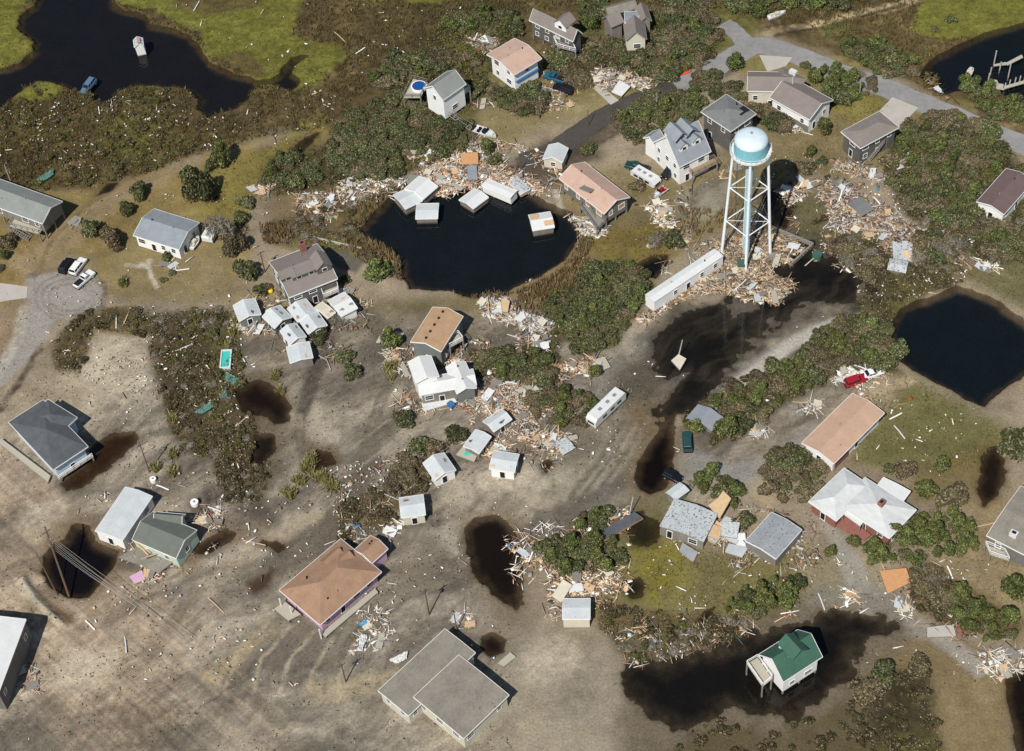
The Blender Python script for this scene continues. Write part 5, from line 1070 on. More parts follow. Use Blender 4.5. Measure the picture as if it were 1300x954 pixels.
e = at('buoy', 343.5, 371, 'small yellow float beside the chimney house', 'float'); MB().lathe([(.02, 0), (.5, .12), (.62, .4), (.5, .7), (.02, .8)], 14).build('body', M['yellow_plastic'], e, smooth=True); MB().cyl((0, 0, .78), (0, 0, 1.0), .1, n=8).build('ring', M['dark'], e)
e = at('storage_bin', 573, 517, 'blue bin at the corner of the torn white house', 'bin', rz=.7); MB().box((0, 0, .5), (.9, 1.3, .9)).build('body', M['blue_paint'], e); MB().box((0, 0, .99), (1.0, 1.4, .08)).build('lid', M['blue_paint'], e)
e = at('round_tank', 195, 611, 'round white tank lid on the sand above the long cottage', 'tank'); MB().cyl((0, 0, 0), (0, 0, .8), .6, n=20).build('body', M['white_wall'], e); MB().cyl((0, 0, .8), (0, 0, .9), .2, n=10).build('cap', M['chrome'], e)
e = at('round_tank', 248, 642, 'round white tank beside the collapsed green house', 'tank'); MB().cyl((0, 0, .4), (0, 0, 1.2), .75, n=20).build('body', M['white_wall'], e); MB().cyl((0, 0, 1.2), (0, 0, 1.3), .25, n=10).build('cap', M['chrome'], e)
e = at('lift_cage', 1037, 327, 'dark green drum with a hose in the flood water', 'drum', -.3, .4); MB().cyl((0, 0, 0), (0, 0, 1.3), 1.0, n=14).build('body', M['green_roof'], e); MB().cyl((-.8, -.2, .8), (-3.2, -.6, .1), .12, n=8).build('hose', M['pale_pole'], e)
for x, y, rz, w, c in ((292, 478, .4, 2.4, 0), (300, 484, .9, 3.0, 1), (296, 492, 1.4, 2.6, 2)):
    pass
e = at('tarp', 296, 484, 'torn teal tarp spread below the pool tub', 'tarp')
def cloth(name, x, y, sx, sy, rz, m, par, amp=.25):
    n = 12; vs = []; r_ = random.Random(x*7+y)
    for j in range(n+1):
        for i in range(n+1):
            u, v = (i/n-.5)*sx, (j/n-.5)*sy; k = 1+.25*math.sin(v*2+x)
            vs.append((x+(u*k)*math.cos(rz)-v*math.sin(rz), y+(u*k)*math.sin(rz)+v*math.cos(rz), .35+amp*r_.random()))
    fs = [(j*(n+1)+i, j*(n+1)+i+1, (j+1)*(n+1)+i+1, (j+1)*(n+1)+i) for j in range(n) for i in range(n)]
    o = MB().add(vs, fs).build(name, m, par); so = o.modifiers.new('thick', 'SOLIDIFY'); so.thickness = .04; return o
cloth('sheet', 0, 0, 3.8, 1.8, -.7, M['teal_tarp'], e); cloth('sheet', -1.6, -2.6, 1.2, 3.4, -.1, M['teal_tarp'], e)
e = at('tarp', 262, 521, 'second torn teal tarp lower down in the brown brush', 'tarp'); cloth('sheet', 0, 0, 3.6, 1.5, .6, M['teal_tarp'], e)
e = at('tarp', 60, 226, 'greenish netting crumpled in the marsh behind the far left house', 'tarp'); cloth('sheet', 0, 0, 3.6, 1.7, .7, M['teal_tarp'], e)
e = at('tarp', 461.5, 793, 'small bright blue tarp on the mud south of the pink house', 'tarp'); cloth('sheet', 0, 0, 1.3, .8, .6, paint('tarp_blue', (70, 150, 196)), e, .15)
e = at('tarp', 460, 818, 'white crumpled sheet on the mud beside the flat roofed building', 'tarp'); cloth('sheet', 0, 0, 1.1, 3.4, -.25, M['clean_white'], e, .3)
e = at('tarp', 508, 838, 'white crumpled canvas against the edge of the flat roof building', 'tarp'); cloth('sheet', 0, 0, 2.8, 1.4, .4, M['clean_white'], e, .4)
# harbour dock
e = at('dock', 1262, 108, 'broken wooden dock with pilings in the upper right basin', 'dock', 0)
o_ = W(1262, 108)
def dk_(pts, z, nm='decking'):
    q = [W(x, y, z)-o_ for x, y in pts]; MB().prism([(p[0], p[1]) for p in q], z-.18, z).build(nm, M['pale_deck'], e)
dk_([(1253, 104), (1256, 112), (1275, 114), (1274, 107)], .9); dk_([(1273, 110), (1275, 113), (1345, 93), (1343, 90)], .9); dk_([(1277, 80), (1279, 83), (1299, 73), (1297, 69.5)], .9); dk_([(1261, 82), (1262, 84), (1279, 82), (1277, 79)], .8); dk_([(1257, 100), (1259, 101.5), (1267, 105), (1266, 102)], 1.2)
for x, y, z in ((1254, 112, 1.6), (1262, 80, 3.4), (1269, 88, 2), (1280, 97, 3.6), (1257, 94, 1.8), (1275, 113, 1.6), (1288, 106, 1.6), (1281, 109, 1.6), (1294, 104, 1.6), (1300, 102, 1.6), (1265, 113, 1.6), (1261, 112, 2.0), (1254, 104, 2.4)):
    p = W(x, y)-o_; MB().cyl((p[0], p[1], -1.2), (p[0]+.1, p[1], z), .14, n=8).build('piling', M['pale_pole'], e)
# utility poles
def pole(x, y, h, label, lean=(0, 0), m='brown_pole', arm=True, r=.15, ang=.6, name='utility_pole'):
    p = W(x, y); e = empty(name, (p[0], p[1], gh(p[0], p[1])-.3), 0, label, name.replace('_', ' ').replace('utility ', 'utility '))
    t = Vector((lean[0], lean[1], h)); MB().cyl((0, 0, 0), t, r, r*.7, n=8).build('shaft', M[m], e)
    if arm:
        c, s = math.cos(ang), math.sin(ang)
        MB().bar(t*.93+Vector((-c*.9, -s*.9, 0)), t*.93+Vector((c*.9, s*.9, 0)), .12, .12).build('crossarm', M[m], e)
        for k in (-.8, 0, .8): MB().cyl(t*.93+Vector((c*k, s*k, .06)), t*.93+Vector((c*k, s*k, .26)), .06, n=6).build('insulator', M['chrome'], e)
        MB().cyl(t*.82+Vector((.25, 0, -.3)), t*.82+Vector((.25, 0, .3)), .18, n=10).build('transformer', M['chrome'], e)
    return e
pole(190, 600, 9.2, 'thin utility pole beside the tufts of dune grass', r=.13)
pole(545, 781, 8.4, 'utility pole standing alone on the mud between pink house and flooded pit', r=.13)
pole(580, 801, 5.6, 'short pole close to the flat grey roofed building', arm=False, r=.12)
pole(439, 866, 6.2, 'utility pole at the bottom edge below the pink house', r=.13)
pole(747, 160, 5.0, 'thin pole in the flooded lane north of the pale shed', arm=False, r=.1)
pole(685, 151, 7.6, 'utility pole in the lawn below the pink roofed house', r=.13)
pole(745.5, 111, 5.0, 'utility pole beside the fallen concrete driveway', arm=False, r=.13)
pole(1091, 122, 4.2, 'pale pole among pines by the main road', arm=False, m='pale_pole', r=.1)
pole(658, 223.5, 5.6, 'utility pole in the flooded yard beside the dirty white roof panel', r=.13, arm=False)
pole(933, 284, 17.0, 'tall thin brown mast between the Victorian house and the tower', arm=False, r=.12, m='brown_pole')
pole(336.4, 346, 6.4, 'dark utility pole at the left corner of the chimney house', r=.14)
pole(14, 232, 5.6, 'pale pole in the marsh behind the far left house', arm=False, m='pale_pole', r=.12)
pole(87.6, 758, 11.0, 'thick leaning brown pole in the flooded scour hole', lean=(-2.5, 8.5), r=.22)
pole(73.6, 757, 8.0, 'thinner leaning pole left of the thick one in the scour hole', lean=(-2.4, 4.5), arm=False, r=.13)
pole(834, 134, 4.0, 'grey pole in the shrubs above the Victorian house', arm=False, m='pale_pole', r=.1)
pole(797, 660, 5.0, 'bare leaning trunk-like pole beside the dark floor platform', lean=(1.2, 1.6), arm=False, m='pale_pole', r=.12)
pole(135, 590, .1, 'x', arm=False) if False else None
# fallen wires at the scour hole
wr = at('power_lines', 66, 688, 'bundle of slack power lines running over the scour hole', 'power line', 0)
w0 = Vector(W(66, 690, 7.0)); 
for k, (x, y) in enumerate(((136, 735), (146, 742), (158, 748), (170, 752), (198, 775), (210, 772))):
    b = Vector(W(x+40, y+38, .2)); a = w0+Vector((k*.35-.8, .1*k, -.05*k)); mb = MB(); pr = None
    for t in np.linspace(0, 1, 11):
        q = a.lerp(b, t); q.z = q.z*(1-.25*math.sin(math.pi*t)); q = q-Vector(wr.location)
        if pr is not None: mb.bar(pr, q, .032, .032)
        pr = q
    mb.build('wire', M['pale_pole'], wr)
# ================================================================== VEGETATION
def crown_mesh(kind, seed, leaf, n_=None):
    r = np.random.default_rng(seed); lobes = []
    nl = {'bush': 9, 'pine': 14, 'dead': 8}[kind]
    for i in range(nl):
        a = r.random()*math.tau; d = r.random()**.6*.68
        if kind == 'pine': z = .25+.75*r.random(); d *= (1.15-z*.75); s = .30+.14*r.random()-.1*z
        else: z = .30+.42*r.random()*(1-d*.4); s = .34+.18*r.random()
        lobes.append((math.cos(a)*d, math.sin(a)*d, z, s))
    if kind != 'dead': lobes.append((0, 0, .42, .52))
    n = n_ or {'bush': 2100, 'pine': 2300, 'dead': 900}[kind]
    V = []
    per = n//len(lobes)
    for (x, y, z, s) in lobes:
        v = r.normal(size=(per, 3)); v /= np.linalg.norm(v, axis=1)[:, None]; v[:, 2] = np.where(v[:, 2] < -.35, -v[:, 2], v[:, 2])
        rad = s*(.72+.38*r.random(per)**.7); c = np.array([x, y, z])+v*rad[:, None]*np.array([1, 1, .8])
        nrm = v+r.normal(size=(per, 3))*.55; nrm /= np.linalg.norm(nrm, axis=1)[:, None]
        t = np.cross(nrm, r.normal(size=(per, 3))); t /= np.linalg.norm(t, axis=1)[:, None]; b = np.cross(nrm, t)
        ls = leaf*(.6+.8*r.random(per))[:, None]; wd = .62 if kind != 'dead' else .18; ll = 1.0 if kind != 'dead' else 2.0
        V.append(np.stack([c-t*ls*ll-b*ls*wd*.3, c+b*ls*wd*-1, c+t*ls*ll, c+b*ls*wd], 1).reshape(-1, 3))
    V = np.concatenate(V); V[:, 2] = np.maximum(V[:, 2], .02)
    return V, np.arange(len(V)).reshape(-1, 4)
def trunk_mesh(seed, limbs=4):
    r = random.Random(seed); mb = MB(); mb.cyl((0, 0, -.15), (.03, .02, .35), .06, .045, n=6)
    for i in range(limbs):
        a = i*math.tau/limbs+r.random(); d = .3+.25*r.random(); mb.cyl((.02, .02, .18+.1*r.random()), (math.cos(a)*d, math.sin(a)*d, .45+.3*r.random()), .035, .012, n=5)
    return mb
PROTO = {}
for kind, nm, ml, nv in (('bush', 'bush', 'leaf', 5), ('pine', 'pine_tree', 'pine_leaf', 4), ('bush', 'scrub_bush', 'olive_leaf', 4), ('dead', 'bare_bush', 'grey_leaf', 3)):
    PROTO[nm] = []
    for i in range(nv):
        V, Q_ = crown_mesh(kind, 40+i*7+len(nm), .078 if kind != 'pine' else .068)
        me = npmesh('crown', V, Q_, M[ml], link=False); cm = me.data; bpy.data.objects.remove(me)
        t = trunk_mesh(i+9, 4 if kind != 'dead' else 9).build('trunk', M['bark']); tm = t.data; bpy.data.objects.remove(t)
        PROTO[nm].append((cm, tm))
COUNT = {}
rv = random.Random(77)
TREES = []
def plant(nm, x, y, r, label, group=None, world=False, hs=1.0):
    p = np.array([x, y]) if world else W(x, y)[:2]
    if not world: r = r/ppm(x, y)
    cm, tm = rv.choice(PROTO[nm]); z = gh(p[0], p[1])
    e = empty(nm, (p[0], p[1], max(z, -.3)-.05), rv.uniform(0, 6.28), label, nm.replace('_', ' ').replace('pine tree', 'tree'), group)
    h = {'bush': .95, 'pine_tree': 1.25, 'scrub_bush': .8, 'bare_bush': .95}[nm]*hs*rv.uniform(.85, 1.15)
    e.scale = (r*rv.uniform(.9, 1.1), r*rv.uniform(.9, 1.1), r*h)
    for q, d in (('crown', cm), ('trunk', tm)):
        o = bpy.data.objects.new(q, d); COL.objects.link(o); o.parent = e
    TREES.append((p[0], p[1], r)); COUNT[nm] = COUNT.get(nm, 0)+1
    return e
SINGLE = [  # kind, x, y, radius in px, label
 ('bush', 243, 230, 15, 'round dark tree west of the bright turf, upper of two'), ('bush', 256, 254, 21, 'larger dark tree just below the upper one on the turf'),
 ('pine_tree', 284, 210, 19, 'spreading dark pine at the top of the turf'), ('bush', 268, 216, 9, 'small bush left of the spreading pine'),
 ('bush', 180, 250, 14, 'dark bush north of the low white house'), ('bush', 160, 271, 12, 'dark bush left of the low white house roof'), ('bush', 118, 299, 13, 'dark bush between the turning circle and the far left house'),
 ('scrub_bush', 146, 312, 21, 'big brownish bush at the left wall of the low white house'), ('scrub_bush', 8, 312, 13, 'brown bush under the far left house'), ('pine_tree', 8, 330, 8, 'small bright bush at the left edge'), ('scrub_bush', 0, 343, 7, 'tiny brown bush at the left edge'),
 ('pine_tree', 213, 331, 9, 'small bright bush below the low white house'), ('bush', 218, 348, 6, 'tiny round bush at the path fork'), ('bush', 207, 357, 6, 'small dark bush at the lower end of the forked path'), ('pine_tree', 156, 363, 8, 'pale tuft beside the turning circle'),
 ('bush', 312, 262, 13, 'dark bush on the right side of the turf'), ('bush', 307, 282, 12, 'dark bush just below the one on the right side of the turf'), ('bare_bush', 284, 308, 24, 'big grey-brown tree right of the box trailer'), ('scrub_bush', 300, 320, 20, 'dull olive tree between box trailer and chimney house'), ('bush', 311, 352, 18, 'dark leaning bush left of the chimney house'), ('bush', 332, 372, 12, 'dark bush under the left wall of the chimney house'),
 ('pine_tree', 479, 350, 24, 'bright green tree on the point between chimney house and pond'), ('scrub_bush', 470, 330, 15, 'olive bush behind the bright tree on the pond point'), ('bush', 438, 357, 9, 'small bush at the right corner of the chimney house'),
 ('bush', 408, 432, 14, 'dark bush against the southern cottages'), ('bare_bush', 427, 410, 15, 'bare twiggy bush right of the cottage cluster'), ('pine_tree', 499, 438, 20, 'round green tree left of the tan roofed house'),
 ('bush', 438, 455, 13, 'upper dark bush of the pair on the sand track'), ('bush', 446, 477, 14, 'lower dark bush of the pair on the sand track'), ('bush', 514, 536, 16, 'lone dark round bush in the middle of the mud'),
 ('bush', 531, 572, 16, 'leftmost bush of the row above the gabled cottage'), ('scrub_bush', 552, 570, 17, 'brownish bush in the middle of the row above the gabled cottage'), ('bush', 578, 556, 17, 'rightmost bush of the row, next to the leaning cottage'),
 ('pine_tree', 756, 478, 13, 'bright round bush beside the slatted sheet'), ('pine_tree', 936, 86, 16, 'round green tree by the road bend'), ('bush', 746, 192, 12, 'round bush right of the pale shed'), ('pine_tree', 619, 193, 14, 'green tree between the motorboat and the rubble'), ('bush', 628, 207, 13, 'dark tree just above the floating trailer'),
 ('pine_tree', 1030, 197, 10, 'green bush in the field right of the tank'), ('bush', 1043, 206, 8, 'small dark bush in the field right of the tank'), ('pine_tree', 1046, 168, 14, 'bright bush between the two brown roofed houses'), ('scrub_bush', 1020, 214, 14, 'rusty brown bush below the tank side'),
 ('bush', 1208, 27, 9, 'single round bush in the northern field'), ('scrub_bush', 1185, 39, 6, 'small brown shrub in the northern field'), ('bush', 1022, 86, 8, 'small bush beside the top driveway'), ('bare_bush', 1090, 95, 9, 'bare tree at the roadside pines'),
 ('bush', 745, 308, 8, 'small dark bush under the wrecked deck'), ('bare_bush', 832, 310, 16, 'fallen bare white tree over the small black pool'), ('bush', 857, 308, 16, 'dark bush beside the fallen bare tree'), ('scrub_bush', 808, 238, 13, 'olive bush left of the camper trailer'),
 ('pine_tree', 885, 545, 15, 'left round bush in front of the lone grey roof'), ('pine_tree', 923, 553, 21, 'right round bush in front of the lone grey roof'), ('pine_tree', 911, 514, 13, 'bright bush right behind the lone grey roof'),
 ('pine_tree', 1056, 704, 11, 'small bush on the lawn beside the lane'), ('pine_tree', 1082, 690, 13, 'round bush at the corner of the brick house'), ('pine_tree', 1193, 597, 16, 'bright bush highest on the eastern lawn'), ('scrub_bush', 1148, 600, 17, 'dark brown bush behind the white annex roof'), ('bush', 1130, 597, 10, 'small dark bush behind the white membrane roof'),
 ('pine_tree', 1174, 630, 20, 'big bright bush touching the white annex'), ('scrub_bush', 1208, 634, 24, 'large grey-brown bush right of the bright ones'), ('bush', 1290, 575, 26, 'dark tree at the right edge by the flooded hole'), ('bush', 1295, 560, 20, 'second dark tree at the right edge'),
 ('pine_tree', 1290, 752, 24, 'green tree cut by the right edge'), ('pine_tree', 1282, 790, 18, 'green tree at the right edge beyond the lane'), ('bush', 820, 822, 8, 'low bush on the flooded south shore'), ('scrub_bush', 1165, 850, 18, 'dark scrub clump at the bottom right'), ('bush', 1125, 860, 20, 'black-green clump at the bottom edge'), ('scrub_bush', 1100, 880, 22, 'olive clump at the bottom edge'),
 ('pine_tree', 534, 96, 12, 'bush behind the pool deck'), ('bush', 615, 110, 9, 'dark bush left of the pink roofed house wall'), ('pine_tree', 478, 104, 12, 'bright bush left of the pool house'), ('scrub_bush', 172, 400, 10, 'scrubby bush in the littered row'), ('bush', 270, 425, 9, 'low dark bush in the western brush'), ('scrub_bush', 225, 470, 12, 'brown bush in the western brush')]
for i, a in enumerate(SINGLE): plant(a[0], a[1], a[2], a[3], a[4], hs=1.75 if i < 10 or 16 < i < 20 else 1.0)
THICK = [  # polygon, [(kind, share)], spacing px, label
 ([(425, 165), (440, 150), (500, 120), (530, 135), (560, 160), (592, 162), (605, 172), (590, 192), (550, 203), (520, 195), (490, 205), (520, 215), (480, 232), (430, 222), (412, 200)], [('bush', .72), ('scrub_bush', .28)], 12.5, 'dark evergreen bush in the thicket below the blue pool house'),
 ([(335, 215), (350, 200), (380, 198), (402, 212), (398, 232), (360, 240), (335, 232)], [('pine_tree', .3), ('bush', .7)], 13, 'bush in the clump north-west of the round pond'),
 ([(560, 30), (600, 18), (645, 22), (662, 38), (640, 50), (600, 36), (570, 48)], [('bush', .6), ('pine_tree', .4)], 13, 'bush in the line above the pink roofed house'),
 ([(470, 108), (500, 75), (540, 66), (600, 75), (612, 95), (560, 90), (520, 100), (500, 118)], [('scrub_bush', .6), ('bush', .4)], 13, 'shrub behind the blue pool house'),
 ([(690, 75), (712, 66), (742, 78), (748, 100), (742, 120), (722, 112), (697, 95)], [('scrub_bush', .65), ('bush', .35)], 12, 'shrub between the dormer house and the vehicles'),
 ([(600, 118), (640, 110), (680, 112), (692, 135), (685, 150), (655, 150), (628, 130), (605, 122)], [('bush', .6), ('scrub_bush', .4)], 12, 'shrub under the front of the pink roofed house'),
 ([(735, 0), (770, -5), (768, 25), (755, 40), (735, 30)], [('pine_tree', .8), ('bush', .2)], 13, 'bright tree between the dormer house and the gabled wings'),
 ([(745, 48), (800, 55), (832, 45), (830, 10), (900, 8), (914, 30), (912, 45), (898, 78), (870, 92), (840, 104), (812, 95), (790, 78), (752, 76)], [('bush', .45), ('scrub_bush', .45), ('pine_tree', .1)], 12.5, 'shrub in the large thicket right of the gabled wings'),
 ([(836, -30), (905, -30), (905, 8), (846, 5)], [('pine_tree', .8), ('bush', .2)], 15, 'bright tree along the top edge'),
 ([(915, 5), (985, 0), (1090, -10), (1080, 12), (1040, 18), (1000, 12), (950, 28)], [('pine_tree', .4), ('bush', .6)], 15, 'bush beyond the end of the road'),
 ([(775, 160), (805, 130), (870, 113), (888, 128), (884, 155), (860, 168), (835, 178), (800, 182)], [('bush', .55), ('scrub_bush', .3), ('pine_tree', .15)], 12, 'shrub in the island above the Victorian house'),
 ([(882, 95), (895, 92), (915, 105), (945, 112), (940, 126), (905, 128), (890, 115)], [('bush', .7), ('scrub_bush', .3)], 12, 'shrub between the lane and the dark shingled house'),
 ([(945, 118), (965, 130), (1000, 165), (985, 170), (960, 150), (945, 135)], [('bush', .4), ('scrub_bush', .6)], 12, 'shrub between dark shingled house and two-winged house'),
 ([(1023, 100), (1055, 86), (1085, 90), (1095, 112), (1085, 130), (1065, 137), (1045, 132), (1032, 112)], [('pine_tree', .85), ('bush', .15)], 13, 'pine in the clump beside the two-winged house'),
 ([(1092, 108), (1110, 102), (1118, 115), (1108, 120), (1095, 120)], [('scrub_bush', 1)], 12, 'brown shrub at the verge of the main road'),
 ([(1068, 58), (1120, 50), (1160, 82), (1158, 100), (1130, 102), (1098, 88), (1075, 74)], [('pine_tree', .5), ('bush', .35), ('scrub_bush', .15)], 13, 'roadside bush north of the main road'),
 ([(1224, 112), (1240, 105), (1262, 120), (1300, 140), (1340, 160), (1340, 178), (1290, 160), (1250, 142), (1227, 128)], [('pine_tree', .85), ('bush', .15)], 13.5, 'bush between the main road and the harbour basin'),
 ([(1145, 165), (1180, 143), (1222, 147), (1262, 165), (1280, 200), (1270, 225), (1245, 215), (1238, 245), (1232, 292), (1212, 298), (1185, 275), (1150, 262), (1132, 238), (1133, 200)], [('bush', .4), ('pine_tree', .28), ('scrub_bush', .32)], 13.5, 'shrub in the big eastern thicket'),
 ([(1232, 262), (1262, 275), (1300, 300), (1330, 330), (1290, 335), (1245, 322), (1225, 300)], [('bush', .4), ('pine_tree', .2), ('scrub_bush', .4)], 14, 'shrub below the maroon roofed house'),
 ([(1055, 300), (1100, 312), (1115, 340), (1095, 355), (1065, 335)], [('scrub_bush', .6), ('bare_bush', .4)], 14, 'dull scrub at the edge of the flood east of the tower'),
 ([(1165, 305), (1210, 305), (1212, 350), (1180, 350), (1158, 335)], [('bush', .3), ('scrub_bush', .4), ('bare_bush', .3)], 14, 'scrub north of the eastern pond'),
 ([(688, 388), (720, 372), (745, 345), (788, 337), (822, 350), (828, 370), (812, 388), (798, 408), (780, 430), (758, 450), (735, 452), (722, 430), (705, 408)], [('bush', .7), ('scrub_bush', .15), ('pine_tree', .15)], 12.5, 'evergreen in the thicket south-east of the round pond'),
 ([(598, 460), (640, 448), (688, 456), (704, 470), (698, 490), (660, 482), (612, 476)], [('bush', .6), ('pine_tree', .2), ('scrub_bush', .2)], 12.5, 'evergreen in the belt right of the torn white house'),
 ([(706, 500), (735, 498), (758, 512), (752, 530), (735, 543), (710, 545), (700, 528)], [('pine_tree', .6), ('scrub_bush', .4)], 12.5, 'bush on the left side of the long camper'),
 ([(676, 505), (700, 500), (702, 520), (680, 528)], [('scrub_bush', .6), ('bush', .4)], 13, 'scrub between the rubble and the sandy yard'),
 ([(1000, 465), (1020, 440), (1050, 415), (1088, 405), (1118, 410), (1136, 440), (1138, 470), (1100, 464), (1060, 470), (1038, 488), (1000, 510), (960, 538), (932, 556), (925, 535), (900, 518), (910, 500), (950, 480)], [('bush', .34), ('scrub_bush', .42), ('pine_tree', .24)], 14, 'shrub in the long hedge below the sandy track'),
 ([(968, 590), (1000, 574), (1030, 580), (1052, 605), (1040, 622), (1018, 640), (990, 638), (970, 618)], [('scrub_bush', .75), ('bush', .25)], 14, 'brown-green bush in the mound left of the white membrane roof'),
 ([(1093, 690), (1120, 690), (1160, 670), (1190, 640), (1225, 655), (1242, 668), (1232, 695), (1200, 705), (1150, 718), (1110, 718)], [('pine_tree', .85), ('bush', .15)], 15, 'bright bush in the grove behind the brick house'),
 ([(1152, 728), (1180, 715), (1205, 730), (1222, 755), (1200, 770), (1170, 760)], [('scrub_bush', .8), ('bare_bush', .2)], 15, 'brown scrub beside the orange roof sheet'),
 ([(1190, 765), (1225, 750), (1255, 770), (1290, 785), (1285, 808), (1240, 812), (1200, 795)], [('pine_tree', .75), ('bush', .25)], 15, 'bush beside the end of the lane'),
 ([(915, 768), (950, 748), (1000, 730), (1014, 745), (1000, 770), (960, 784), (925, 785)], [('pine_tree', .85), ('bush', .15)], 14, 'bright bush north of the green roofed house'),
 ([(680, 695), (715, 682), (738, 660), (770, 650), (775, 668), (745, 690), (780, 690), (785, 715), (760, 728), (735, 735), (700, 715)], [('pine_tree', .5), ('bush', .4), ('scrub_bush', .1)], 14, 'bush in the clump above the southern debris heap'),
 ([(872, 612), (905, 605), (940, 625), (945, 650), (925, 648), (895, 622), (876, 622)], [('pine_tree', .8), ('bush', .2)], 14, 'bush behind the blotched wreck'),
 ([(925, 660), (948, 655), (955, 668), (940, 676)], [('bush', 1)], 13, 'bush between the two blotched wrecks'),
 ([(505, 575), (530, 590), (520, 615), (500, 625), (495, 600)], [('scrub_bush', 1)], 14, 'scrub on the littered bank left of the cottages')]
WANT = []
for ti, (pts, mix, sp_, lab) in enumerate(THICK):
    poly = polyW(pts); cx, cy = np.mean([p[0] for p in pts]), np.mean([p[1] for p in pts]); d = sp_/ppm(cx, cy)*1.06
    lo, hi = poly.min(0), poly.max(0); r_ = np.random.default_rng(ti+50); placed = []
    yy = lo[1]; row = 0
    while yy < hi[1]+d:
        xx = lo[0]+(row % 2)*d/2
        while xx < hi[0]+d:
            q = np.array([xx, yy])+r_.uniform(-.3, .3, 2)*d
            if sdist(q[None], poly)[0] > -.1*d: placed.append(q)
            xx += d
        yy += d*.87; row += 1
    for q in placed:
        if any((q[0]-t[0])**2+(q[1]-t[1])**2 < (t[2]*.6)**2 for t in TREES): continue
        u = r_.random(); acc = 0
        for nm, sh in mix:
            acc += sh
            if u <= acc+1e-6: break
        WANT.append((nm, q[0], q[1], d*r_.uniform(.42, 1.12), lab.replace('evergreen', 'bush')))
KEEP = {}
for i, t in sorted(enumerate(WANT), key=lambda it: -it[1][3]*ppm(*PX((it[1][1], it[1][2], 0)))):
    px_, py_ = PX((t[1], t[2], 0)); vis = -15 < px_ < 1315 and -15 < py_ < 965
    if COUNT.get(t[0], 0) < 292 and vis: plant(t[0], t[1], t[2], t[3], t[4], 'bushes: '+t[4], True)
    elif vis: KEEP.setdefault(t[0], []).append(t)
for nm, ts in KEEP.items():          # what is left over of a kind becomes one mass of foliage
    Vs = []
    for i, t in enumerate(ts):
        me = PROTO[nm][i % len(PROTO[nm])][0]; v = np.empty(len(me.vertices)*3, np.float32); me.vertices.foreach_get('co', v); v = v.reshape(-1, 3)
        a = i*2.4; c_, s_ = math.cos(a), math.sin(a); r2 = t[3]
        Vs.append(np.column_stack([t[1]+(v[:, 0]*c_-v[:, 1]*s_)*r2, t[2]+(v[:, 0]*s_+v[:, 1]*c_)*r2, gh(t[1], t[2])+v[:, 2]*r2*.95]))
    V = np.concatenate(Vs); tag(npmesh('thicket', V, np.arange(len(V)).reshape(-1, 4), PROTO[nm][0][0].materials[0]), kind='stuff')
# ---------------- low growth that nobody could count
def blades(name, regions, m, h=(.4, .9), w=.05, lean=.5, seed=1, k=3, avoid=True):
    """tufts of upright leaf blades; regions: (polygon px, tufts per m2)"""
    C = []
    for i, (pts, dens) in enumerate(regions):
        n = int(area(pts)*dens); C.append(scatter(pts, n, seed+i))
    C = np.concatenate(C)
    for g in (GREEN if name == 'marsh_grass' else []): C = C[sdist(C, polyW(g)) < 0]
    nzv = fbm(C[:, 0], C[:, 1], 3.2, 3, seed+3); r = np.random.default_rng(seed)
    C = C[nzv+r.random(len(C))*.6 > -.05]; z = ghs(C); C = C[(z > -.5)]; z = ghs(C)
    n = len(C); C = np.repeat(C, k, 0); z = np.repeat(z, k); N = len(C)
    C = C+r.normal(size=(N, 2))*.14; a = r.random(N)*math.tau; hh = r.uniform(h[0], h[1], N)*(.6+.8*np.repeat(r.random(n), k))
    ld = r.normal(size=(N, 2))*lean*hh[:, None]*.6; ww = w*(.6+.8*r.random(N)); dx, dy = np.cos(a)*ww, np.sin(a)*ww
    b0 = np.column_stack([C[:, 0]-dx, C[:, 1]-dy, z-.05]); b1 = np.column_stack([C[:, 0]+dx, C[:, 1]+dy, z-.05])
    t1 = np.column_stack([C[:, 0]+dx*.5+ld[:, 0], C[:, 1]+dy*.5+ld[:, 1], z+hh]); t0 = np.column_stack([C[:, 0]-dx*.5+ld[:, 0], C[:, 1]-dy*.5+ld[:, 1], z+hh])
    V = np.stack([b0, b1, t1, t0], 1).reshape(-1, 3)
    return tag(npmesh(name, V, np.arange(len(V)).reshape(-1, 4), m), kind='stuff')
def clumps(name, regions, m, size=.16, hmax=.8, seed=1, thin=-.1):
    """low shrubby cover: leaf-sized faces heaped in uneven mounds"""
    C = []
    for i, (pts, dens) in enumerate(regions): C.append(scatter(pts, int(area(pts)*dens), seed+i))
    C = np.concatenate(C); r = np.random.default_rng(seed)
    f = fbm(C[:, 0], C[:, 1], 1.9, 3, seed+5)*.8+fbm(C[:, 0], C[:, 1], 7, 2, seed+2)*.5
    C = C[f > thin]; f = f[f > thin]; z = ghs(C); ok = z > -.4; C, f, z = C[ok], f[ok], z[ok]; N = len(C)
    zz = z+np.clip(f-thin, 0, .9)*hmax*r.random(N)**.35
    n = r.normal(size=(N, 3)); n[:, 2] = np.abs(n[:, 2])+.4; n /= np.linalg.norm(n, axis=1)[:, None]
    t = np.cross(n, r.normal(size=(N, 3))); t /= np.linalg.norm(t, axis=1)[:, None]; b = np.cross(n, t); s = size*(.5+r.random(N))[:, None]
    c = np.column_stack([C, zz]); V = np.stack([c-t*s, c-b*s*.6, c+t*s, c+b*s*.6], 1).reshape(-1, 3)
    return tag(npmesh(name, V, np.arange(len(V)).reshape(-1, 4), m), kind='stuff')
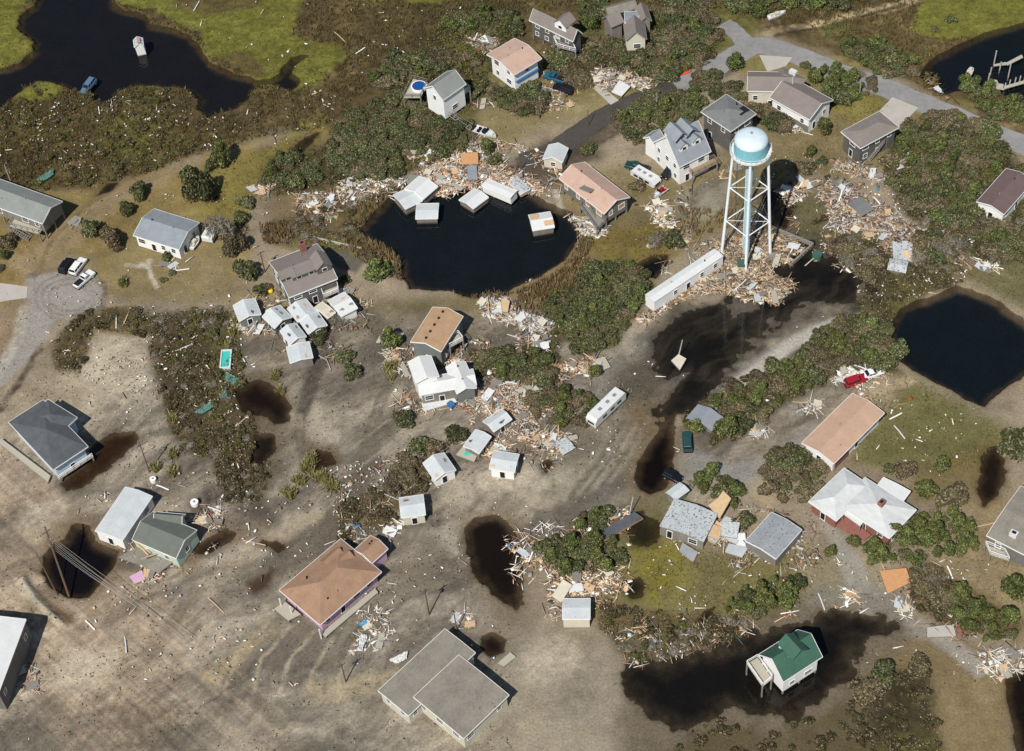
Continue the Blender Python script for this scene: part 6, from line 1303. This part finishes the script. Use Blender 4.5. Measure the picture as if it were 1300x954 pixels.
def brushwood(name, regions, m, rr_=(.4, 1.0), seed=1, kind='bush', thin=-.05, n_=230, leaf=.2):
    protos = [crown_mesh(kind, seed*5+i, leaf, n_)[0] for i in range(4)]; C = []
    for i, (pts, dens) in enumerate(regions): C.append(scatter(pts, int(area(pts)*dens), seed+i*3))
    C = np.concatenate(C); r = np.random.default_rng(seed); f = fbm(C[:, 0], C[:, 1], 5, 3, seed); C = C[f+.2*r.random(len(C)) > thin]
    z = ghs(C); C, z = C[z > -.22], z[z > -.22]; Vs = []
    for i, (c, zz) in enumerate(zip(C, z)):
        a = r.random()*6.28; s = r.uniform(*rr_); v = protos[i % 4]; k, l = math.cos(a)*s, math.sin(a)*s
        Vs.append(np.column_stack([c[0]+v[:, 0]*k-v[:, 1]*l, c[1]+v[:, 0]*l+v[:, 1]*k, zz+v[:, 2]*s*r.uniform(.5, 1.0)]))
    V = np.concatenate(Vs); return tag(npmesh(name, V, np.arange(len(V)).reshape(-1, 4), m), kind='stuff')
brushwood('brushwood', [(BRUSH[k_], .42) for k_ in ('west', 'neck', 'lots', 'southmid', 'eastpond', 'towersouth', 'lane', 'southeast', 'eastwood', 'northmid', 'centre', 'hedge')]+[(BRUSH['westrow'], .25), (BRUSH['pondwest'], .2), (BRUSH['westshore'], .16), (BRUSH['northwood'], .25), ([(1130, 300), (1240, 290), (1220, 360), (1140, 385), (1110, 350)], .35), ([(1010, 215), (1060, 225), (1060, 300), (1010, 280)], .15), ([(840, 960), (900, 915), (1000, 925), (1080, 890), (1120, 960), (1100, 1100), (820, 1100)], .3)], M['earth_bush'], (.4, 1.15), 5)
brushwood('green_brushwood', [(BRUSH[k_], .20) for k_ in ('west', 'southmid', 'lane', 'eastwood', 'northmid', 'centre', 'hedge', 'northwood', 'westshore', 'towersouth')], M['scrub_green'], (.4, 1.1), 9, thin=.1)
brushwood('dry_brushwood', [(BRUSH[k_], .16) for k_ in ('west', 'neck', 'lots', 'southmid', 'eastwood', 'northmid', 'hedge', 'pondwest', 'lane')], M['grey_leaf'], (.5, 1.2), 13, 'dead', .05)
NM = [(-60, -60), (1360, -60), (1360, 60), (1180, 118), (1100, 70), (1000, 30), (900, 10), (760, 5), (700, 15), (640, 25), (560, 60), (470, 110), (430, 150), (400, 165), (330, 175), (290, 190), (240, 200), (180, 225), (100, 240), (-60, 240)]
blades('marsh_grass', [(NM, 2.6)], M['marsh_blade'], (.35, .8), .075, .5, 3, 3)
clumps('marsh_scrub', [(BRUSH['westshore'], 5), ([(330, 90), (700, -40), (760, 5), (640, 30), (560, 60), (470, 110), (420, 160), (345, 150)], 3), ([(990, 60), (1180, 20), (1240, 60), (1170, 105), (1060, 60)], 3)], M['scrub'], .15, .7, 5, 0)
clumps('scrub', [(BRUSH[k_], 17) for k_ in ('west', 'westrow', 'neck', 'pondwest', 'lots', 'southmid', 'eastpond', 'towersouth', 'lane', 'southeast')]+[([(1130, 300), (1240, 290), (1220, 360), (1140, 385), (1110, 350)], 7)], M['scrub'], .14, 1.6, 9, -.12)
clumps('thicket_undergrowth', [(BRUSH[k_], 13) for k_ in ('centre', 'hedge', 'eastwood', 'northmid', 'northwood')]+[(t[0], 11) for t in THICK], M['scrub_green'], .16, 1.9, 13, -.25)
blades('marsh_sward', [(g, 2.5) for g in GREEN], M['green_blade'], (.1, .3), .08, .6, 71, 2)
bank_ = [([(655, 372), (700, 352), (720, 335), (738, 305), (752, 310), (745, 340), (725, 365), (690, 380), (660, 388)], 8), ([(455, 262), (500, 236), (530, 222), (540, 228), (505, 246), (478, 268), (458, 290)], 6), ([(470, 300), (500, 318), (514, 335), (512, 362), (500, 350), (490, 330), (460, 310)], 6), ([(575, 372), (655, 372), (640, 380), (590, 380)], 5), ([(430, 300), (480, 315), (500, 340), (480, 345), (440, 320)], 4), ([(330, 285), (375, 285), (370, 310), (335, 312)], 5), ([(700, 350), (690, 400), (655, 402), (650, 390)], 4), ([(860, 265), (930, 270), (925, 290), (890, 300), (860, 295)], 3)]
blades('reeds', bank_, M['reed'], (.7, 1.5), .07, .25, 21, 4)
tuft = [([(393+dx, 605+dy), (400+dx, 598+dy), (412+dx, 605+dy), (404+dx, 614+dy)], 26) for dx, dy in ((-22, 6), (-12, -10), (0, 0), (10, 4), (20, 14), (-35, 22), (-5, -22))]
for cx, cy in ((219, 534), (219, 580), (198, 596), (220, 602), (355, 500), (157, 362), (297, 425), (290, 440), (301, 410), (350, 480), (497, 480), (502, 466), (492, 470)): tuft.append(([(cx-6, cy), (cx, cy-7), (cx+6, cy), (cx, cy+5)], 30))
blades('dune_grass', tuft, M['dune_grass'], (.7, 1.4), .08, .5, 33, 5)
lawn = [([(745, 290), (800, 285), (860, 270), (850, 330), (790, 345), (755, 335)], 2.0), ([(1120, 490), (1160, 480), (1230, 510), (1290, 560), (1250, 600), (1180, 600), (1080, 590), (1085, 530)], 3), ([(790, 690), (900, 700), (1060, 700), (1010, 780), (900, 800), (830, 770)], 2.5), ([(250, 225), (330, 190), (410, 150), (410, 200), (310, 280), (255, 260)], 2), ([(1020, 215), (1060, 230), (1130, 130), (1100, 110), (1000, 170), (970, 240)], 2.2), ([(1225, 350), (1300, 395), (1350, 380), (1300, 300), (1240, 320)], 4), ([(980, 240), (1050, 240), (1110, 300), (1050, 310), (1000, 290)], 4), ([(1180, 720), (1250, 650), (1300, 740), (1280, 800)], 1.5)]
blades('lawn_grass', lawn, M['green_blade'] if False else M['marsh_blade'], (.12, .35), .06, .6, 45, 3)
# ================================================================== DEBRIS
_CUBE = np.array([(x, y, z) for z in (-.5, .5) for y in (-.5, .5) for x in (-.5, .5)])
_CF = np.array([(0, 2, 3, 1), (4, 5, 7, 6), (0, 1, 5, 4), (2, 6, 7, 3), (0, 4, 6, 2), (1, 3, 7, 5)])
def boxes(C, S, RZ, TX, TY):
    n = len(C); v = _CUBE[None]*S[:, None, :]
    cx, sx = np.cos(TX)[:, None], np.sin(TX)[:, None]; y = v[..., 1]*cx-v[..., 2]*sx; z = v[..., 1]*sx+v[..., 2]*cx; x = v[..., 0]
    cy, sy = np.cos(TY)[:, None], np.sin(TY)[:, None]; x, z = x*cy+z*sy, -x*sy+z*cy
    cz, sz = np.cos(RZ)[:, None], np.sin(RZ)[:, None]; x, y = x*cz-y*sz, x*sz+y*cz
    V = np.stack([x, y, z], -1)+C[:, None, :]
    return V.reshape(-1, 3), (np.arange(n)[:, None, None]*8+_CF[None]).reshape(-1, 4)
def sizes(r, n, sc_=1.0):
    k = r.random(n); S = np.empty((n, 3))
    pl = k < .74; S[pl] = np.column_stack([r.uniform(.5, 1, pl.sum())*r.uniform(1.0, 5.2, pl.sum()), r.uniform(.06, .17, pl.sum()), r.uniform(.05, .12, pl.sum())])
    sh = (k >= .74) & (k < .89); S[sh] = np.column_stack([r.uniform(.4, 1.7, sh.sum()), r.uniform(.3, 1.1, sh.sum()), r.uniform(.03, .08, sh.sum())])
    ch = k >= .89; S[ch] = r.uniform(.15, .6, (ch.sum(), 3))
    return S*sc_
def pile(pts, dens, hgt, label, m='debris', seed=1, big=6, sc_=1.0):
    poly = polyW(pts); n = int(area(pts)*dens*1.5); P_ = scatter(pts, n, seed); s = sdist(P_, poly); r = np.random.default_rng(seed)
    f = fbm(P_[:, 0], P_[:, 1], 4, 3, seed); keep = (f+np.clip(s/2.2, 0, 1)*.75+r.random(n)*.25) > .28; P_, s, f = P_[keep], s[keep], f[keep]; n = len(P_)
    z = np.maximum(ghs(P_), -.28)+np.clip(s/3, 0, 1)*hgt*(.55+.6*f)*r.random(n)**.4
    S = sizes(r, n, sc_); V, F = boxes(np.column_stack([P_, z+.06]), S, 5.5*fbm(P_[:, 0], P_[:, 1], 6, 2, seed+9)+r.normal(size=n)*.55+(r.random(n) < .3)*1.57, r.normal(size=n)*.28, r.normal(size=n)*.22)
    o = npmesh('debris_pile', V, F, M[m]); c = V.mean(0); o.data.transform(Matrix.Translation((-c[0], -c[1], 0))); o.location = (c[0], c[1], 0)
    tag(o, label, 'debris', kind='stuff')
    PANELS.append((pts, big, hgt, label, seed))
PANELS = []
pile([(538, 215), (575, 190), (600, 178), (612, 185), (620, 215), (652, 212), (682, 230), (692, 246), (650, 240), (612, 242), (590, 244), (560, 250), (545, 240), (522, 226)], 5.5, 1.1, 'splintered lumber and siding along the top of the round pond', 'debris', 3, 14)
pile([(430, 225), (480, 222), (520, 222), (535, 228), (510, 245), (480, 260), (440, 262), (420, 250)], 1.6, .3, 'thin litter on the bank left of the floating cottages', 'debris_pale', 4, 6)
pile([(806, 402), (850, 385), (880, 355), (915, 345), (912, 310), (940, 293), (985, 292), (1032, 313), (1010, 335), (985, 340), (1012, 362), (998, 382), (960, 390), (930, 372), (885, 372), (845, 392), (818, 412)], 6, 1.0, 'wide raft of splintered boards packed round the tower legs', 'debris_wood', 5, 22)
pile([(1040, 235), (1075, 228), (1095, 250), (1130, 255), (1152, 285), (1175, 300), (1170, 320), (1150, 345), (1130, 330), (1110, 310), (1085, 300), (1062, 300), (1048, 270)], 5, 1.0, 'broad orange and white debris field in the eastern thicket', 'debris', 6, 18)
pile([(985, 240), (1015, 225), (1040, 225), (1030, 250), (1000, 262)], 3, .5, 'debris beside the shadow of the tank', 'debris', 7, 5)
pile([(1055, 203), (1100, 207), (1120, 215), (1150, 190), (1162, 206), (1145, 225), (1110, 232), (1062, 218)], 4.5, .7, 'rubble strewn in front of the dark grey house with the stair', 'debris', 8, 8)
pile([(605, 378), (640, 373), (680, 400), (712, 408), (705, 430), (680, 425), (650, 412), (608, 402)], 5, .9, 'debris heap south of the round pond with standing board', 'debris_pale', 9, 8)
pile([(655, 425), (700, 422), (712, 440), (690, 452), (662, 446)], 5, .8, 'small debris heap inside the shrubs south of the pond', 'debris', 10, 5)
pile([(603, 486), (640, 480), (690, 486), (708, 500), (690, 530), (668, 548), (640, 548), (615, 535), (600, 520), (580, 512), (590, 495)], 6, .9, 'chaotic motel rubble right of the torn white house', 'debris', 11, 16)
pile([(656, 532), (690, 545), (715, 548), (738, 560), (725, 574), (700, 578), (680, 568), (658, 560)], 5, .6, 'debris around the overturned cottage shell', 'debris', 12, 7)
pile([(588, 560), (612, 555), (660, 560), (640, 580), (610, 588), (590, 578)], 3.2, .4, 'boards between the leaning cottage and its neighbours', 'debris_wood', 13, 4)
pile([(700, 466), (745, 453), (775, 455), (772, 470), (740, 488), (712, 480)], 5, .8, 'orange lumber heap below the slatted sheet', 'debris_wood', 14, 6)
pile([(690, 735), (712, 715), (745, 722), (770, 715), (790, 735), (765, 755), (752, 760), (700, 762)], 5.5, 1.2, 'splintered wreckage heap behind the tiny white shed', 'debris_wood', 15, 8)
pile([(895, 690), (905, 665), (925, 652), (945, 662), (960, 690), (1000, 708), (985, 715), (940, 708)], 6, 1.0, 'wreckage between the two blotched wrecks', 'debris', 16, 10)
pile([(742, 92), (775, 85), (800, 95), (838, 102), (836, 110), (800, 113), (770, 118), (748, 108)], 5, .8, 'white and orange rubble by the flooded lane near the fallen driveway', 'debris', 17, 8)
pile([(588, 48), (612, 42), (640, 50), (648, 65), (620, 70), (598, 60)], 3.5, .5, 'rubble behind the pink roofed house', 'debris', 18, 5)
pile([(1050, 468), (1075, 462), (1118, 462), (1118, 474), (1090, 492), (1052, 494)], 5, .6, 'white debris around the dark red car', 'debris_pale', 19, 6)
pile([(1000, 512), (1045, 505), (1046, 522), (1030, 532), (1002, 538)], 4, .5, 'debris heap left of the orange-tan roof', 'debris_pale', 20, 4)
pile([(945, 540), (985, 535), (985, 552), (955, 560)], 5, .5, 'pinkish debris by the grey roof bushes', 'debris_pale', 21, 4)
pile([(248, 645), (282, 640), (286, 668), (262, 682), (250, 672)], 5, .8, 'rubble right of the collapsed green house', 'debris', 22, 5)
pile([(155, 708), (185, 722), (205, 728), (212, 716), (208, 736), (185, 738), (160, 725)], 4.5, .5, 'rubble in front of the collapsed green house', 'debris', 23, 5)
pile([(310, 238), (350, 232), (352, 248), (318, 252)], 4, .5, 'debris heap on the right of the turf', 'debris', 24, 3)
pile([(365, 245), (440, 240), (450, 262), (420, 280), (370, 270)], 1.6, .3, 'litter in the reeds north of the chimney house', 'debris', 25, 5)
pile([(425, 192), (455, 188), (458, 208), (432, 210)], 3.5, .4, 'pale rubble inside the northern thicket', 'debris_pale', 26, 3)
pile([(515, 185), (545, 180), (560, 200), (540, 210), (515, 205)], 3, .5, 'rubble at the edge of the northern thicket', 'debris', 27, 4)
pile([(296, 412), (318, 405), (345, 418), (340, 425), (318, 428), (300, 424)], 5, .5, 'tan boards in front of the leftmost small cottage', 'debris_wood', 28, 4)
pile([(415, 372), (440, 365), (455, 372), (478, 385), (470, 392), (450, 382)], 4, .5, 'boards beside the eastern cottage', 'debris_wood', 29, 4)
pile([(492, 430), (520, 470), (525, 480), (510, 480), (490, 462), (487, 440)], 4, .5, 'tangled rubble left of the torn white house', 'debris_pale', 30, 4)
pile([(570, 450), (590, 452), (600, 458), (580, 470), (568, 462)], 4, .5, 'rubble at the foot of the outside stairs', 'debris', 31, 3)
pile([(670, 105), (690, 100), (715, 122), (735, 128), (725, 140), (700, 142), (680, 130)], 1.6, .25, 'scattered boards round the parked black SUV', 'debris', 32, 4)
pile([(560, 126), (575, 135), (620, 128), (640, 130), (628, 138), (600, 140), (575, 145)], 1.2, .2, 'litter on the lawn by the pool house', 'debris', 33, 2)
pile([(515, 110), (528, 98), (545, 104), (520, 132), (512, 128)], 2.5, .5, 'loose boards round the pool deck', 'debris_pale', 34, 2)
pile([(972, 148), (1000, 152), (1030, 163), (1028, 174), (995, 172), (975, 160)], 3, .4, 'litter along the two-winged house', 'debris_pale', 35, 4)
pile([(1230, 335), (1262, 318), (1282, 318), (1265, 350), (1245, 350)], 3, .4, 'white and pink debris north of the eastern pond', 'debris_pale', 36, 4)
pile([(1180, 296), (1205, 292), (1212, 312), (1192, 315)], 4, .5, 'pale broken roofing at the east of the debris field', 'debris_pale', 37, 3)
pile([(640, 690), (680, 690), (690, 710), (680, 725), (662, 722)], 3, .4, 'boards on the right bank of the flooded pit', 'debris_wood', 38, 3)
pile([(765, 650), (800, 640), (800, 655), (775, 682), (755, 690)], 4, .6, 'broken lumber behind the dark floor platform', 'debris', 39, 4)
pile([(735, 278), (765, 268), (775, 290), (770, 300), (745, 300)], 5, .7, 'grey lumber under the wrecked deck east of the pond', 'debris_pale', 40, 3)
pile([(705, 262), (738, 280), (750, 300), (742, 302), (720, 275)], 3, .3, 'grey boards on the east bank of the pond', 'debris_pale', 41, 2)
pile([(815, 262), (840, 250), (850, 258), (860, 290), (845, 292), (825, 275)], 2, .3, 'debris trail from the small boat', 'debris_pale', 42, 4)
pile([(910, 218), (945, 205), (948, 212), (915, 232)], 3, .4, 'boards beneath the Victorian house deck', 'debris_wood', 43, 2)
pile([(490, 665), (520, 660), (500, 690), (485, 690)], 2, .3, 'litter near the pink house wing', 'debris_pale', 44, 2)
pile([(85, 275), (100, 270), (105, 285), (88, 292)], 4, .4, 'small heap of boards at the corner of the far left house', 'debris_pale', 45, 2)
pile([(200, 332), (225, 328), (240, 338), (225, 345), (205, 342)], 3, .3, 'boards below the low white house', 'debris_pale', 46, 2)
pile([(20, 835), (50, 850), (50, 880), (20, 880)], 3, .4, 'dark rubble beside the lower left building', 'debris', 47, 2)
pile([(450, 775), (500, 770), (505, 800), (480, 830), (440, 835), (455, 800)], 1.8, .15, 'small white litter on the mud by the blue tarp', 'debris_pale', 48, 4, .7)
pile([(565, 780), (600, 770), (605, 800), (590, 800), (575, 795)], 1.8, .15, 'small litter by the short pole', 'debris_pale', 49, 2, .7)
pile([(1120, 750), (1145, 752), (1165, 780), (1150, 785), (1130, 770)], 3, .3, 'white junk beside the orange roof sheet', 'debris_pale', 50, 4)
pile([(1065, 745), (1085, 742), (1090, 765), (1072, 768)], 2.5, .2, 'white litter at the lane junction', 'debris_pale', 51, 3)
pile([(990, 775), (1012, 770), (1015, 782), (995, 785)], 4, .4, 'boards in front of the bright bushes', 'debris', 52, 2)
pile([(1245, 830), (1300, 820), (1300, 850), (1265, 865), (1240, 850)], 3, .5, 'broken grey concrete where the lane is washed out', 'debris_pale', 53, 4)
pile([(1170, 92), (1185, 90), (1200, 118), (1215, 128), (1200, 130), (1175, 110)], 3, .3, 'reddish brush litter at the harbour corner', 'scrub', 54, 2)
pile([(1000, 640), (1025, 650), (1045, 660), (1035, 672), (1010, 655)], 3, .3, 'litter before the brick house wall', 'debris_pale', 55, 2)
for lo_ in ([(1000, 270), (1060, 290), (1110, 320), (1090, 350), (1030, 330)], [(1030, 225), (1130, 240), (1200, 290), (1240, 340), (1160, 350), (1060, 300)], [(560, 470), (720, 470), (740, 560), (700, 600), (580, 560)], [(880, 640), (1040, 650), (1040, 720), (940, 730), (880, 700)], [(340, 420), (300, 380), (340, 370), (480, 390), (460, 420)], [(640, 680), (800, 640), (800, 760), (700, 790), (650, 740)], [(820, 780), (960, 790), (950, 810), (880, 830), (800, 850), (760, 800)], [(1090, 730), (1200, 760), (1290, 820), (1260, 850), (1180, 800)], [(700, 90), (860, 90), (850, 115), (700, 120)], [(800, 250), (880, 240), (880, 330), (830, 330)], [(440, 600), (520, 580), (530, 640), (480, 690), (420, 700)], [(1040, 500), (1120, 470), (1180, 500), (1120, 530)], [(330, 400), (470, 380), (480, 420), (410, 470), (350, 450)], [(500, 440), (620, 430), (640, 500), (600, 540), (500, 520)], [(830, 300), (920, 280), (930, 360), (850, 390)], [(600, 170), (720, 200), (720, 260), (620, 230)], [(140, 690), (260, 640), (290, 690), (210, 750)]):
    n_ = int(area(lo_)*1.7); q_ = scatter(lo_, n_, 900+n_); rr = np.random.default_rng(n_); f_ = fbm(q_[:, 0], q_[:, 1], 4, 3, n_ % 50); q_ = q_[f_ > -.02]; zz_ = np.maximum(ghs(q_), -.27); n_ = len(q_)
    V, F = boxes(np.column_stack([q_, zz_+.2+.3*rr.random(n_)]), sizes(rr, n_, .8), rr.random(n_)*math.pi, rr.normal(size=n_)*.25, rr.normal(size=n_)*.2); tag(npmesh('scattered_litter', V, F, M['debris']), kind='stuff')
# scattered specks over whole lots
SC = [([(-20, 140), (240, 115), (340, 140), (300, 180), (180, 225), (-20, 235)], .30), ([(190, 0), (640, -10), (560, 60), (420, 140), (300, 60)], .06), ([(60, 380), (330, 390), (330, 600), (200, 590), (60, 480)], .34), ([(100, 600), (400, 600), (620, 700), (640, 870), (90, 870)], .16),
      ([(400, 600), (520, 570), (540, 640), (440, 700)], .7), ([(760, 640), (1080, 700), (1000, 790), (830, 840), (700, 760)], .35), ([(1120, 490), (1250, 520), (1200, 610), (1080, 590)], .22), ([(330, 230), (480, 220), (480, 310), (340, 330)], .4),
      ([(740, 400), (1100, 400), (900, 600), (700, 640)], .08), ([(960, 180), (1240, 240), (1240, 380), (1060, 390), (980, 300)], .5), ([(1000, 700), (1300, 720), (1300, 860), (1100, 860)], .25), ([(480, 600), (800, 540), (760, 680), (560, 680)], .08), ([(850, 560), (1010, 560), (980, 600), (850, 612)], .12), ([(650, 60), (900, 60), (700, 160), (600, 160)], .2), ([(640, 330), (745, 300), (740, 350), (640, 400)], .35), ([(370, 130), (430, 110), (420, 180), (330, 190)], .25), ([(0, 240), (340, 240), (340, 380), (0, 380)], .05)]
C = np.concatenate([scatter(p, max(6, int(area(p)*d*1.5)), 200+i) for i, (p, d) in enumerate(SC)]); r = np.random.default_rng(9); n = len(C)
f = fbm(C[:, 0], C[:, 1], 5.5, 4, 77); C = C[(f > .08) | (r.random(len(C)) < .12)]; z = ghs(C); C = C[z > -.3]; n = len(C); z = ghs(C)
S = np.column_stack([.12+.62*r.random(n)**2, .1+.3*r.random(n)**2, r.uniform(.04, .2, n)]); ln = r.random(n) < .07; S[ln] = np.column_stack([r.uniform(.9, 2.2, ln.sum()), r.uniform(.1, .2, ln.sum()), np.full(ln.sum(), .09)])
V, F = boxes(np.column_stack([C, z+.22+.25*r.random(n)]), S, r.random(n)*math.pi, r.normal(size=n)*.2, r.normal(size=n)*.2)
tag(npmesh('scattered_litter', V, F, M['debris_pale']), kind='stuff')
# twigs, wrack and stones over the mud
MUDP = [([(-40, 400), (330, 390), (480, 400), (800, 400), (860, 520), (820, 660), (640, 700), (660, 960), (-60, 960)], .95), ([(0, 240), (420, 180), (340, 400), (0, 390)], .35), ([(660, 620), (1100, 640), (1280, 760), (1280, 870), (780, 880)], .9), ([(600, 120), (960, 140), (940, 320), (740, 320), (600, 230)], .5), ([(850, 500), (1280, 500), (1280, 620), (860, 620)], .5)]
C = np.concatenate([scatter(p, int(area(p)*d), 700+i) for i, (p, d) in enumerate(MUDP)]); r = np.random.default_rng(31)
f = fbm(C[:, 0], C[:, 1], 7, 4, 19)+.5*fbm(C[:, 0], C[:, 1], 2.2, 2, 5); C = C[f+.35*r.random(len(C)) > .16]; z = ghs(C); C, z = C[z > -.2], z[z > -.2]; n = len(C)
S = np.column_stack([.1+.4*r.random(n)**2, .05+.16*r.random(n)**2, r.uniform(.03, .12, n)]); V, F = boxes(np.column_stack([C, z+.03]), S, r.random(n)*math.pi, r.normal(size=n)*.2, r.normal(size=n)*.2)
M['wrack'] = island_mat('wrack', [(0, (62, 54, 44)), (.35, (84, 74, 60)), (.6, (110, 98, 80)), (.8, (150, 140, 124)), (.92, (200, 194, 182))]); tag(npmesh('wrack', V, F, M['wrack']), kind='stuff')
# larger boards and sheets that can be told apart
def panel_mesh(w, l, t, seed, slat):
    r = random.Random(seed); mb = MB(); n = 7; top = []
    e = [(-w/2, -l/2), (w/2, -l/2), (w/2, l/2), (-w/2, l/2)]; poly = []
    for i in range(4):
        a, b = e[i], e[(i+1) % 4]
        for j in range(n):
            k = j/n; q = r.uniform(-.06, .06)*min(w, l) if j else 0; poly.append((a[0]+(b[0]-a[0])*k+q, a[1]+(b[1]-a[1])*k+q))
    mb.prism(poly, 0, t)
    if slat:
        for x in np.arange(-w/2+.15, w/2, .55): mb.box((x, 0, -.05), (.08, l*.9, .1))
    return mb
PM = []
for i, (w, l, t, mn) in enumerate(((2.6, 1.6, .06, 'clean_white'), (1.9, 1.3, .06, 'fresh_wood'), (2.4, 1.2, .07, 'white_roof'), (1.6, 1.5, .06, 'cream_wall'), (3.2, 1.1, .07, 'pale_deck'), (1.5, 1.1, .06, 'weathered'), (2.2, 1.5, .06, 'grey_wood'))):
    o = panel_mesh(w, l, t, i, i % 2 == 0).build('broken_sheet', M[mn]); PM.append(o.data); bpy.data.objects.remove(o)
PK = []
for i, (l, w, mn) in enumerate(((3.6, .22, 'clean_white'), (4.4, .18, 'fresh_wood'), (2.8, .25, 'white_wall'), (5.2, .2, 'grey_wood'))):
    mb = MB(); mb.bar((-l/2, 0, 0), (l/2*.2, .0, .03), w, .08); mb.bar((l/2*.2, 0, .03), (l/2, .08, .0), w, .07); o = mb.build('debris_plank', M[mn]); PK.append(o.data); bpy.data.objects.remove(o)
rp = random.Random(5)
def cut(t): return ' '.join(t.split()[:16])
def loose(nm, data, x, y, z, label, group, tilt=.16):
    o = bpy.data.objects.new(nm, data); COL.objects.link(o); o.location = (x, y, z); o.rotation_euler = (rp.gauss(0, tilt), rp.gauss(0, tilt), rp.random()*math.pi)
    tag(o, label, 'board' if nm == 'debris_plank' else 'panel', group)
for pts, big, hgt, lab, sd in PANELS:
    q = scatter(pts, big*6, sd+300); s = sdist(q, polyW(pts)); q = q[s > .9][:big]
    for i, p in enumerate(q):
        zz = max(gh(*p), -.25)+hgt*.75+.1
        if i % 3 == 2: loose('debris_plank', rp.choice(PK), p[0], p[1], zz, cut('long board on the '+lab), 'boards on '+lab)
        else: loose('broken_sheet', rp.choice(PM), p[0], p[1], zz, cut('broken sheet on the '+lab), 'sheets on '+lab)
for i, (x, y, l_) in enumerate([(250, 9, 'white plank on the green marsh at the top'), (432, 49, 'white board on the dark marsh above the pond arm'), (458, 66, 'white plank on the open marsh'), (148, 410, 'curved white strip in the littered row'), (162, 403, 'white strip right of the curved one'), (232, 344, 'long white strip below the low white house'), (185, 736, 'pale board in front of the pink panel'), (323, 690, 'white stake on the mud slope'), (207, 620, 'pale stick by the round tank lid'), (236, 442, 'long pole on the dune top'), (305, 538, 'white board at the flooded brush edge'), (310, 622, 'pale board on the mud below the brush'), (180, 700, 'board beneath the long cottage'), (1118, 715, 'white board at the grove'), (1137, 530, 'white strip on the eastern lawn'), (1142, 550, 'second white strip on the eastern lawn'), (1251, 668, 'white stick near the right edge'), (1206, 728, 'white board on the pale lawn'), (1043, 765, 'white board on the wet junction'), (700, 560, 'x'), (886, 728, 'x'), (1165, 506, 'x'), (275, 770, 'white stick on the mud flat'), (115, 795, 'white tangle of posts on the mud'), (160, 820, 'long yellowish pole on the mud')]):
    if l_ == 'x': continue
    if i in (1, 5, 8, 11): pass
    p = W(x, y); loose('debris_plank', PK[i % 3], p[0], p[1], gh(p[0], p[1])+.3, l_, None, .05)
for o in bpy.data.objects:
    if '_rz' in o: del o['_rz']
